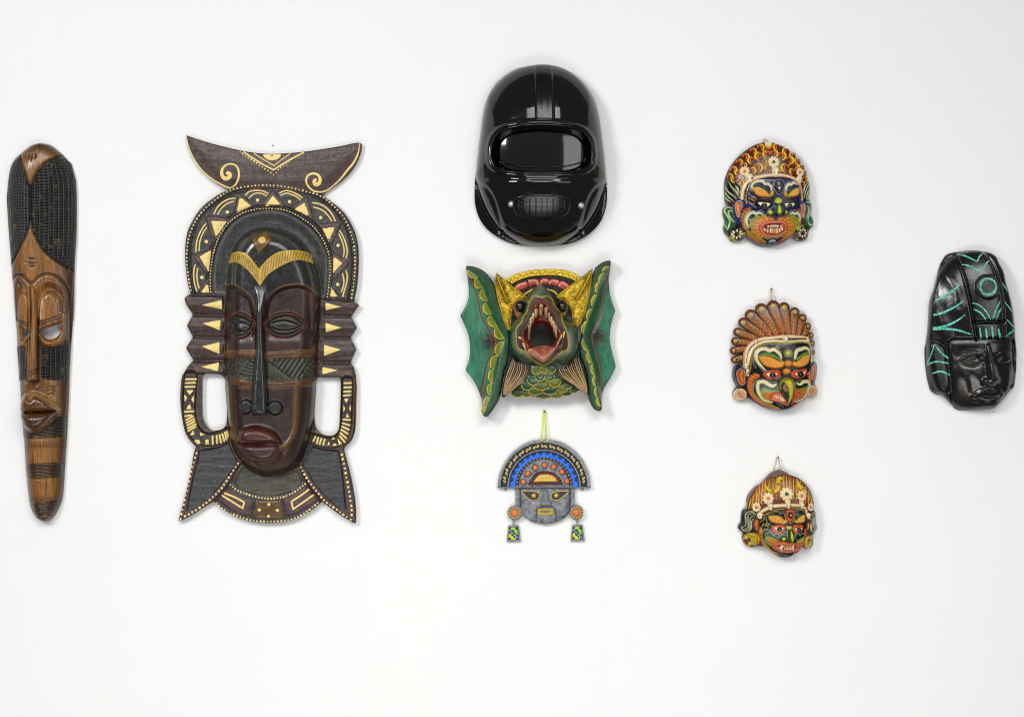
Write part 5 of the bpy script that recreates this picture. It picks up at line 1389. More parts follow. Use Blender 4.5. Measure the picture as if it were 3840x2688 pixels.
    for e in ([(345,955),(380,952),(470,955),(525,968),(545,1000),(535,1035),(500,1055),(460,1055),(410,1025),(375,990)], [(870,955),(800,955),(720,960),(685,980),(676,1010),(690,1045),(725,1055),(765,1045),(810,1010),(845,980)]):
        p = spline(c(e), True, 3)
        lid = piece('eye_well', g, p, fp, clay, rise=0, off=.5, color='303338', skirt=2)
        strand('gold_eye_rim', g, resample(p, 2.5), 4.2, lid, gold, color='dfbc66', rise=3.5, off=.5, closed=True, cap=False)
    gm = dome_mesh('gold_pupil', 9, 7, 'd8b24e', gold, n=16, rings=4)
    for x, y in ((481, 1003), (730, 1000)): stud('pupil', g, *c(x, y), fp, gm, tilt=False, off=.8)
    mo = c([(527,1148),(695,1148),(697,1216),(527,1216)])
    piece('lips', g, mo, fp, enamel, holes=[c([(553,1170),(672,1170),(672,1194),(553,1194)])], rise=4, bevel=3, off=.5, color='d0b224', skirt=3)
    # --- ear discs with hanging plates
    for sx, (x, y), (px, py) in ((0, (268, 1196), (256, 1425)), (1, (956, 1192), (968, 1420))):
        e = Field(*c(x - 110, y - 110), *c(x + 110, y + 110), 2.0, 22, '7a7f84')
        disc = piece('ear_disc', e, circle(*c(x + (0 if sx else 5), y), 29 if sx == 0 else 26, 28), t, clay, rise=3, bevel=4, off=0, floor=1)
        for k in range(11):
            th = 2 * math.pi * k / 11 + .3
            stud('yellow_bead', e, *c(x + 58 * math.cos(th), y + 58 * math.sin(th)), disc, yb, 1.3, 1.15, h=24.5, tilt=False)
        stud('orange_cabochon', e, *c(x, y), disc, orb, 1.45, 1.45, h=24.5, tilt=False)
        pc = lambda *a: c(*[(q[0] + px, q[1] + py) for q in a])
        for yy, r in ((-125, 4.0), (-100, 3.0)):
            cx_, cy_ = c(px, py + yy)
            tube('wire_ring', [(a_, b_, 14) for a_, b_ in circle(cx_, cy_, r, r * 1.3, 14)], 1.1, t, wire, '8a8880', closed=True, n=6)
        pl = Field(*c(px - 90, py - 95), *c(px + 90, py + 95), 2.0, 12, '8a8f94')
        plate = piece('hanging_plate', pl, pc((-60,-85),(58,-92),(80,88),(-76,90)), t, clay, rise=3, bevel=3, off=0, floor=3)
        piece('plate_inset', pl, pc((-50,-70),(46,-76),(62,68),(-58,70)), plate, clay, off=3.4, color='24262a', skirt=1)
        piece('enamel_step', pl, pc((-32,-66),(22,-70),(24,-40),(44,-38),(48,12),(26,14),(20,-8),(6,-10),(4,-38),(-30,-36)), plate, enamel, rise=1.8, bevel=1.5, off=3.6, color='8fd43a', skirt=1)
        piece('enamel_step', pl, pc((-50,4),(-26,2),(-22,30),(0,32),(4,52),(26,54),(26,68),(-30,70),(-32,48),(-54,46)), plate, enamel, rise=1.8, bevel=1.5, off=3.6, color='d6d82a', skirt=1)
        for q in ([(-50,-34),(-34,-34),(-34,-10),(-6,-8),(-4,16),(22,20),(24,44),(50,46)],):
            strand('clay_ridge', pl, resample(pc(*q), 3), 7.5, plate, clay, color='a4a8ae', rise=1.5, off=3.4)
        for bx, by in ((-38,-22),(0,6),(40,32)): stud('blue_bead', pl, *c(px + bx, py + by), plate, bb, h=16.5, tilt=False)
        rx, ry = c(168 if sx == 0 else 1025, 932)
        tube('wire_ring', [(a_, b_, 10) for a_, b_ in circle(rx, ry, 4, 5, 14)], 1.2, t, wire, '6a5f50', closed=True, n=6)
    # cord
    a, b, k = c(570, 388), c(632, 388), c(600, 76)
    for q in ([(a[0], a[1], 19), ((a[0] + k[0]) / 2 - 1, (a[1] + k[1]) / 2, 13), (k[0] - 4, k[1] + 4, 10), (k[0], k[1] - 2, 10)], [(b[0], b[1], 19), ((b[0] + k[0]) / 2 + 1, (b[1] + k[1]) / 2, 13), (k[0] + 4, k[1] + 4, 10), (k[0], k[1] - 2, 10)]):
        tube('hanging_cord', q, 2.4, t, cordm, 'eef23a')
    for p in (a, b): tube('cord_knot', [(p[0], p[1] - 2, 18), (p[0], p[1] + 3, 20)], 3.4, t, cordm, 'eef23a')
    tube('cord_knot', [(k[0] - 5, k[1] - 1, 9), (k[0], k[1] - 3, 11), (k[0] + 6, k[1] - 1, 9)], 3, t, cordm, 'c8d02c')
    nail(k[0], k[1] - 3, 'small steel nail holding the yellow cord of the grey clay mask', 3, 16)
sun_mask()

# ================================================================ three small painted papier mache masks on the right
PM = dict(lac=paint_mat("varnished_paint", rough=0.22, scale=110, var=0.14, bump=0.18, bscale=420, coat=0.15, spec=0.4, rvar=0.08))
TWINE = paint_mat('twine', rough=.8, scale=500, var=.3, bump=.4, bscale=1500)
CREAM, YEL, ORA, NAVY, INK = 'ecd4a6', 'dcc022', 'dc6428', '1a1e40', '141316'

class Painted:
    """common carving and brushwork of the three masks"""
    def __init__(self, c, f, t):
        self.c, self.f, self.t, self.m = c, f, t, PM['lac']
    def P(self, nm, poly, par=None, **k):
        return piece(nm, self.f, poly, par or self.t, self.m, **k)
    def sp(self, q, closed=False, n=4): return spline(self.c(q), closed, n)
    def L(self, q, w, col, **k): self.f.line(self.sp(q), w, col, **k)
    def band_ticks(self, path, w, col, step, tw=1.6, off=0.0, L=0.42):
        P = resample(path, step)
        for i in range(1, len(P) - 1):
            dx, dy = P[i + 1][0] - P[i - 1][0], P[i + 1][1] - P[i - 1][1]; l = math.hypot(dx, dy); nx, ny = -dy / l, dx / l
            x, y = P[i]
            for s in (-1, 1):
                self.f.line([(x + nx * w * .12 * s, y + ny * w * .12 * s), (x + nx * w * L * s, y + ny * w * L * s)], tw, col)
    def headband(self, q, w, widths=None):
        p = resample(self.sp(q), 3.5)
        b = strand('headband', self.f, p, w, self.t, self.m, color=CREAM, rise=6, widths=widths)
        W = [w] * 2 if widths is None else widths
        for i in range(1, len(p) - 1):
            dx, dy = p[i + 1][0] - p[i - 1][0], p[i + 1][1] - p[i - 1][1]; l = math.hypot(dx, dy); nx, ny = -dy / l, dx / l
            ww = np.interp(i / len(p), np.linspace(0, 1, len(W)), W)
            yield p[i], (nx, ny), ww, b
    def ticked_band(self, q, w, widths=None, col='a8503c'):
        parts = []; b = None
        for p, nrm, ww, b in self.headband(q, w, widths):
            for s in (-1, 1):
                a = (p[0] + nrm[0] * ww * .10 * s, p[1] + nrm[1] * ww * .10 * s); e = (p[0] + nrm[0] * ww * .40 * s, p[1] + nrm[1] * ww * .40 * s)
                parts.append(ribbon(self.f, [a, ((a[0] + e[0]) / 2, (a[1] + e[1]) / 2), e], 1.9, rise=.4, off=5.4, prof=3, color=col, cap=False))
        V, F, C = join(parts); mesh_np('painted_bead_rows', V, F, C, True, b, self.m, kind='stuff')
        return b
    def flower(self, x, y, r, ctr, n=9, sy=1.0, rot=0, petals=CREAM):
        f = self.f; fx, fy = self.c(x, y); R = r * self.c.s
        base = self.P('flower', circle(fx, fy, R * .8, R * .8 * sy, 14), rise=6, bevel=6, off=1, color='b07058', step=3)
        h0 = f.h1(fx, fy) + 6
        for k in range(n):
            a = 2 * math.pi * k / n + rot
            px, py = fx + R * .60 * math.cos(a), fy + R * .60 * math.sin(a) * sy
            pet = circle(px, py, R * .44, R * .33 * (1 if n < 9 else .92), 10, rot=-math.degrees(a))
            self.P('petal', pet, base, rise=4, bevel=4, off=5.5, color=petals, step=3, skirt=3)
        cm = dome_mesh('flower_centre_' + ctr, 4, 4, ctr, self.m, n=10, rings=3)
        stud('flower_centre', f, fx, fy, base, cm, R * .28 / 4, R * .28 / 4, off=9)
    def skull(self, x, y, rx, ry, dirx=0.1):
        f = self.f; fx, fy = self.c(x, y); a, b = rx * self.c.s, ry * self.c.s
        sk = spline([(fx - a, fy - b * .2), (fx - a * .6, fy - b * .85), (fx, fy - b), (fx + a * .6, fy - b * .85), (fx + a, fy - b * .2), (fx + a * .75, fy + b * .45), (fx + a * .4, fy + b * .95), (fx - a * .4, fy + b * .95), (fx - a * .75, fy + b * .45)], True, 3)
        s = self.P('skull', sk, rise=12, bevel=min(a, b) * .8, off=1, color='ead8ac', step=2.5)
        d = dome_mesh('skull_socket', 2.6, .5, '6a2c1e', self.m, n=8, rings=2)
        for sx in (-.42, .42): stud('eye_socket', f, fx + a * (sx + dirx), fy + b * .05, s, d, a / 13 * 1.1, b / 13 * 1.1, off=12.2, tilt=False)
        for sx in (-.12, .12): stud('nostril', f, fx + a * (sx + dirx), fy + b * .5, s, d, .35, .5, off=11.4, tilt=False)
        return s
    def eye(self, poly, socket_col, ball, iris, ir, look=None, rimw=0):
        f = self.f; c = self.c
        p = self.sp(poly, True)
        e = self.P('eye_socket', p, off=.6, rise=1.6, bevel=3, color=socket_col, skirt=3)
        bp = self.sp(ball, True, 3)
        bl = self.P('eyeball', bp, e, rise=2.5, bevel=5, off=2.0, color='efe2bc', step=2.5, skirt=3)
        ix, iy = c(*iris); self.P('iris', circle(ix, iy, ir * c.s, ir * c.s * .85, 14), bl, rise=1, bevel=3, off=4.4, color='100d0e', step=3, skirt=4)
        w = dome_mesh('iris_ring', 1.8, .6, 'e6dcc0', self.m, n=10, rings=2); k = dome_mesh('iris_ring_dark', 1.0, .6, '100d0e', self.m, n=8, rings=2)
        stud('iris_ring', f, ix, iy, bl, w, 1.1, 1.2, off=5.2, tilt=False); stud('iris_ring', f, ix, iy, bl, k, 1, 1.1, off=5.7, tilt=False)
        return e
    def hairbrow(self, poly, top, stripes, h=13, c1='e07c2a', c2='f0c850', cg='3a6a24'):
        """bulging striped eyebrow with a green upper edge"""
        f = self.f; p = self.sp(poly, True)
        f.plateau(p, h, 9, True); f.paint(p, c1)
        s = f.win(p, 2); d = sdf(f.X[s], f.Y[s], p)
        tp = self.sp(top)
        dt, _ = seg_dist(f.X[s], f.Y[s], tp)
        k = np.clip(1 - dt / 20, 0, 1) * (d > 0)
        f.mix(s, k * .75, '98882e')
        x0, y0, x1, y1, n, lean = stripes
        for i in range(n):
            q = i / (n - 1); a = (x0 + (x1 - x0) * q, y0 + (y1 - y0) * q)
            pts = self.c([(a[0] - lean, a[1] - 60), (a[0] - lean * .2, a[1]), (a[0] + lean * .6, a[1] + 60)])
            dd, _ = seg_dist(f.X[s], f.Y[s], pts)
            f.mix(s, np.clip((1.0 - dd) / 1.6 + .5, 0, 1) * (d > 1.5) * (dt > 5), c2)
            f.H[s] -= 1.2 * np.exp(-((dd - 2.5) / 1.2) ** 2) * (d > 1)
        dd, _ = seg_dist(f.X[s], f.Y[s], tp); f.mix(s, np.clip((4 - dd) / 1.6 + .5, 0, 1) * (d > 0), cg)
        return p
    def flames(self, poly, centre, c_in='e0641f', c_out='8f8c38', edge='3f7a26', n=60, r0=30, r1=120, strokes='e8c44a', sy=1.0):
        """leaf-edged cheek patch with brush strokes running out from the mouth"""
        f = self.f; p = self.c(poly); s = f.win(p, 2); d = sdf(f.X[s], f.Y[s], p)
        cx, cy = self.c(*centre); R = np.hypot(f.X[s] - cx, (f.Y[s] - cy) / sy)
        k = sstep((R - r0) / (r1 - r0)); al = np.clip(d / 1.6 + .5, 0, 1)
        col = rgb(c_in) * (1 - k[..., None]) + rgb(c_out) * k[..., None]
        f.C[s] = f.C[s] * (1 - al[..., None]) + col * al[..., None]
        rg = np.random.default_rng(5)
        for i in range(n):
            a = 2 * math.pi * i / n + rg.uniform(-.03, .03); q0 = r0 * rg.uniform(.9, 1.1); q1 = r0 + (r1 - r0) * rg.uniform(.45, .8)
            l = [(cx + q0 * math.cos(a), cy + q0 * math.sin(a) * sy), (cx + q1 * math.cos(a), cy + q1 * math.sin(a) * sy)]
            dd, t = seg_dist(f.X[s], f.Y[s], l)
            f.mix(s, np.clip((1.1 * (1 - t * .6) - dd) / 1.6 + .5, 0, 1) * (d > 1) * .85, [strokes, c_in, '5a3a1c'][i % 3])
        f.line(p, 3.6, edge, closed=True); f.line([(x, y) for x, y in p], 1.4, 'cfd04a', closed=True)
    def swirl(self, x, y, sz, rot, mir, par, h=5):
        f = self.f; px, py = self.c(x, y); Z = sz * self.c.s; ca, sa = math.cos(math.radians(rot)), math.sin(math.radians(rot)); m = -1 if mir else 1
        tr = lambda pts: [(px + Z * (m * u * ca - v * sa), py + Z * (m * u * sa + v * ca)) for u, v in pts]
        strand('yellow_curl', f, resample(spline(tr([(-.12, -.5), (.22, -.44), (.42, -.12), (.36, .2), (.12, .52)]), False, 3), 3), Z * .26, par, self.m, color='e0c428', rise=h, widths=[Z * .12, Z * .28, Z * .30, Z * .24, Z * .06])
        strand('orange_curl', f, resample(spline(tr([(-.36, -.02), (-.46, -.18), (-.26, -.34), (.02, -.24), (.14, .06), (-.02, .38)]), False, 3), 3), Z * .2, par, self.m, color='dc6a2c', rise=h, widths=[Z * .22, Z * .2, Z * .17, Z * .2, Z * .2, Z * .06])

def vault(f, cx, cy, rl, rr, rt, rb, h, base, p=2.2, q=.6):
    X, Y = f.X, f.Y
    u = np.where(X < cx, (cx - X) / rl, (X - cx) / rr); v = np.where(Y < cy, (cy - Y) / rt, (Y - cy) / rb)
    f.H = base + h * np.clip(1 - np.abs(u) ** p - np.abs(v) ** p, 0, 1) ** q
def round_edge(f, out, r=6, d0=10):
    d = sdf(f.X, f.Y, out); f.H = np.where(d < r, f.H - np.minimum(d0, f.H - 3) * (1 - rnd(np.clip(d, 0, r) / r)), f.H)

def blue_mask():
    c = mapper(2690, 510, .26749)
    out = spline(c([(700,88),(800,98),(900,140),(980,180),(1030,230),(1085,270),(1130,330),(1180,390),(1215,440),(1240,490),(1255,540),(1262,590),(1282,640),(1300,700),(1300,780),(1285,860),(1295,908),(1332,940),(1338,1010),(1322,1100),(1355,1180),(1350,1260),(1300,1305),(1288,1370),(1260,1440),(1170,1472),(1085,1450),(1040,1422),(980,1460),(900,1510),(800,1545),(700,1552),(600,1540),(500,1500),(430,1445),(385,1405),(330,1455),(260,1490),(190,1462),(148,1400),(100,1340),(92,1270),(112,1200),(83,1100),(88,1010),(145,968),(115,920),(105,820),(103,700),(112,620),(135,540),(185,430),(255,335),(345,245),(435,178),(540,120),(640,92)]), True, 3)
    f = Field(2706, 526, 3062, 934, 1.7, 12, '542812')
    t = thing('blue_faced_mask', 'painted mask with navy blue face, orange curled hair and green ribbons', 'mask', 2880, 725, 40)
    a = Painted(c, f, t); X, Y = f.X, f.Y
    cx, cy = c(800, 900)
    vault(f, cx, cy, 185, 140, 235, 172, 66, 16)
    # side hair
    for q in ([(103,610),(240,640),(320,720),(310,860),(240,920),(150,960),(115,900)], [(1200,690),(1285,610),(1302,720),(1290,900),(1230,920),(1190,900)]):
        f.paint(c(q), '17151a'); f.plateau(c(q), 4, 6)
    for q in ([(165,648),(200,720),(262,790),(300,870)], [(112,700),(160,790),(230,850),(270,890)], [(118,790),(160,860),(205,900),(225,925)], [(260,720),(290,770),(300,820)], [(120,860),(150,900),(190,930)],
              [(1285,670),(1250,740),(1225,800),(1210,880)], [(1298,740),(1262,800),(1240,880)], [(1262,650),(1215,730),(1195,800)], [(1295,810),(1265,870),(1245,905)]):
        a.L(q, 3, 'd8dba6', taper=[1.6, 3.8, 1.4])
    # ribbons
    for q in ([(140,970),(85,1010),(83,1100),(112,1200),(92,1270),(100,1340),(150,1370),(230,1280),(290,1230),(230,1000)], [(1235,930),(1300,905),(1338,960),(1338,1020),(1322,1100),(1356,1180),(1350,1260),(1300,1300),(1230,1240),(1200,1150)]):
        p = c(q); f.paint(p, '1c5c34'); f.plateau(p, 10, 10, True)
    for q in ([(205,1020),(140,1000),(105,1050),(150,1130),(180,1210),(150,1300),(110,1240)], [(215,1060),(170,1050),(160,1100),(205,1180),(250,1210)], [(1245,930),(1310,940),(1325,1010),(1290,1110),(1270,1180),(1310,1250),(1350,1220)], [(1245,990),(1275,1010),(1270,1080),(1240,1160)]):
        a.L(q, 4.2, 'd2dfa4', taper=[2.5, 4.5, 4.5, 2]); f.ridge(a.sp(q), 3, 2.5)
    face = a.sp([(395,900),(385,760),(430,655),(560,612),(800,598),(1000,612),(1125,675),(1150,800),(1158,950),(1180,1010),(1182,1150),(1155,1270),(1070,1400),(950,1485),(820,1540),(700,1549),(560,1505),(430,1425),(350,1290),(325,1120),(345,980)], True)
    f.plateau(face, 8, 8, True); f.paint(face, NAVY)
    f.mix((slice(None), slice(None)), np.clip(vnoise(X.shape, 20, 4), 0, 1) * (sdf(X, Y, face) > 0) * .3, '28336e')
    # ears
    for q, qi, par in (([(215,950),(260,890),(350,900),(385,960),(360,1040),(330,1120),(335,1220),(290,1260),(240,1200),(215,1080)], [(245,960),(285,920),(330,945),(340,1000),(310,1060),(300,1140),(270,1120),(250,1040)], 0),
                       ([(1150,950),(1190,915),(1240,935),(1248,1010),(1235,1120),(1200,1200),(1175,1130),(1155,1050)], [(1160,985),(1185,955),(1215,970),(1212,1060),(1200,1150),(1180,1110),(1168,1050)], 1)):
        p = a.sp(q, True); f.plateau(p, 9, 8, True); f.paint(p, '1c2c54'); pi = a.sp(qi, True); f.hollow(pi, 6, 5); f.paint(pi, 'c8583c')
        f.line(pi, 1.8, 'b8c4cc', closed=True)
    for q in ([(270,950),(278,1030),(295,1100)], [(300,960),(290,1030),(300,1080)], [(1190,980),(1185,1060),(1195,1120)]): a.L(q, 2.6, 'e8b04a')
    # orange side whiskers
    wh = [(430,1010),(345,1090),(340,1220),(370,1320),(450,1420),(560,1480),(670,1510),(660,1460),(540,1400),(440,1320),(395,1220),(385,1120),(460,1030)]
    f.paint(a.sp(wh, True), 'b8542c')
    wr = [(1110,1020),(1165,1080),(1170,1180),(1130,1290),(1050,1390),(950,1450),(860,1500),(850,1480),(950,1400),(1060,1300),(1120,1200),(1125,1100)]
    f.paint(a.sp(wr, True), 'b8542c')
    for path, n, sg in ((a.sp([(400,1030),(350,1110),(350,1220),(390,1330),(480,1430),(620,1500)]), 34, 1), (a.sp([(1140,1050),(1160,1130),(1140,1250),(1060,1360),(950,1440),(870,1490)]), 26, -1)):
        P_ = resample(path, 4.2)
        for i in range(1, len(P_) - 1):
            x, y = P_[i]; f.line([(x - 5 * sg, y - 7), (x + 7 * sg, y + 3)], 1.9, ['e0a83a', 'd86a3a', '5a2418'][i % 3])
    dl = a.sp([(450,1040),(390,1110),(380,1210),(410,1310),(480,1390),(580,1440),(680,1490)])
    f.line(dl, 4, '2c6a2c'); 
    for x, y in resample(dl, 4.4): f.paint_disc(x, y, 1.3, 'd8d040')
    dl = a.sp([(445,690),(410,760),(395,850),(398,950)])
    for x, y in resample(dl, 4.4): f.paint_disc(x, y, 1.5, 'd8d040')
    # cream brow scrolls and cheeks
    for q in ([(500,790),(470,720),(500,665),(560,645),(620,650),(655,685),(700,690),(735,730),(740,780)],):
        a.L(q, 8, 'dcd0a0', taper=[3, 8, 10, 9, 9, 8, 4]); 
    a.L([(945,800),(950,730),(985,690),(1020,690),(1060,665),(1100,690)], 8, 'dcd0a0', taper=[3, 8, 10, 9, 5])
    a.L([(430,1290),(400,1190),(430,1110),(490,1080),(530,1100),(580,1085),(620,1110)], 9, 'd8dcb0', taper=[4, 9, 11, 9, 9, 4])
    a.L([(1000,1110),(1040,1085),(1070,1100),(1110,1090),(1145,1140),(1140,1200)], 8, 'd8dcb0', taper=[4, 8, 9, 8, 4])
    for q in ([(470,790),(440,720),(475,650),(560,622),(630,632),(700,665),(755,720),(765,790)], [(925,800),(925,730),(970,670),(1050,645),(1110,680)], [(395,1300),(370,1190),(400,1100),(470,1055),(540,1070),(600,1050),(650,1110)],
              [(430,800),(460,850),(520,870)], [(430,950),(480,985),(530,1010)], [(980,1090),(1040,1050),(1100,1060),(1160,1130)], [(770,980),(800,1010),(790,1080)], [(900,980),(905,1080)], [(560,640),(640,625),(760,640)], [(770,1000),(700,1050),(680,1100)]):
        a.L(q, 1.6, 'aab4c8')
    # flame cheeks
    a.flames([(780,1195),(740,1140),(690,1150),(650,1110),(590,1140),(520,1120),(510,1165),(430,1170),(460,1225),(430,1270),(475,1300),(470,1350),(530,1370),(560,1430),(640,1420),(700,1445),(760,1430),(830,1440),(880,1410),(960,1420),(1010,1370),(1070,1340),(1080,1290),(1130,1250),(1110,1200),(1145,1150),(1080,1150),(1060,1110),(1010,1140),(960,1120),(900,1140),(850,1150),(820,1195)],
             (775, 1300), n=72, r0=44, r1=98, sy=.72)
    mouth = a.sp([(575,1275),(620,1225),(700,1200),(800,1192),(900,1195),(955,1235),(965,1300),(930,1370),(860,1415),(770,1432),(680,1415),(600,1360)], True)
    f.plateau(mouth, 15, 10, True); f.paint(mouth, 'b84424')
    mo = a.sp([(635,1290),(680,1245),(770,1235),(870,1240),(905,1280),(900,1340),(850,1375),(740,1385),(670,1360)], True)
    f.hollow(mo, 11, 5); f.paint(mo, '7a2014'); f.line(a.sp([(590,1280),(640,1230),(760,1212),(900,1215),(945,1270),(930,1350),(850,1400),(740,1412),(640,1380)], True), 1.8, 'ecd2b0', closed=True)
    br1 = a.hairbrow([(480,730),(530,708),(610,730),(690,785),(715,815),(735,785),(770,780),(778,825),(740,870),(640,872),(550,850),(500,800)], [(485,722),(560,715),(650,760),(715,825)], (500, 770, 770, 840, 13, 14))
    br2 = a.hairbrow([(1125,725),(1060,738),(1000,785),(965,815),(955,790),(920,795),(912,840),(950,872),(1050,866),(1115,838),(1135,780)], [(1120,728),(1050,742),(1000,790),(965,830)], (1125, 780, 920, 840, 10, -12))
    te = a.sp([(845,620),(900,645),(922,705),(895,775),(848,838),(800,785),(762,715),(785,648)], True)
    f.plateau(te, 6, 8, True); f.paint(te, '121216'); f.line(te, 1.9, 'aab4c8', closed=True)
    nose = a.sp([(825,960),(870,970),(900,1040),(905,1100),(870,1135),(825,1135),(795,1095),(800,1030)], True)
    f.plateau(nose, 26, 14, True); f.paint(nose, '1e2a50'); f.paint(a.sp([(840,960),(875,1010),(890,1080),(850,1130),(810,1090),(812,1010)], True), '3c7a2c'); f.paint(a.sp([(842,985),(862,1020),(870,1075),(845,1100),(825,1075),(830,1020)], True), 'd0c828')
    nl = a.sp([(680,1080),(710,1045),(750,1050),(780,1090),(750,1120),(700,1115)], True); nr = a.sp([(925,1075),(945,1045),(970,1060),(972,1095),(945,1115),(925,1105)], True)
    for p in (nl, nr): f.plateau(p, 13, 9, True); f.paint(p, '5c8a2c')
    f.paint(circle(*c(720, 1078), 8, 7), 'c8c838'); f.paint(circle(*c(948, 1078), 5, 6), 'a8a838')
    for q in ([(720,1140),(780,1150)], [(880,1140),(950,1130)]): a.L(q, 5, '8a3424')
    for k in range(9): f.line(c([(835, 955), (835 + 60 * math.sin(math.radians(-70 + 17.5 * k)), 955 - 75 * math.cos(math.radians(-70 + 17.5 * k)))]), 2.8, 'c8cc2c', taper=[1, 3.4, 2.6])
    ch = a.sp([(705,1490),(760,1460),(840,1480),(800,1530),(730,1535)], True); f.plateau(ch, 8, 8, True)
    a.L([(725,1480),(770,1462),(810,1475)], 3, 'b8c8d0'); a.L([(740,1500),(775,1485),(805,1500)], 1.6, 'b8c8d0')
    for q in ((430,880),(470,865),(430,935)): a.L([q, (q[0] + 60, q[1] + 30), (520, 950)], 3, 'c88a2a')
    # earrings
    for x, y, rx, ry in ((275, 1372, 128, 112), (1178, 1355, 104, 110)):
        p = circle(*c(x, y), rx * c.s, ry * c.s, 24); f.plateau(p, 22, 24, True); f.paint(p, '1a1a18')
        s = f.win(p, 1); n = vnoise(f.X[s].shape, 9, int(x), 2); d = sdf(f.X[s], f.Y[s], p)
        f.mix(s, np.clip(n * 6 - .3, 0, 1) * (d > 0), 'a8a02c')
    f.H += .5 * vnoise(X.shape, 6, 3)
    round_edge(f, out, 7, 10)
    body = piece('head', f, out, t, a.m, floor=2, off=0, wallcol='3a2018')
    for x, y, s_ in ((275, 1372, 1), (1178, 1355, .8)):
        p = circle(*c(x, y), (126 if s_ == 1 else 102) * c.s, 110 * c.s, 24); er = a.P('earring', p, off=.6, skirt=4)
        n0 = []
        for k in range(8):
            an = 2 * math.pi * k / 8; q = c(x + s_ * 62 * math.cos(an) + (15 if s_ < 1 else 0), y + 48 * math.sin(an) + 5)
            a.P('petal', circle(q[0], q[1], 6.5 * s_, 4, 8, rot=-math.degrees(an)), er, rise=2, bevel=2.5, off=1.2, color='e0c8a0', step=3, skirt=2)
    a.eye([(520,905),(600,885),(700,885),(760,910),(765,960),(730,1020),(640,1045),(560,1020),(505,955)], '141014', [(555,945),(600,938),(650,945),(700,950),(725,965),(690,1005),(640,1015),(590,990)], (640, 985), 44)
    a.eye([(905,905),(980,895),(1060,895),(1098,920),(1085,985),(1050,1040),(980,1050),(915,1020),(890,960)], '141014', [(925,960),(970,955),(1010,955),(1050,950),(1070,960),(1040,1000),(1000,1020),(950,1000)], (998, 990), 38)
    for p in (br1, br2): a.P('eyebrow', p, off=.5, skirt=3)
    tp = a.P('third_eye', te, off=.5, skirt=3)
    w = dome_mesh('iris_ring', 1.8, .6, 'e6dcc0', a.m, n=10, rings=2); k = dome_mesh('iris_ring_dark', 1.0, .6, '100d0e', a.m, n=8, rings=2)
    stud('iris_ring', f, *c(843, 685), tp, w, 2, 2.4, off=.8); stud('iris_ring', f, *c(843, 685), tp, k, 2, 2.4, off=1.4)
    a.P('cream_triangle', c([(828,728),(868,732),(850,770)]), tp, off=1.1, color='e6dcc0', skirt=1, step=3)  # cream triangle below the eye ring
    a.P('nose', nose, off=.5, skirt=5); a.P('nostril', nl, off=.5, skirt=4); a.P('nostril', nr, off=.5, skirt=4)
    mp = a.P('mouth', mouth, off=.5, skirt=4)
    for x, y, w_, h_ in ((700,1275,26,34),(740,1270,30,30),(770,1268,30,30),(800,1268,30,30),(830,1270,30,30),(880,1275,28,42),(650,1320,34,40),(690,1340,30,44),(735,1335,26,60),(765,1340,26,60),(795,1340,26,60),(825,1338,26,60),(860,1330,28,50),(890,1310,24,40)):
        q = c([(x - w_ / 2, y - h_ / 2), (x + w_ / 2, y - h_ / 2), (x + w_ * .42, y + h_ / 2), (x - w_ * .42, y + h_ / 2)])
        a.P('tooth', q, mp, rise=4, bevel=3, off=1, color='ecd4a4' if x not in (795, 765) else 'd8a44a', step=3, skirt=3)
    # hair curls
    hair = a.sp([(700,88),(800,98),(900,140),(980,180),(1085,270),(1180,390),(1240,490),(1262,590),(1275,640),(1190,700),(1120,640),(1000,590),(850,555),(700,560),(550,580),(430,640),(370,720),(320,700),(250,640),(115,610),(135,540),(185,430),(255,335),(345,245),(435,178),(540,120)], True, 2)
    for s_ in ((608,172,100,0,0),(503,225,95,5,0),(398,302,100,5,0),(312,380,95,5,0),(232,480,95,5,0),(182,572,80,5,0),(472,352,105,-12,1),(578,296,118,-8,1),(688,270,115,-8,1),(790,262,110,12,0),(568,460,125,8,0),(482,505,105,0,0),(372,422,78,20,0),(285,520,85,-20,1),(240,622,90,-20,1),(322,668,92,10,0),
               (655,385,62,20,0),(688,468,70,0,1),(898,292,118,20,0),(1008,352,118,25,0),(832,165,105,-5,1),(958,222,105,-5,1),(1052,280,100,-5,1),(1122,358,90,-5,1),(1180,440,85,-5,1),(1224,520,78,-5,1),(942,462,125,-12,1),(1042,512,95,-10,1),(1088,428,85,30,0),(1228,610,78,20,0),(862,490,62,0,0),(1190,670,60,0,0),(420,560,60,0,1)):
        a.swirl(*s_, body)
    jw = a.P('hair_jewel', circle(*c(715, 152), 15, 13, 14), rise=5, bevel=8, off=1, color='c8541e', step=3)
    a.P('jewel_tip', circle(*c(715, 130), 14, 12, 14), jw, rise=5, bevel=8, off=3.5, color='dcb84a', step=3); a.P('jewel_tip', circle(*c(715, 112), 14, 9, 14), jw, rise=5, bevel=8, off=5.5, color='e8d6a8', step=3)
    a.ticked_band([(338,885),(345,790),(375,700),(425,645),(500,605),(600,578),(750,560),(880,560),(1000,582),(1095,625),(1145,695),(1172,790),(1180,905)], 16, [17, 18, 17, 16, 16, 15, 14, 11, 9])
    a.flower(778, 378, 82, '2e6a2a', 10); a.flower(375, 505, 72, 'd86a34', 9); a.flower(1150, 518, 58, 'd86a34', 9, 1.15)
    a.P('flower_stem', c([(740,440),(830,440),(820,480),(760,480)]), rise=4, bevel=3, off=2, color=CREAM, step=3)
    a.skull(808, 518, 60, 75); a.skull(440, 600, 62, 66); a.skull(1142, 620, 50, 58, .2)
    x, y = c(684, 62)
    tube('hanging_loop', [(x - 8, y + 8, 14), (x - 9, y, 13), (x - 3, y - 4, 12), (x + 5, y - 3, 12), (x + 9, y + 3, 13), (x + 7, y + 9, 14)], 1.7, t, TWINE, 'b8a88a')
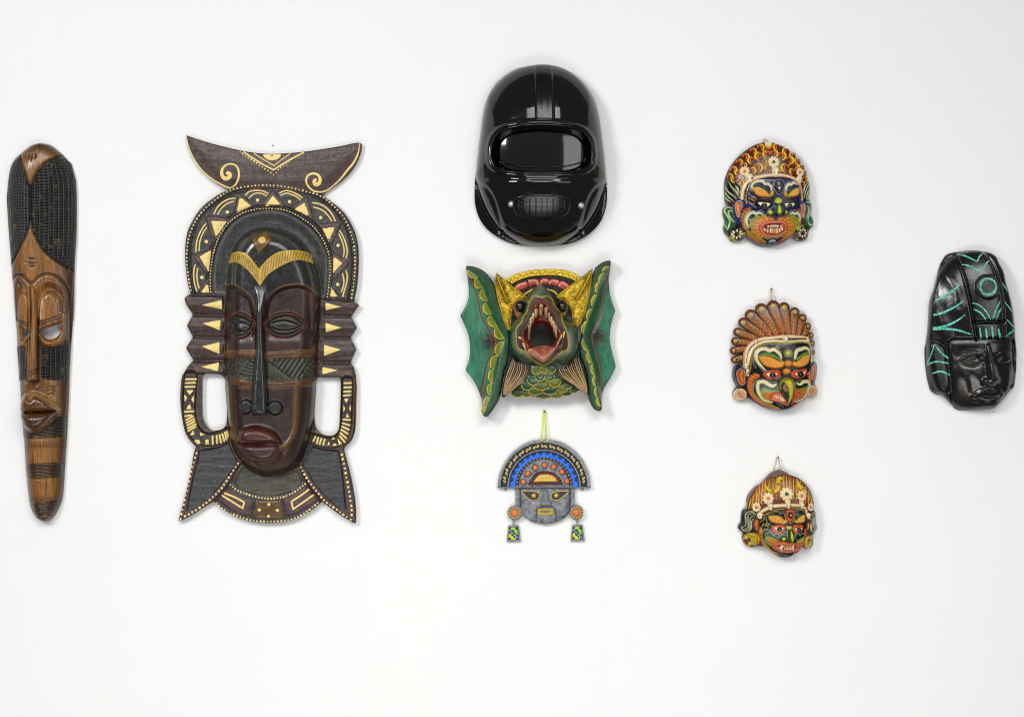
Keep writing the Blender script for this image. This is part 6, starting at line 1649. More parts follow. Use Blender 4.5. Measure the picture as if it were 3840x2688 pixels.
blue_mask()

def feather_mask():
    c = mapper(2710, 1070, .30493)
    f = Field(2735, 1120, 3072, 1548, 1.8, 12, '4a2a1e')
    t = thing('feather_crowned_mask', 'black faced painted mask with yellow beak and fan of brown feathers', 'mask', 2885, 1390, 40)
    a = Painted(c, f, t); X, Y = f.X, f.Y
    tips = [(147,915,42,262,880),(138,803,46,290,775),(158,688,50,350,708),(188,573,54,402,655),(257,457,62,510,632),(348,367,72,590,618),(478,297,78,662,612),(622,262,78,738,595),
            (757,275,68,800,605),(888,330,60,860,612),(985,402,52,930,612),(1050,502,44,1005,612),(1088,612,38,1060,650),(1105,715,36,1075,720),(1115,825,30,1080,830)]
    head = a.sp([(150,990),(200,985),(260,1020),(255,900),(275,780),(350,690),(480,640),(620,625),(760,605),(900,615),(1030,620),(1075,680),(1100,780),(1100,930),(1140,935),(1168,990),(1160,1120),(1140,1215),(1172,1270),(1165,1340),(1110,1378),(1040,1370),(1020,1400),(960,1440),(880,1500),(800,1530),(720,1540),(600,1525),(500,1495),(400,1440),(330,1395),(300,1385),(260,1420),(190,1420),(140,1380),(130,1320),(150,1275),(170,1240),(130,1150),(125,1050)], True, 3)
    vault(f, *c(760, 1020), 200, 118, 190, 165, 66, 18)
    fan = Field(2735, 1120, 3072, 1548, 2.2, 10, '4a2a20'); 
    vault(fan, *c(720, 850), 200, 135, 230, 300, 46, 12)
    a2 = Painted(c, fan, t)
    body_par = t
    for i, (x, y, r, rx_, ry_) in sorted(enumerate(tips), key=lambda q: abs(q[0] - 7), reverse=True):
        px, py = c(x, y); R = r * c.s * .98; qx, qy = c(rx_, ry_); L = math.hypot(qx - px, qy - py); ux, uy = (qx - px) / L, (qy - py) / L; nx, ny = -uy, ux
        ang = math.degrees(math.atan2(-uy, ux))
        tip = [(px + R * math.cos(th) * -ux + R * math.sin(th) * nx, py + R * math.cos(th) * -uy + R * math.sin(th) * ny) for th in np.linspace(-1.7, 1.7, 13)]
        w2 = R * .86
        poly = tip + [(qx + nx * w2 + ux * 10, qy + ny * w2 + uy * 10), (qx - nx * w2 + ux * 10, qy - ny * w2 + uy * 10)]
        ft = piece('feather', fan, poly, t, a.m, rise=5, bevel=R * .5, off=.5 + .25 * (7 - abs(i - 7)), color='653a28', floor=3, step=4)
        ro = 5.4 + .25 * (7 - abs(i - 7))
        dm_ = dome_mesh('feather_spot', 8, 1.2, 'a8923c', a.m, n=14, rings=2)
        stud('feather_spot', fan, px, py, ft, dm_, R * .5 / 8, R * .5 / 8, off=ro + .2)
        s0 = (px + ux * R * 1.1, py + uy * R * 1.1); s1 = (qx, qy)
        strand('feather_rib', fan, resample([s0, s1], 4), R * .42, ft, a.m, color='c8501e', rise=1.6, off=ro + .1, widths=[R * .12, R * .34, R * .42, R * .38])
        parts = []; n = max(4, int(L / 8.5))
        for k in range(n):
            q = (k + .5) / n; bx, by = s0[0] + (s1[0] - s0[0]) * q, s0[1] + (s1[1] - s0[1]) * q; W = R * (.85 - .25 * q)
            for sg in (-1, 1):
                e = (bx + nx * W * .9 * sg - ux * W * .75, by + ny * W * .9 * sg - uy * W * .75)
                parts.append(ribbon(fan, [(bx + nx * W * .16 * sg, by + ny * W * .16 * sg), ((bx + e[0]) / 2 - ux * 0.4, (by + e[1]) / 2), e], 2.0, rise=.7, off=ro + .9, prof=3, color=['d8b42a', 'c88a2a'][k % 2], cap=False, widths=[2.4, 2.0, .8]))
        V, F, C = join(parts); V[:, 2] -= 0.0
        mesh_np('feather_barbs', V, F, C, True, ft, a.m, kind='stuff')
    # face ground
    f.paint(head, '16151a')
    face = a.sp([(330,1090),(320,1000),(340,880),(380,780),(470,715),(620,695),(780,700),(950,685),(1050,705),(1080,800),(1085,950),(1070,1080),(1080,1200),(1040,1330),(950,1430),(850,1500),(760,1530),(640,1520),(500,1470),(380,1390),(310,1280),(300,1180)], True)
    f.plateau(face, 8, 8, True)
    a.L([(300,1100),(300,980),(320,870),(380,770),(480,712),(620,695),(780,705),(950,685),(1060,700),(1090,790)], 12, CREAM, taper=[10, 12, 14, 12, 10, 10])
    dl = a.sp([(300,1090),(330,1040),(345,900),(385,790),(480,728),(620,708),(780,718),(950,700),(1040,715)])
    f.line(dl, 6, '17161a')
    for x, y in resample(dl, 4.8): f.paint_disc(x, y, 1.5, 'd4c838')
    # ears
    for q, qi in (([(135,1050),(180,995),(260,1010),(295,1080),(285,1170),(265,1240),(200,1250),(160,1180)], [(172,1070),(205,1030),(255,1045),(272,1100),(262,1160),(270,1200),(230,1225),(190,1180)]),
                  ([(1070,1010),(1110,945),(1160,980),(1160,1080),(1135,1190),(1090,1180)], [(1082,1020),(1115,975),(1145,1000),(1142,1080),(1112,1155),(1085,1130)])):
        p = a.sp(q, True); f.plateau(p, 8, 8, True); pi = a.sp(qi, True); f.hollow(pi, 5, 5); f.paint(pi, 'b8481e'); f.line(pi, 1.8, 'a8a8a8', closed=True)
    for q in ([(235,1060),(222,1120),(245,1190)], [(1120,1000),(1110,1070),(1098,1130)]): a.L(q, 3.6, 'd8a030')
    # cream scrolls
    for q, tp in (([(520,1050),(470,1000),(415,930),(400,860),(430,800),(500,780),(560,805),(610,790),(670,830),(700,880),(695,920)], [3, 7, 9, 11, 12, 12, 11, 12, 11, 8, 4]),
                  ([(875,905),(880,850),(905,800),(960,785),(1000,770),(1045,790),(1055,850)], [5, 11, 13, 12, 11, 9, 4]),
                  ([(600,1440),(500,1400),(440,1330),(420,1260),(430,1200),(490,1180),(550,1215),(600,1235),(640,1215)], [5, 9, 11, 11, 11, 11, 13, 13, 6]),
                  ([(895,1200),(935,1215),(980,1185),(1040,1180),(1060,1220),(1050,1300),(980,1390),(880,1430)], [5, 11, 12, 11, 9, 8, 6, 4])):
        a.L(q, 9, 'e2d2a0', taper=tp)
    for q in ([(500,1070),(440,1000),(385,930),(375,850),(410,780),(500,755),(570,780),(620,765),(690,810),(715,880)], [(860,900),(865,840),(890,785),(950,760),(1040,765),(1075,850)], [(410,1260),(410,1190),(470,1155),(560,1180),(640,1190)], [(890,1180),(980,1160),(1060,1170)],
              [(640,745),(690,770)], [(650,760),(680,782)], [(380,900),(365,960),(400,1010)], [(640,1160),(700,1120)], [(870,1130),(900,1150)], [(660,1450),(740,1490)], [(380,1200),(370,1300),(430,1400)]):
        a.L(q, 1.5, 'c0b890')
    # orange side hair
    for q in ([(430,1090),(340,1110),(300,1190),(310,1300),(380,1400),(500,1470),(640,1515),(690,1510),(600,1470),(480,1420),(380,1340),(350,1240),(370,1160),(440,1130)], [(1040,1060),(1085,1120),(1085,1200),(1060,1180)], [(850,1480),(950,1420),(1010,1370),(1000,1410),(900,1490),(840,1510)]):
        f.paint(a.sp(q, True), 'c4582c')
    for path, sg in ((a.sp([(400,1100),(330,1160),(325,1280),(400,1390),(520,1455),(670,1510)]), 1), (a.sp([(1020,1390),(950,1440),(850,1500)]), -1), (a.sp([(1050,1080),(1080,1190)]), -1)):
        for i, (x, y) in enumerate(resample(path, 4.4)): f.line([(x - 6 * sg, y - 6), (x + 7 * sg, y + 3)], 2.0, ['e0a22c', 'd8743a', '8a3a1c'][i % 3])
    dl = a.sp([(440,1160),(375,1190),(355,1260),(390,1340),(480,1420),(600,1470),(690,1505)]); f.line(dl, 3.4, '2c6a2c')
    for x, y in resample(dl, 4.8): f.paint_disc(x, y, 1.3, 'd4c838')
    # cheek patches
    a.flames([(450,1290),(470,1265),(520,1280),(570,1300),(640,1310),(690,1300),(720,1330),(760,1420),(700,1430),(640,1400),(560,1410),(500,1390),(470,1350)], (690, 1360), n=50, r0=26, r1=75, sy=.8, strokes='d8742a')
    a.flames([(870,1290),(930,1270),(1000,1250),(1045,1230),(1045,1280),(1000,1340),(930,1390),(870,1420),(840,1400),(850,1320)], (870, 1360), n=40, r0=20, r1=60, sy=.8, strokes='d8742a')
    a.L([(455,1285),(500,1262),(570,1285),(650,1298),(700,1290)], 5, '2f7a2c'); a.L([(890,1270),(960,1262),(1040,1230)], 5, '2f7a2c')
    lipl = a.sp([(560,1370),(600,1320),(660,1310),(720,1330),(760,1380),(790,1440),(800,1475),(740,1460),(660,1430),(590,1420)], True)
    lipr = a.sp([(830,1460),(850,1380),(870,1335),(920,1310),(935,1340),(910,1390),(870,1430)], True)
    for p in (lipl, lipr): f.plateau(p, 12, 8, True); f.paint(p, 'c8502c')
    f.line(a.sp([(600,1380),(640,1350),(700,1365),(750,1420),(690,1415),(630,1400)], True), 2, 'ecd2b0', closed=True)
    br1 = a.hairbrow([(430,870),(500,862),(590,880),(680,930),(720,925),(745,955),(730,1000),(690,1015),(600,1020),(510,990),(450,930)], [(430,865),(520,850),(610,868),(700,925)], (450, 920, 730, 975, 12, 10))
    br2 = a.hairbrow([(1060,850),(1000,855),(930,900),(885,930),(850,935),(838,975),(870,1005),(950,1005),(1020,970),(1055,910)], [(1060,845),(980,850),(920,900),(880,930)], (1050, 900, 850, 975, 9, -10))
    for q in ([(425,860),(520,838),(620,860),(705,918)], [(1065,815),(980,840),(900,900)]): a.L(q, 7, '2f7a2c', taper=[3, 8, 8, 3]); a.L([(x, y + 14) for x, y in q], 1.5, 'd8cc3a')
    b1 = circle(*c(790, 960), 15, 12.5); b2 = circle(*c(770, 1057), 15.5, 11.5)
    for p in (b1, b2):
        f.plateau(p, 9, 8, True); f.paint(p, 'd88a2a')
        xs = [q[0] for q in p]
        s = f.win(p, 0)
        for k in range(5):
            x = min(xs) + (k + .5) * (max(xs) - min(xs)) / 5; f.line([(x, p[0][1] - 11), (x, p[0][1] + 11)], 1.2, '8a3a14', op=.7)
    for k in range(10):
        an = 2 * math.pi * k / 10; f.line(c([(788, 835), (788 + 50 * math.cos(an), 835 + 50 * math.sin(an))]), 2.4, 'c8cc48')
    # beak nose
    nb = a.sp([(670,1200),(700,1140),(770,1120),(840,1140),(880,1200),(880,1280),(850,1330),(820,1400),(800,1440),(760,1400),(710,1340),(680,1280)], True)
    f.plateau(nb, 22, 22, True); f.paint(nb, '2a3a30')
    for k in range(16):
        an = math.radians(200 - 220 * k / 15); x, y = 775 + 108 * math.cos(an), 1240 - 110 * math.sin(an)
        f.line(c([(x, y), (x - 26 * math.cos(an), y + 26 * math.sin(an))]), 2.4, 'c8c038')
    beak = a.sp([(735,1180),(770,1160),(815,1160),(842,1210),(850,1290),(840,1380),(815,1440),(795,1445),(800,1380),(790,1300),(765,1240)], True)
    f.plateau(beak, 22, 12, True); f.paint(beak, 'ccc424'); f.line(a.sp([(830,1180),(842,1260),(836,1370),(812,1436)]), 3, '8a8a18')
    for q in ([(740,1230),(725,1260),(745,1295)], [(855,1230),(858,1290)]): a.L(q, 5, 'b84a24')
    f.H += .5 * vnoise(X.shape, 6, 3)
    round_edge(f, head, 7, 10)
    hb = piece('head', f, head, t, a.m, floor=2, off=0, wallcol='17161a')
    a.eye([(480,1090),(520,1050),(600,1040),(680,1045),(695,1085),(680,1130),(600,1155),(540,1150),(500,1120)], 'b8461c', [(520,1085),(570,1075),(620,1078),(655,1080),(630,1125),(590,1135),(550,1120)], (597, 1105), 42)
    a.eye([(820,1095),(850,1050),(930,1035),(1010,1020),(1025,1060),(1000,1110),(940,1140),(860,1140)], 'b8461c', [(870,1080),(920,1075),(970,1065),(1005,1050),(990,1090),(950,1115),(900,1110)], (940, 1090), 42)
    for p in (br1, br2): a.P('eyebrow', p, off=.5, skirt=3)
    for p in (b1, b2): a.P('brow_bead', p, off=.5, skirt=3)
    np_ = a.P('nose', nb, off=.5, skirt=3); a.P('beak', beak, np_, off=1, skirt=6)
    l1 = a.P('lip', lipl, off=.5, skirt=4); a.P('lip', lipr, off=.5, skirt=4)
    for x, y in ((640,1375),(668,1380),(698,1392),(722,1408)):
        a.P('tooth', c([(x - 12, y - 20), (x + 10, y - 16), (x + 16, y + 16), (x - 4, y + 14)]), l1, rise=3, bevel=3, off=1, color='ecd4a4', step=3, skirt=3)
    a.ticked_band([(285,1010),(272,940),(278,850),(310,760),(380,695),(480,655),(620,640),(760,628),(900,630),(1030,640),(1070,700),(1095,800),(1092,920)], 17, [15, 17, 18, 18, 17, 16, 13, 10])
    for q in ((282,992,36,38),(398,690,36,34),(765,655,44,46),(1055,655,28,38),(1090,925,20,32)): a.skull(*q)
    # ear flowers
    for x, y, r, par in ((215, 1343, 84, 1), (1103, 1300, 78, 1)):
        p = circle(*c(x, y), r * c.s, r * .95 * c.s, 20)
        d_ = a.P('ear_flower', p, rise=8, bevel=8, off=1.5, color='e0bc90')
        for k in range(7):
            an = 2 * math.pi * k / 7
            q = c(x + 38 * math.cos(an), y + 36 * math.sin(an)); rr = circle(q[0], q[1], 5.2, 5, 10)
            strand('petal', f, resample(rr + [rr[0]], 2.5)[:-1], 1.8, d_, a.m, color='b8583c', rise=1.4, off=9.6, closed=True, cap=False)
        rr = circle(*c(x, y), 4, 4, 10); strand('flower_centre', f, resample(rr + [rr[0]], 2.5)[:-1], 2, d_, a.m, color='b8583c', rise=1.4, off=9.6, closed=True, cap=False)
    k = c(605, 45); b = c(608, 188); tw = TWINE
    tube('hanging_cord', [(b[0] - 2, b[1] + 4, 26), (b[0] - 3, (b[1] + k[1]) / 2, 16), (k[0] - 3, k[1], 12)], 1.6, t, tw, 'd6c49a')
    tube('hanging_cord', [(b[0] + 1, b[1] + 4, 26), (b[0] + 2, (b[1] + k[1]) / 2, 16), (k[0] + 1, k[1], 12)], 1.4, t, tw, 'd6c49a')
    tube('cord_knot', [(b[0] - 3, b[1], 25), (b[0], b[1] - 5, 25), (b[0] + 3, b[1], 25)], 2.6, t, tw, 'd6c49a')
    nail(k[0], k[1], 'dark nail with cream twine above the feather crowned mask', 3.2, 18)
feather_mask()

def snake_mask():
    c = mapper(2740, 1700, .26144)
    out = a_out = spline(c([(620,260),(715,235),(790,262),(860,310),(960,345),(1040,400),(1110,480),(1160,560),(1185,640),(1200,720),(1192,800),(1222,840),(1238,900),(1232,960),(1225,1000),(1250,1050),(1235,1110),(1185,1170),(1195,1230),(1190,1310),(1150,1360),(1080,1375),(1030,1350),(985,1400),(920,1450),(850,1490),(770,1498),(690,1485),(600,1430),(500,1350),(415,1330),(330,1352),(250,1330),(190,1270),(170,1200),(180,1145),(125,1090),(113,1040),(150,985),(158,880),(180,810),(235,770),(235,660),(280,560),(370,470),(440,430),(500,365),(560,300)]), True, 3)
    f = Field(2765, 1756, 3072, 2098, 1.6, 12, '5c3626')
    t = thing('snake_haired_mask', 'small black faced painted mask with striped hair, yellow snakes and cream flowers', 'mask', 2920, 1910, 40)
    a = Painted(c, f, t); X, Y = f.X, f.Y
    vault(f, *c(830, 950), 165, 105, 185, 145, 58, 16)
    top = a.sp([(490,380),(620,255),(715,232),(800,262),(880,320),(740,310),(600,340)], True); f.paint(top, '7a6458'); f.H += 5 * (Y < c(0, 330)[1])
    f.paint(c([(235,650),(280,560),(480,385),(440,430),(330,560),(260,680),(250,780),(215,790)]), '7a6458')
    for q in ([(560,320),(650,280),(760,275)], [(600,300),(700,250)], [(520,370),(600,330),(800,290)]): a.L(q, 1.6, '4a3a32'); f.groove(a.sp(q), 2, 2)
    # side locks
    for q in ([(160,890),(200,800),(300,790),(380,880),(400,960),(320,1130),(200,1150),(120,1090),(115,1040),(150,985)], [(1110,880),(1190,820),(1238,900),(1228,1000),(1250,1050),(1230,1110),(1180,1165),(1120,1160),(1130,1000)]):
        p = a.sp(q, True); f.plateau(p, 9, 10, True); f.paint(p, '1c2a26')
    for q in ([(360,865),(310,835),(250,835),(215,890),(225,980),(205,1040),(150,1060)], [(340,880),(290,860),(250,880),(250,960),(250,1050),(200,1090),(160,1080)], [(330,905),(290,900),(275,960),(275,1060),(230,1110),(180,1110)], [(330,930),(300,960),(295,1060),(260,1120)],
              [(1130,880),(1180,850),(1215,890),(1195,960),(1200,1030),(1240,1060)], [(1125,900),(1175,890),(1180,960),(1180,1050),(1220,1100)], [(1120,930),(1155,930),(1160,1000),(1150,1080),(1190,1120)], [(1130,980),(1140,1060),(1150,1120)]):
        a.L(q, 2.6, 'd0d09c', taper=[1.2, 2.8, 2.8, 1.4])
    face = a.sp([(420,990),(440,930),(500,880),(600,820),(760,790),(900,785),(1010,805),(1060,900),(1080,1000),(1075,1150),(1050,1290),(990,1390),(900,1460),(780,1497),(690,1480),(560,1390),(450,1290),(400,1180),(400,1080)], True)
    f.plateau(face, 8, 7, True); f.paint(face, '141a1a')
    # striped hair
    hair = a.sp([(260,790),(250,740),(290,620),(370,500),(480,400),(620,340),(760,310),(900,330),(1020,390),(1110,490),(1170,600),(1192,700),(1180,780),(1080,800),(1000,720),(850,690),(600,700),(430,790),(330,830)], True)
    f.paint(hair, '6a3a26')
    s = f.win(hair, 1); d = sdf(X[s], Y[s], hair)
    rg = np.random.default_rng(8); strk = []
    for i in range(40):
        q = i / 39
        x0 = 262 + (1182 - 262) * q; y0 = 790 - 70 * math.sin(math.pi * q) - 30 * q
        tx = 300 + (1130 - 300) * q if False else np.interp(q, [0, .25, .5, .75, 1], [300, 500, 740, 980, 1165]); ty = np.interp(q, [0, .12, .25, .5, .75, .9, 1], [640, 470, 385, 318, 375, 500, 640])
        bx = np.interp(q, [0, .25, .5, .75, 1], [262, 470, 740, 960, 1175]); by = np.interp(q, [0, .1, .25, .5, .75, .9, 1], [790, 760, 720, 640, 660, 720, 780])
        l = c([(tx, ty), ((tx + bx) / 2 + rg.uniform(-8, 8), (ty + by) / 2), (bx, by)])
        strk.append((resample(spline(l, False, 4), 4), 4.2 if i % 2 == 0 else 4.2, dict(color=['e0c838', 'd0683a', 'dcc030', 'c05c30'][i % 4], rise=2.8, widths=[2.4, 4.6, 4.4, 1.6])))
    # brushwork
    for q in ([(480,1190),(500,1160),(600,1190),(690,1250),(640,1280),(600,1310),(540,1290),(490,1240)], [(1050,1180),(1060,1230),(1020,1290),(960,1300),(940,1260),(1000,1215)]):
        f.plateau(a.sp(q, True), 5, 7, True)
    a.flames([(485,1200),(510,1160),(570,1180),(640,1210),(690,1250),(700,1290),(640,1330),(560,1310),(500,1260)], (720, 1300), n=70, r0=30, r1=62, sy=.9, c_in='c8602a', strokes='d8b040')
    a.flames([(1048,1180),(1055,1240),(1030,1300),(960,1320),(925,1280),(960,1230),(1000,1210)], (890, 1310), n=60, r0=20, r1=48, sy=.9, c_in='c8602a', strokes='d8b040')
    a.L([(510,1165),(560,1180),(640,1210),(690,1248)], 4.5, '3a7a2a'); a.L([(940,1235),(1000,1215),(1045,1180)], 4, '3a7a2a')
    for q in ([(520,870),(580,830),(660,820),(700,850)], [(700,850),(740,840),(765,870)], [(905,860),(950,860),(960,900)], [(900,830),(950,795),(1020,810)], [(480,1170),(500,1130),(560,1125),(600,1160)], [(600,1160),(640,1140),(680,1150),(690,1190)], [(920,1150),(960,1140),(980,1170)], [(980,1160),(1020,1130),(1050,1160)],
              [(500,920),(520,990),(580,1020)], [(440,1090),(450,1200),(500,1290),(560,1350)], [(470,1230),(490,1300),(600,1390),(720,1430)], [(785,1020),(800,1090),(800,1180),(820,1250)], [(890,1010),(905,1100),(910,1200)], [(720,1440),(800,1450)], [(460,1100),(520,1080),(600,1120),(700,1150),(780,1110)]):
        a.L(q, 1.5, 'b8bca0')
    for q in ([(440,1060),(400,1110),(410,1220),(470,1320),(560,1400),(690,1470),(670,1430),(560,1350),(470,1250),(440,1150)], [(1050,1060),(1080,1120),(1065,1250),(1000,1370),(900,1450),(890,1430),(980,1330),(1040,1220)]):
        f.paint(a.sp(q, True), 'b8522c')
    for path, sg in ((a.sp([(430,1080),(410,1160),(450,1280),(560,1390),(680,1460)]), 1), (a.sp([(1060,1100),(1060,1220),(1000,1340),(910,1440)]), -1)):
        for i, (x, y) in enumerate(resample(path, 4.0)): f.line([(x - 5 * sg, y - 6), (x + 5 * sg, y + 4)], 1.9, ['d8822c', 'c8603a', '6a2a18'][i % 3]); f.groove([(x - 5 * sg, y - 6), (x + 5 * sg, y + 4)], 1.2, 1.2)
    for path in ([(480,1070),(440,1150),(470,1270),(560,1370),(690,1470)], [(420,975),(470,930),(480,880),(560,840),(640,800),(760,785)], [(880,785),(960,780),(1030,810)]):
        dl = a.sp(path); f.line(dl, 3.4, '24402a')
        for x, y in resample(dl, 4.4): f.paint_disc(x, y, 1.25, 'd4c838')
    for q in ([(465,1000),(445,1030)], [(500,990),(490,1030)], [(530,1000),(520,1035)], [(425,1050),(440,1090)], [(410,1080),(425,1120)]): a.L(q, 2.4, 'd8c838')
    # ears
    for q, qi in (([(320,960),(350,930),(400,940),(410,1000),(395,1080),(370,1120),(330,1080)], [(330,965),(355,940),(390,950),(398,1010),(385,1070),(365,1100),(340,1060)]), ([(1075,1010),(1095,965),(1130,970),(1130,1030),(1105,1110),(1078,1100)], [(1085,1020),(1100,978),(1122,985),(1120,1035),(1098,1095),(1085,1080)])):
        p = a.sp(q, True); f.plateau(p, 7, 7, True); f.paint(p, '16181a'); pi = a.sp(qi, True); f.hollow(pi, 4, 4); f.paint(pi, 'c0501e')
    for q in ([(370,960),(362,1020),(375,1080)], [(1110,1000),(1100,1070)]): a.L(q, 2.8, 'e0a02c')
    br1 = a.hairbrow([(525,880),(570,870),(650,875),(720,895),(755,935),(790,935),(795,975),(760,1005),(660,995),(580,975),(535,930)], [(525,872),(600,862),(690,875),(755,925)], (545, 925, 780, 965, 11, 8), h=10)
    br2 = a.hairbrow([(1055,870),(1000,872),(950,900),(930,935),(900,930),(892,965),(930,990),(1000,985),(1050,950)], [(1055,865),(990,868),(945,905),(920,935)], (1050, 915, 905, 965, 8, -8), h=10)
    te = a.sp([(835,785),(885,800),(905,860),(885,930),(838,985),(790,940),(768,870),(785,805)], True); f.plateau(te, 8, 7, True); f.paint(te, 'c4501e'); f.line(a.sp([(760,870),(780,940),(838,992),(890,940),(910,870)]), 1.5, 'b8bca0')
    ti = a.sp([(838,825),(870,845),(868,895),(840,925),(805,895),(805,845)], True); f.paint(ti, '16100e')
    nose = a.sp([(820,1075),(860,1080),(890,1150),(900,1220),(880,1265),(845,1270),(815,1235),(812,1150)], True); f.plateau(nose, 24, 12, True); f.paint(nose, '2a5a2a'); f.paint(a.sp([(838,1100),(860,1120),(885,1190),(880,1240),(862,1250),(845,1200)], True), 'd0c424')
    nl = a.sp([(705,1200),(740,1180),(785,1190),(795,1225),(760,1250),(715,1240)], True); nr = a.sp([(912,1195),(935,1190),(938,1225),(918,1245)], True)
    for p in (nl, nr): f.plateau(p, 11, 7, True); f.paint(p, '3a6a2a')
    f.paint(circle(*c(745, 1210), 7, 5), 'c8c030')
    for k in range(5): f.line(c([(800 + 12 * k, 1068), (795 + 14 * k, 1035)]), 3, 'd4c82c')
    mouth = a.sp([(590,1330),(640,1270),(740,1245),(830,1265),(900,1265),(950,1280),(965,1325),(935,1380),(850,1412),(730,1408),(630,1370)], True)
    f.plateau(mouth, 15, 9, True); f.paint(mouth, 'c45c30')
    mo = a.sp([(625,1330),(690,1295),(780,1305),(880,1300),(925,1310),(925,1350),(860,1370),(750,1375),(660,1365)], True); f.hollow(mo, 8, 4); f.paint(mo, '8a2a1c')
    # coiled snakes as earrings
    for x, y, rx, ry in ((300, 1240, 118, 108), (1122, 1270, 76, 98)):
        p = circle(*c(x, y), rx * c.s, ry * c.s, 24); f.plateau(p, 16, 20, True); f.paint(p, 'bca01c')
        s = f.win(p, 1); n = vnoise(f.X[s].shape, 11, int(x), 2); d = sdf(f.X[s], f.Y[s], p)
        f.mix(s, np.clip(n * 6 - .8, 0, 1) * (d > 0), '6a3420')
        sp_ = [c(x + rx * q * math.cos(7.5 * q + 1), y + ry * q * math.sin(7.5 * q + 1)) for q in np.linspace(.15, .8, 24)]
        f.line(sp_, 2.2, '4a2418'); f.groove(sp_, 2.4, 4)
    f.H += .5 * vnoise(X.shape, 6, 3)
    round_edge(f, out, 6, 9)
    body = piece('head', f, out, t, a.m, floor=2, off=0, wallcol='4a382e')
    hair_o = []
    for pts, w, k in strk: hair_o.append(strand('hair_lock', f, pts, w, body, a.m, **k))
    a.eye([(570,1050),(600,1020),(680,1015),(750,1025),(768,1060),(750,1105),(690,1140),(620,1130),(580,1090)], 'c0501e', [(612,1050),(640,1045),(690,1048),(738,1055),(728,1090),(690,1105),(645,1090)], (685, 1075), 38)
    a.eye([(868,1060),(890,1020),(960,1012),(1020,1015),(1022,1060),(1000,1110),(930,1135),(885,1110)], 'c0501e', [(905,1065),(940,1055),(980,1055),(1008,1055),(1000,1085),(960,1102),(920,1095)], (960, 1078), 34)
    for p in (br1, br2): a.P('eyebrow', p, off=.5, skirt=3)
    tp = a.P('third_eye', te, off=.5, skirt=3)
    for (nm, col, r_, o) in (('iris_ring', 'e6dcc0', 1.8, .8), ('iris_ring_dark', '100d0e', 1.0, 1.3)): stud('iris_ring', f, *c(843, 872), tp, dome_mesh(nm, r_, .6, col, a.m), 1.8, 2.0, off=o)
    a.P('nose', nose, off=.5, skirt=5); a.P('nostril', nl, off=.5, skirt=4); a.P('nostril', nr, off=.5, skirt=4)
    mp = a.P('mouth', mouth, off=.5, skirt=4)
    for x, y, w_, h_, cl in ((650,1335,26,30,'d88a7a'),(680,1340,26,34,'d88a7a')): a.P('gum', c([(x - w_ / 2, y - h_ / 2), (x + w_ / 2, y - h_ / 2), (x + w_ / 2, y + h_ / 2), (x - w_ / 2, y + h_ / 2)]), mp, rise=2, bevel=3, off=1, color=cl, step=3)
    for k in range(6):
        x = 762 + 21 * k
        a.P('tooth', c([(x - 9, 1312), (x + 9, 1312), (x + 8, 1334), (x - 8, 1334)]), mp, rise=3, bevel=3, off=1, color='e8c088', step=3, skirt=3); a.P('tooth', c([(x - 9, 1344), (x + 9, 1344), (x + 8, 1366), (x - 8, 1366)]), mp, rise=3, bevel=3, off=1, color='e0b078', step=3, skirt=3)
    for q in ([(700,1305),(748,1305),(740,1345),(715,1375),(698,1360)], [(868,1310),(898,1305),(895,1345),(885,1375),(872,1345)]): a.P('fang', a.sp(q, True, 2), mp, rise=7, bevel=5, off=1, color='ead8a8', step=3, skirt=3)
    for x, y, rx, ry in ((300, 1240, 116, 106), (1122, 1270, 74, 96)): a.P('coiled_snake', circle(*c(x, y), rx * c.s, ry * c.s, 24), off=.6, skirt=3)
    for q, hd in (([(480,415),(500,470),(545,520),(610,540),(670,510),(690,440),(685,370),(715,345)], (728, 362)), ([(945,365),(965,430),(990,480),(1040,510),(1075,560)], None)):
        P_ = resample(a.sp(q), 3.5); V, F, C = ribbon(f, P_, 13, rise=12, off=3.0, widths=[4, 10, 14, 15, 14, 13, 12], color='c8a41c')
        ph = np.repeat(0, len(V)); n_ = len(P_)
        C = np.array([rgb('8a4424') if ((i % n_) // 3) % 4 == 0 and (i // n_) in (1, 2) and i < n_ * 5 else rgb('dcc02c') for i in range(len(V))])
        sn = mesh_np('snake', V, F, C, True, t, a.m)
        if hd:
            a.P('snake_head', a.sp([(hd[0] - 45, hd[1] - 22), (hd[0], hd[1] - 28), (hd[0] + 28, hd[1]), (hd[0] + 12, hd[1] + 22), (hd[0] - 30, hd[1] + 22)], True, 3), sn, rise=11, bevel=7, off=3, color='ceae20', step=3)
    a.ticked_band([(395,875),(430,835),(500,790),(600,752),(720,738),(830,735),(930,735),(1020,748),(1070,800),(1090,880)], 15, [14, 16, 17, 16, 15, 14, 11])
    a.flower(792, 575, 100, '2a6a2e', 9); a.flower(530, 638, 82, 'd07040', 9, 1.05); a.flower(1010, 605, 70, 'd07040', 9, 1.2); a.flower(365, 765, 62, 'd07040', 8, 1.2); a.flower(1142, 765, 48, 'd07040', 8, 1.35)
    for q in ([(500,705),(590,705),(580,740),(530,745)], [(760,660),(850,660),(845,700),(770,700)], [(960,680),(1045,680),(1030,715),(975,715)]): a.P('flower_stem', c(q), rise=4, bevel=3, off=2, color=CREAM, step=3)
    for q in ((565,762,46,48),(815,735,48,50),(1018,745,38,46),(418,885,46,50),(1108,890,34,46)): a.skull(*q)
    k = c(682, 55); tw = TWINE
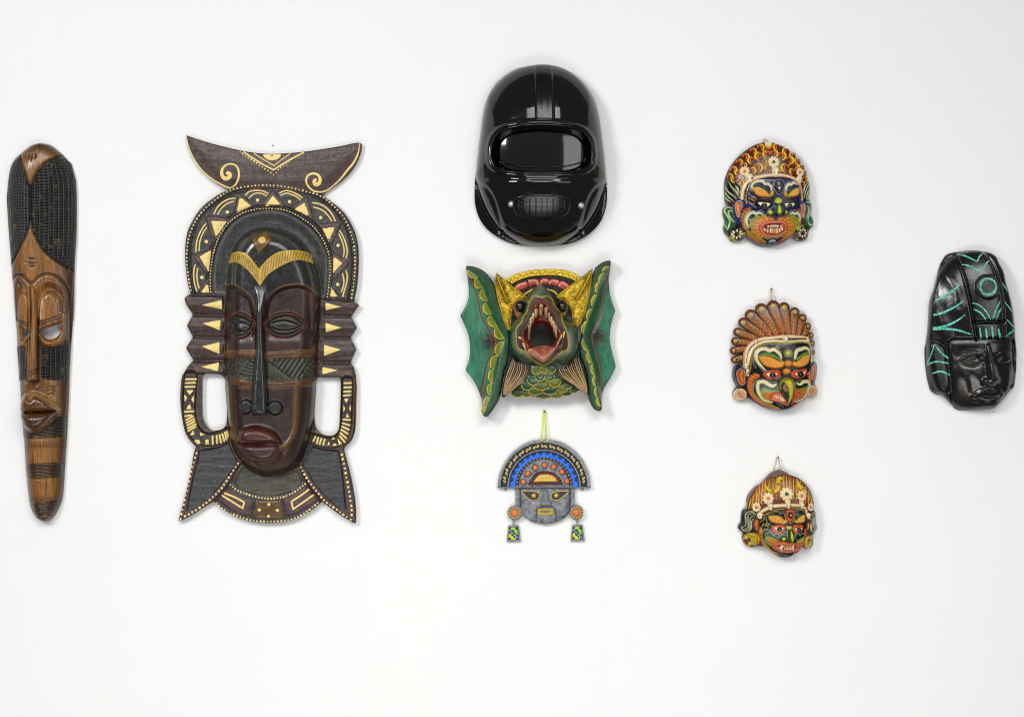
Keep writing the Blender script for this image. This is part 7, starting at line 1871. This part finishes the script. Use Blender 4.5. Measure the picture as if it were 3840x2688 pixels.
    for sx, q in ((-1, (625, 245)), (1, (742, 245))):
        b = c(*q); tube('hanging_cord', [(b[0], b[1] + 2, 26), (b[0] - sx * 3, b[1] - 12, 22), ((b[0] + k[0]) / 2, (b[1] + k[1]) / 2, 17), (k[0] + sx * 2, k[1] + 2, 12)], 1.9, t, tw, 'cfc4a0')
        tube('cord_knot', [(b[0] - 2, b[1] - 5, 26), (b[0] + 2, b[1] - 9, 25)], 2.6, t, tw, 'cfc4a0')
    nail(k[0], k[1], 'nail at the peak of the cream twine of the snake haired mask', 3.2, 17)
snake_mask()

# ================================================================ black stone mask with turquoise inlay, far right
def stone_mask():
    c = mapper(3440, 910, .41068)
    stone = paint_mat("polished_black_stone", rough=0.23, scale=40, var=0.25, bump=0.2, bscale=90, spec=0.55, coat=0.1, rvar=0.09)
    turq = paint_mat("turquoise_chips", rough=0.35, scale=300, var=0.3, bump=0.4, bscale=700)
    t = thing('black_stone_mask', 'polished black stone mask with tall headdress and turquoise chip inlay, at the far right', 'mask', 3640, 1240, 22)
    sp = lambda q, cl=False, n=4: spline(c(q), cl, n)
    out = sp([(590,80),(660,95),(710,130),(735,190),(775,270),(795,370),(825,470),(855,590),(875,720),(888,850),(900,980),(908,1080),(905,1180),(890,1310),(850,1340),(800,1400),(740,1470),(690,1512),(600,1518),(500,1528),(380,1525),(320,1480),(220,1385),(160,1375),(120,1335),(100,1250),(80,1130),(85,1020),(82,930),(98,800),(108,650),(115,540),(160,400),(200,240),(235,160),(285,105),(400,80),(500,70)], True)
    f = Field(3468, 932, 3820, 1545, 2.4, 14, '0c0c0e')
    X, Y = f.X, f.Y; x0, y0 = c(640, 900)
    u = np.where(X < x0, (x0 - X) / 228, (X - x0) / 112); v = np.where(Y < y0, (y0 - Y) / 352, (Y - y0) / 272)
    f.H = 18 + 74 * np.clip(1 - np.abs(u) ** 2.2 - np.abs(v) ** 3.2, 0, 1) ** .62
    f.H += 2.2 * vnoise(X.shape, 60, 3, 2)
    # headdress: side wings, centre panel, rolls and undulations
    panel = sp([(350,110),(420,85),(590,80),(650,170),(700,300),(740,480),(760,700),(755,720)], False, 4) + sp([(490,730),(470,600),(430,400),(385,230),(350,120)], False, 4)
    f.plateau(panel, 13, 7, True)
    for q in ([(350,115),(385,230),(430,400),(468,600),(490,730),(515,880)], [(590,80),(650,170),(700,300),(740,480),(762,700),(765,870)]):
        f.groove(sp(q), 5, 8)
    lowp = c([(495,730),(755,718),(765,870),(515,880)]); f.plateau(lowp, 3, 5)
    f.groove(c([(490,732),(760,716)]), 5, 14)
    disc = circle(*c(608, 412), 46, 44, 28); f.plateau(disc, 12, 5, True)
    f.plateau(circle(*c(608, 412), 30, 29, 24), -2, 4)
    for q in ([(250,300),(330,420),(350,560)], [(140,560),(200,700),(260,840),(270,1000)]): f.ridge(sp(q), 22, 7)
    f.ridge(sp([(180,240),(150,420),(125,640),(110,860),(100,1080)]), 10, 7)
    face = sp([(275,930),(310,890),(500,885),(700,885),(850,882),(860,980),(868,1100),(862,1220),(838,1330),(790,1400),(690,1510),(500,1528),(375,1525),(320,1475),(300,1380),(300,1240),(285,1080)], True)
    side = sp([(80,930),(180,900),(262,960),(275,1080),(298,1240),(295,1340),(240,1385),(160,1375),(110,1300),(78,1120)], True)
    d = sdf(X, Y, face)
    f.H = np.where(d > -6, f.H - 16 * np.clip((d + 6) / 6, 0, 1), f.H)
    sd = sdf(X, Y, side)
    f.H = np.where(sd > 0, np.minimum(f.H, 46) - 4 + 14 * rnd(sd / 26), f.H)
    f.groove(sp([(865,900),(880,1080),(880,1240),(850,1330)]), 4, 14)
    # brow, eyes, nose, mouth, cheeks
    f.H += np.where(d > 0, 8 * rnd(d / 30), 0)
    f.gauss(*c(470, 1020), 44, 13, 7, 8); f.gauss(*c(760, 1010), 34, 12, 6, -10)
    f.gauss(*c(480, 1085), 42, 22, -11, 0); f.gauss(*c(775, 1080), 32, 20, -10)
    f.ridge(sp([(615,940),(630,1050),(650,1150),(660,1240),(650,1275)]), 14, 26, taper=[5, 9, 13, 18, 17])
    f.gauss(*c(595, 1262), 14, 12, 12); f.gauss(*c(706, 1250), 10, 12, 9)
    f.gauss(*c(612, 1292), 8, 5, -6); f.gauss(*c(690, 1288), 7, 5, -5)
    f.gauss(*c(400, 1230), 44, 46, 6); f.gauss(*c(810, 1230), 18, 40, 4)
    f.gauss(*c(480, 1300), 18, 60, -4, 20); f.gauss(*c(765, 1290), 12, 40, -3, -16)
    f.gauss(*c(640, 1470), 44, 20, 14)
    f.gauss(*c(655, 1440), 50, 10, -6)
    for q, w, h in (([(500,1400),(560,1360),(610,1338),(650,1348),(690,1335),(730,1350),(755,1385)], 8, 8), ([(505,1403),(570,1425),(640,1435),(710,1425),(752,1390)], 9, 8)): f.ridge(sp(q), w, h)
    f.groove(sp([(498,1402),(570,1395),(640,1402),(700,1392),(757,1384)]), 3, 6)
    eyes = [sp([(368,1082),(420,1052),(490,1035),(540,1052),(568,1080),(520,1105),(470,1118),(400,1100)], True), sp([(705,1080),(735,1045),(790,1030),(845,1035),(850,1060),(810,1095),(750,1105),(720,1098)], True)]
    for e in eyes: f.plateau(e, 9, 9, True)
    for q in ([(365,1082),(420,1050),(490,1033),(545,1050),(572,1080)], [(365,1082),(400,1102),(470,1122),(525,1108),(570,1080)], [(385,1040),(440,1005),(510,1000),(570,1040)], [(702,1082),(735,1043),(790,1027),(852,1033)], [(702,1082),(722,1102),(752,1110),(812,1098),(852,1062)], [(690,1020),(740,990),(830,985)]):
        f.groove(sp(q), 2.4, 4.5)
    f.line(sp([(380,1085),(430,1095),(500,1108),(560,1085)]), 1.8, '9a8a6a', op=.6); f.line(sp([(712,1085),(760,1098),(830,1080)]), 1.6, '9a8a6a', op=.5)
    f.mix((slice(None), slice(None)), np.exp(-((X - c(400, 0)[0]) / 26) ** 2 - ((Y - c(0, 1370)[1]) / 44) ** 2) * .5, '3c2c1a')
    f.blur(3)
    round_edge(f, out, 10, 12)
    piece('headdress_body', f, out, t, stone, floor=2, off=0, wallcol='141416')
    piece('face', f, face, t, stone, off=.6, skirt=4); piece('centre_panel', f, panel, t, stone, off=.6, skirt=4); piece('raised_disc', f, disc, t, stone, off=1.2, skirt=4)
    piece('ear_flap', f, side, t, stone, off=.6, skirt=4)
    for e in eyes: piece('eye', f, e, t, stone, off=1.2, skirt=3)
    rg = np.random.default_rng(2)
    def inlay(q, w, taper=(0.6, 1, 1, .5), closed=False, L=9):
        pts = sp(q, False) if not closed else q
        bedp = resample(pts, 4)
        W = w
        bed = strand('inlay_groove', f, bedp, w * 1.1, t, turq, color='46a592', rise=.6, off=1.4, widths=[w * 1.0 * k for k in taper], closed=closed)
        # chips set one after the other
        P = np.array(resample(pts, .5)); s = 0
        tot = len(P) * .5
        while s < tot - 3:
            l = rg.uniform(L * .6, L * 1.3); i = int(s / .5); j = min(int((s + l) / .5), len(P) - 1); m = (i + j) // 2
            if j - i < 4: break
            th = P[j] - P[i]; th = th / max(np.hypot(*th), 1e-6); nn = np.array([-th[1], th[0]])
            tt = m / len(P); ww = W * np.interp(tt, np.linspace(0, 1, len(taper)), taper) / 2
            for lane in ((-.5, 0.42), (.5, .42)) if ww > 3.3 and rg.random() < .45 else ((0, .92),):
                ctr = P[m] + nn * ww * lane[0]; hw = ww * lane[1]; hl = (j - i) * .25 * .88
                poly = [tuple(ctr + th * a_ * hl * rg.uniform(.85, 1.05) + nn * b_ * hw * rg.uniform(.8, 1.05)) for a_, b_ in ((-1, -.6), (-.5, -1), (.6, -1), (1, -.3), (.9, .7), (.2, 1), (-.7, 1))]
                col = ['74e0cc', '58ccb8', '8cecd8', '48b4a2', '7ce4d0'][int(rg.integers(5))]
                piece('turquoise_chip', f, poly, bed, turq, rise=1.4, bevel=2, off=2.0, color=col, step=8, skirt=1.5)
            s += l
    inlay([(360,112),(420,125),(480,155),(525,180)], 7); inlay([(525,178),(545,140),(570,112),(598,95)], 6)
    inlay([(388,205),(440,215),(500,245),(542,280)], 7, (.5, 1, 1, .6)); inlay([(572,275),(585,230),(610,190),(642,168)], 6.5)
    cir = circle(*c(610, 410), 29.5, 30, 40); inlay([((x - c(0, 0)[0]) / c.s, (y - c(0, 0)[1]) / c.s) for x, y in cir + [cir[0]]], 9, (1, 1))
    inlay([(470,555),(530,575),(590,630),(638,710)], 6); inlay([(722,540),(695,590),(672,640),(652,705)], 6)
    inlay([(480,610),(530,635),(565,670),(590,712)], 6.5); inlay([(742,592),(715,630),(698,670),(683,710)], 6.5)
    for q in ([(540,778),(545,830),(552,880)], [(592,782),(600,830),(605,878)], [(648,768),(655,820),(660,870)], [(710,790),(718,830),(726,868)]): inlay(q, 7.5, (.8, 1, .9))
    inlay([(165,527),(230,495),(310,440),(370,382)], 8, (.6, 1, 1.1, .6)); inlay([(138,662),(220,640),(320,590),(398,532)], 8, (1, 1.1, 1, .4))
    inlay([(135,780),(230,765),(330,720),(414,658)], 8, (1, 1.2, 1, .5)); inlay([(135,792),(230,788),(340,800),(465,838)], 8, (1, 1.1, 1, .5))
    inlay([(750,372),(775,405),(800,448)], 6, (.5, 1, .6)); inlay([(773,543),(810,590),(856,645)], 5.5, (.4, 1, .6)); inlay([(792,705),(830,740),(876,785)], 6, (.5, 1, .6)); inlay([(782,862),(820,830),(872,795)], 6.5, (.5, 1, .8))
    inlay([(140,940),(118,1010),(90,1095)], 6, (.8, 1, .8)); inlay([(155,942),(200,1000),(270,1055)], 7, (.6, 1, .9)); inlay([(88,1112),(160,1085),(275,1100)], 7.5, (.8, 1.1, .8)); inlay([(130,1192),(200,1172),(285,1208)], 8, (.6, 1.1, .7))
    inlay([(898,950),(903,1010),(897,1068)], 5, (.6, 1, .6))
    hm = dome_mesh('pin', 3, 3, 'a8a8a0', paint_mat("nail_steel", rough=0.3, metal=0.9, var=0.2, bump=0.05, scale=300))
    stud('pin', f, *c(156, 492), t, hm, off=0)
stone_mask()
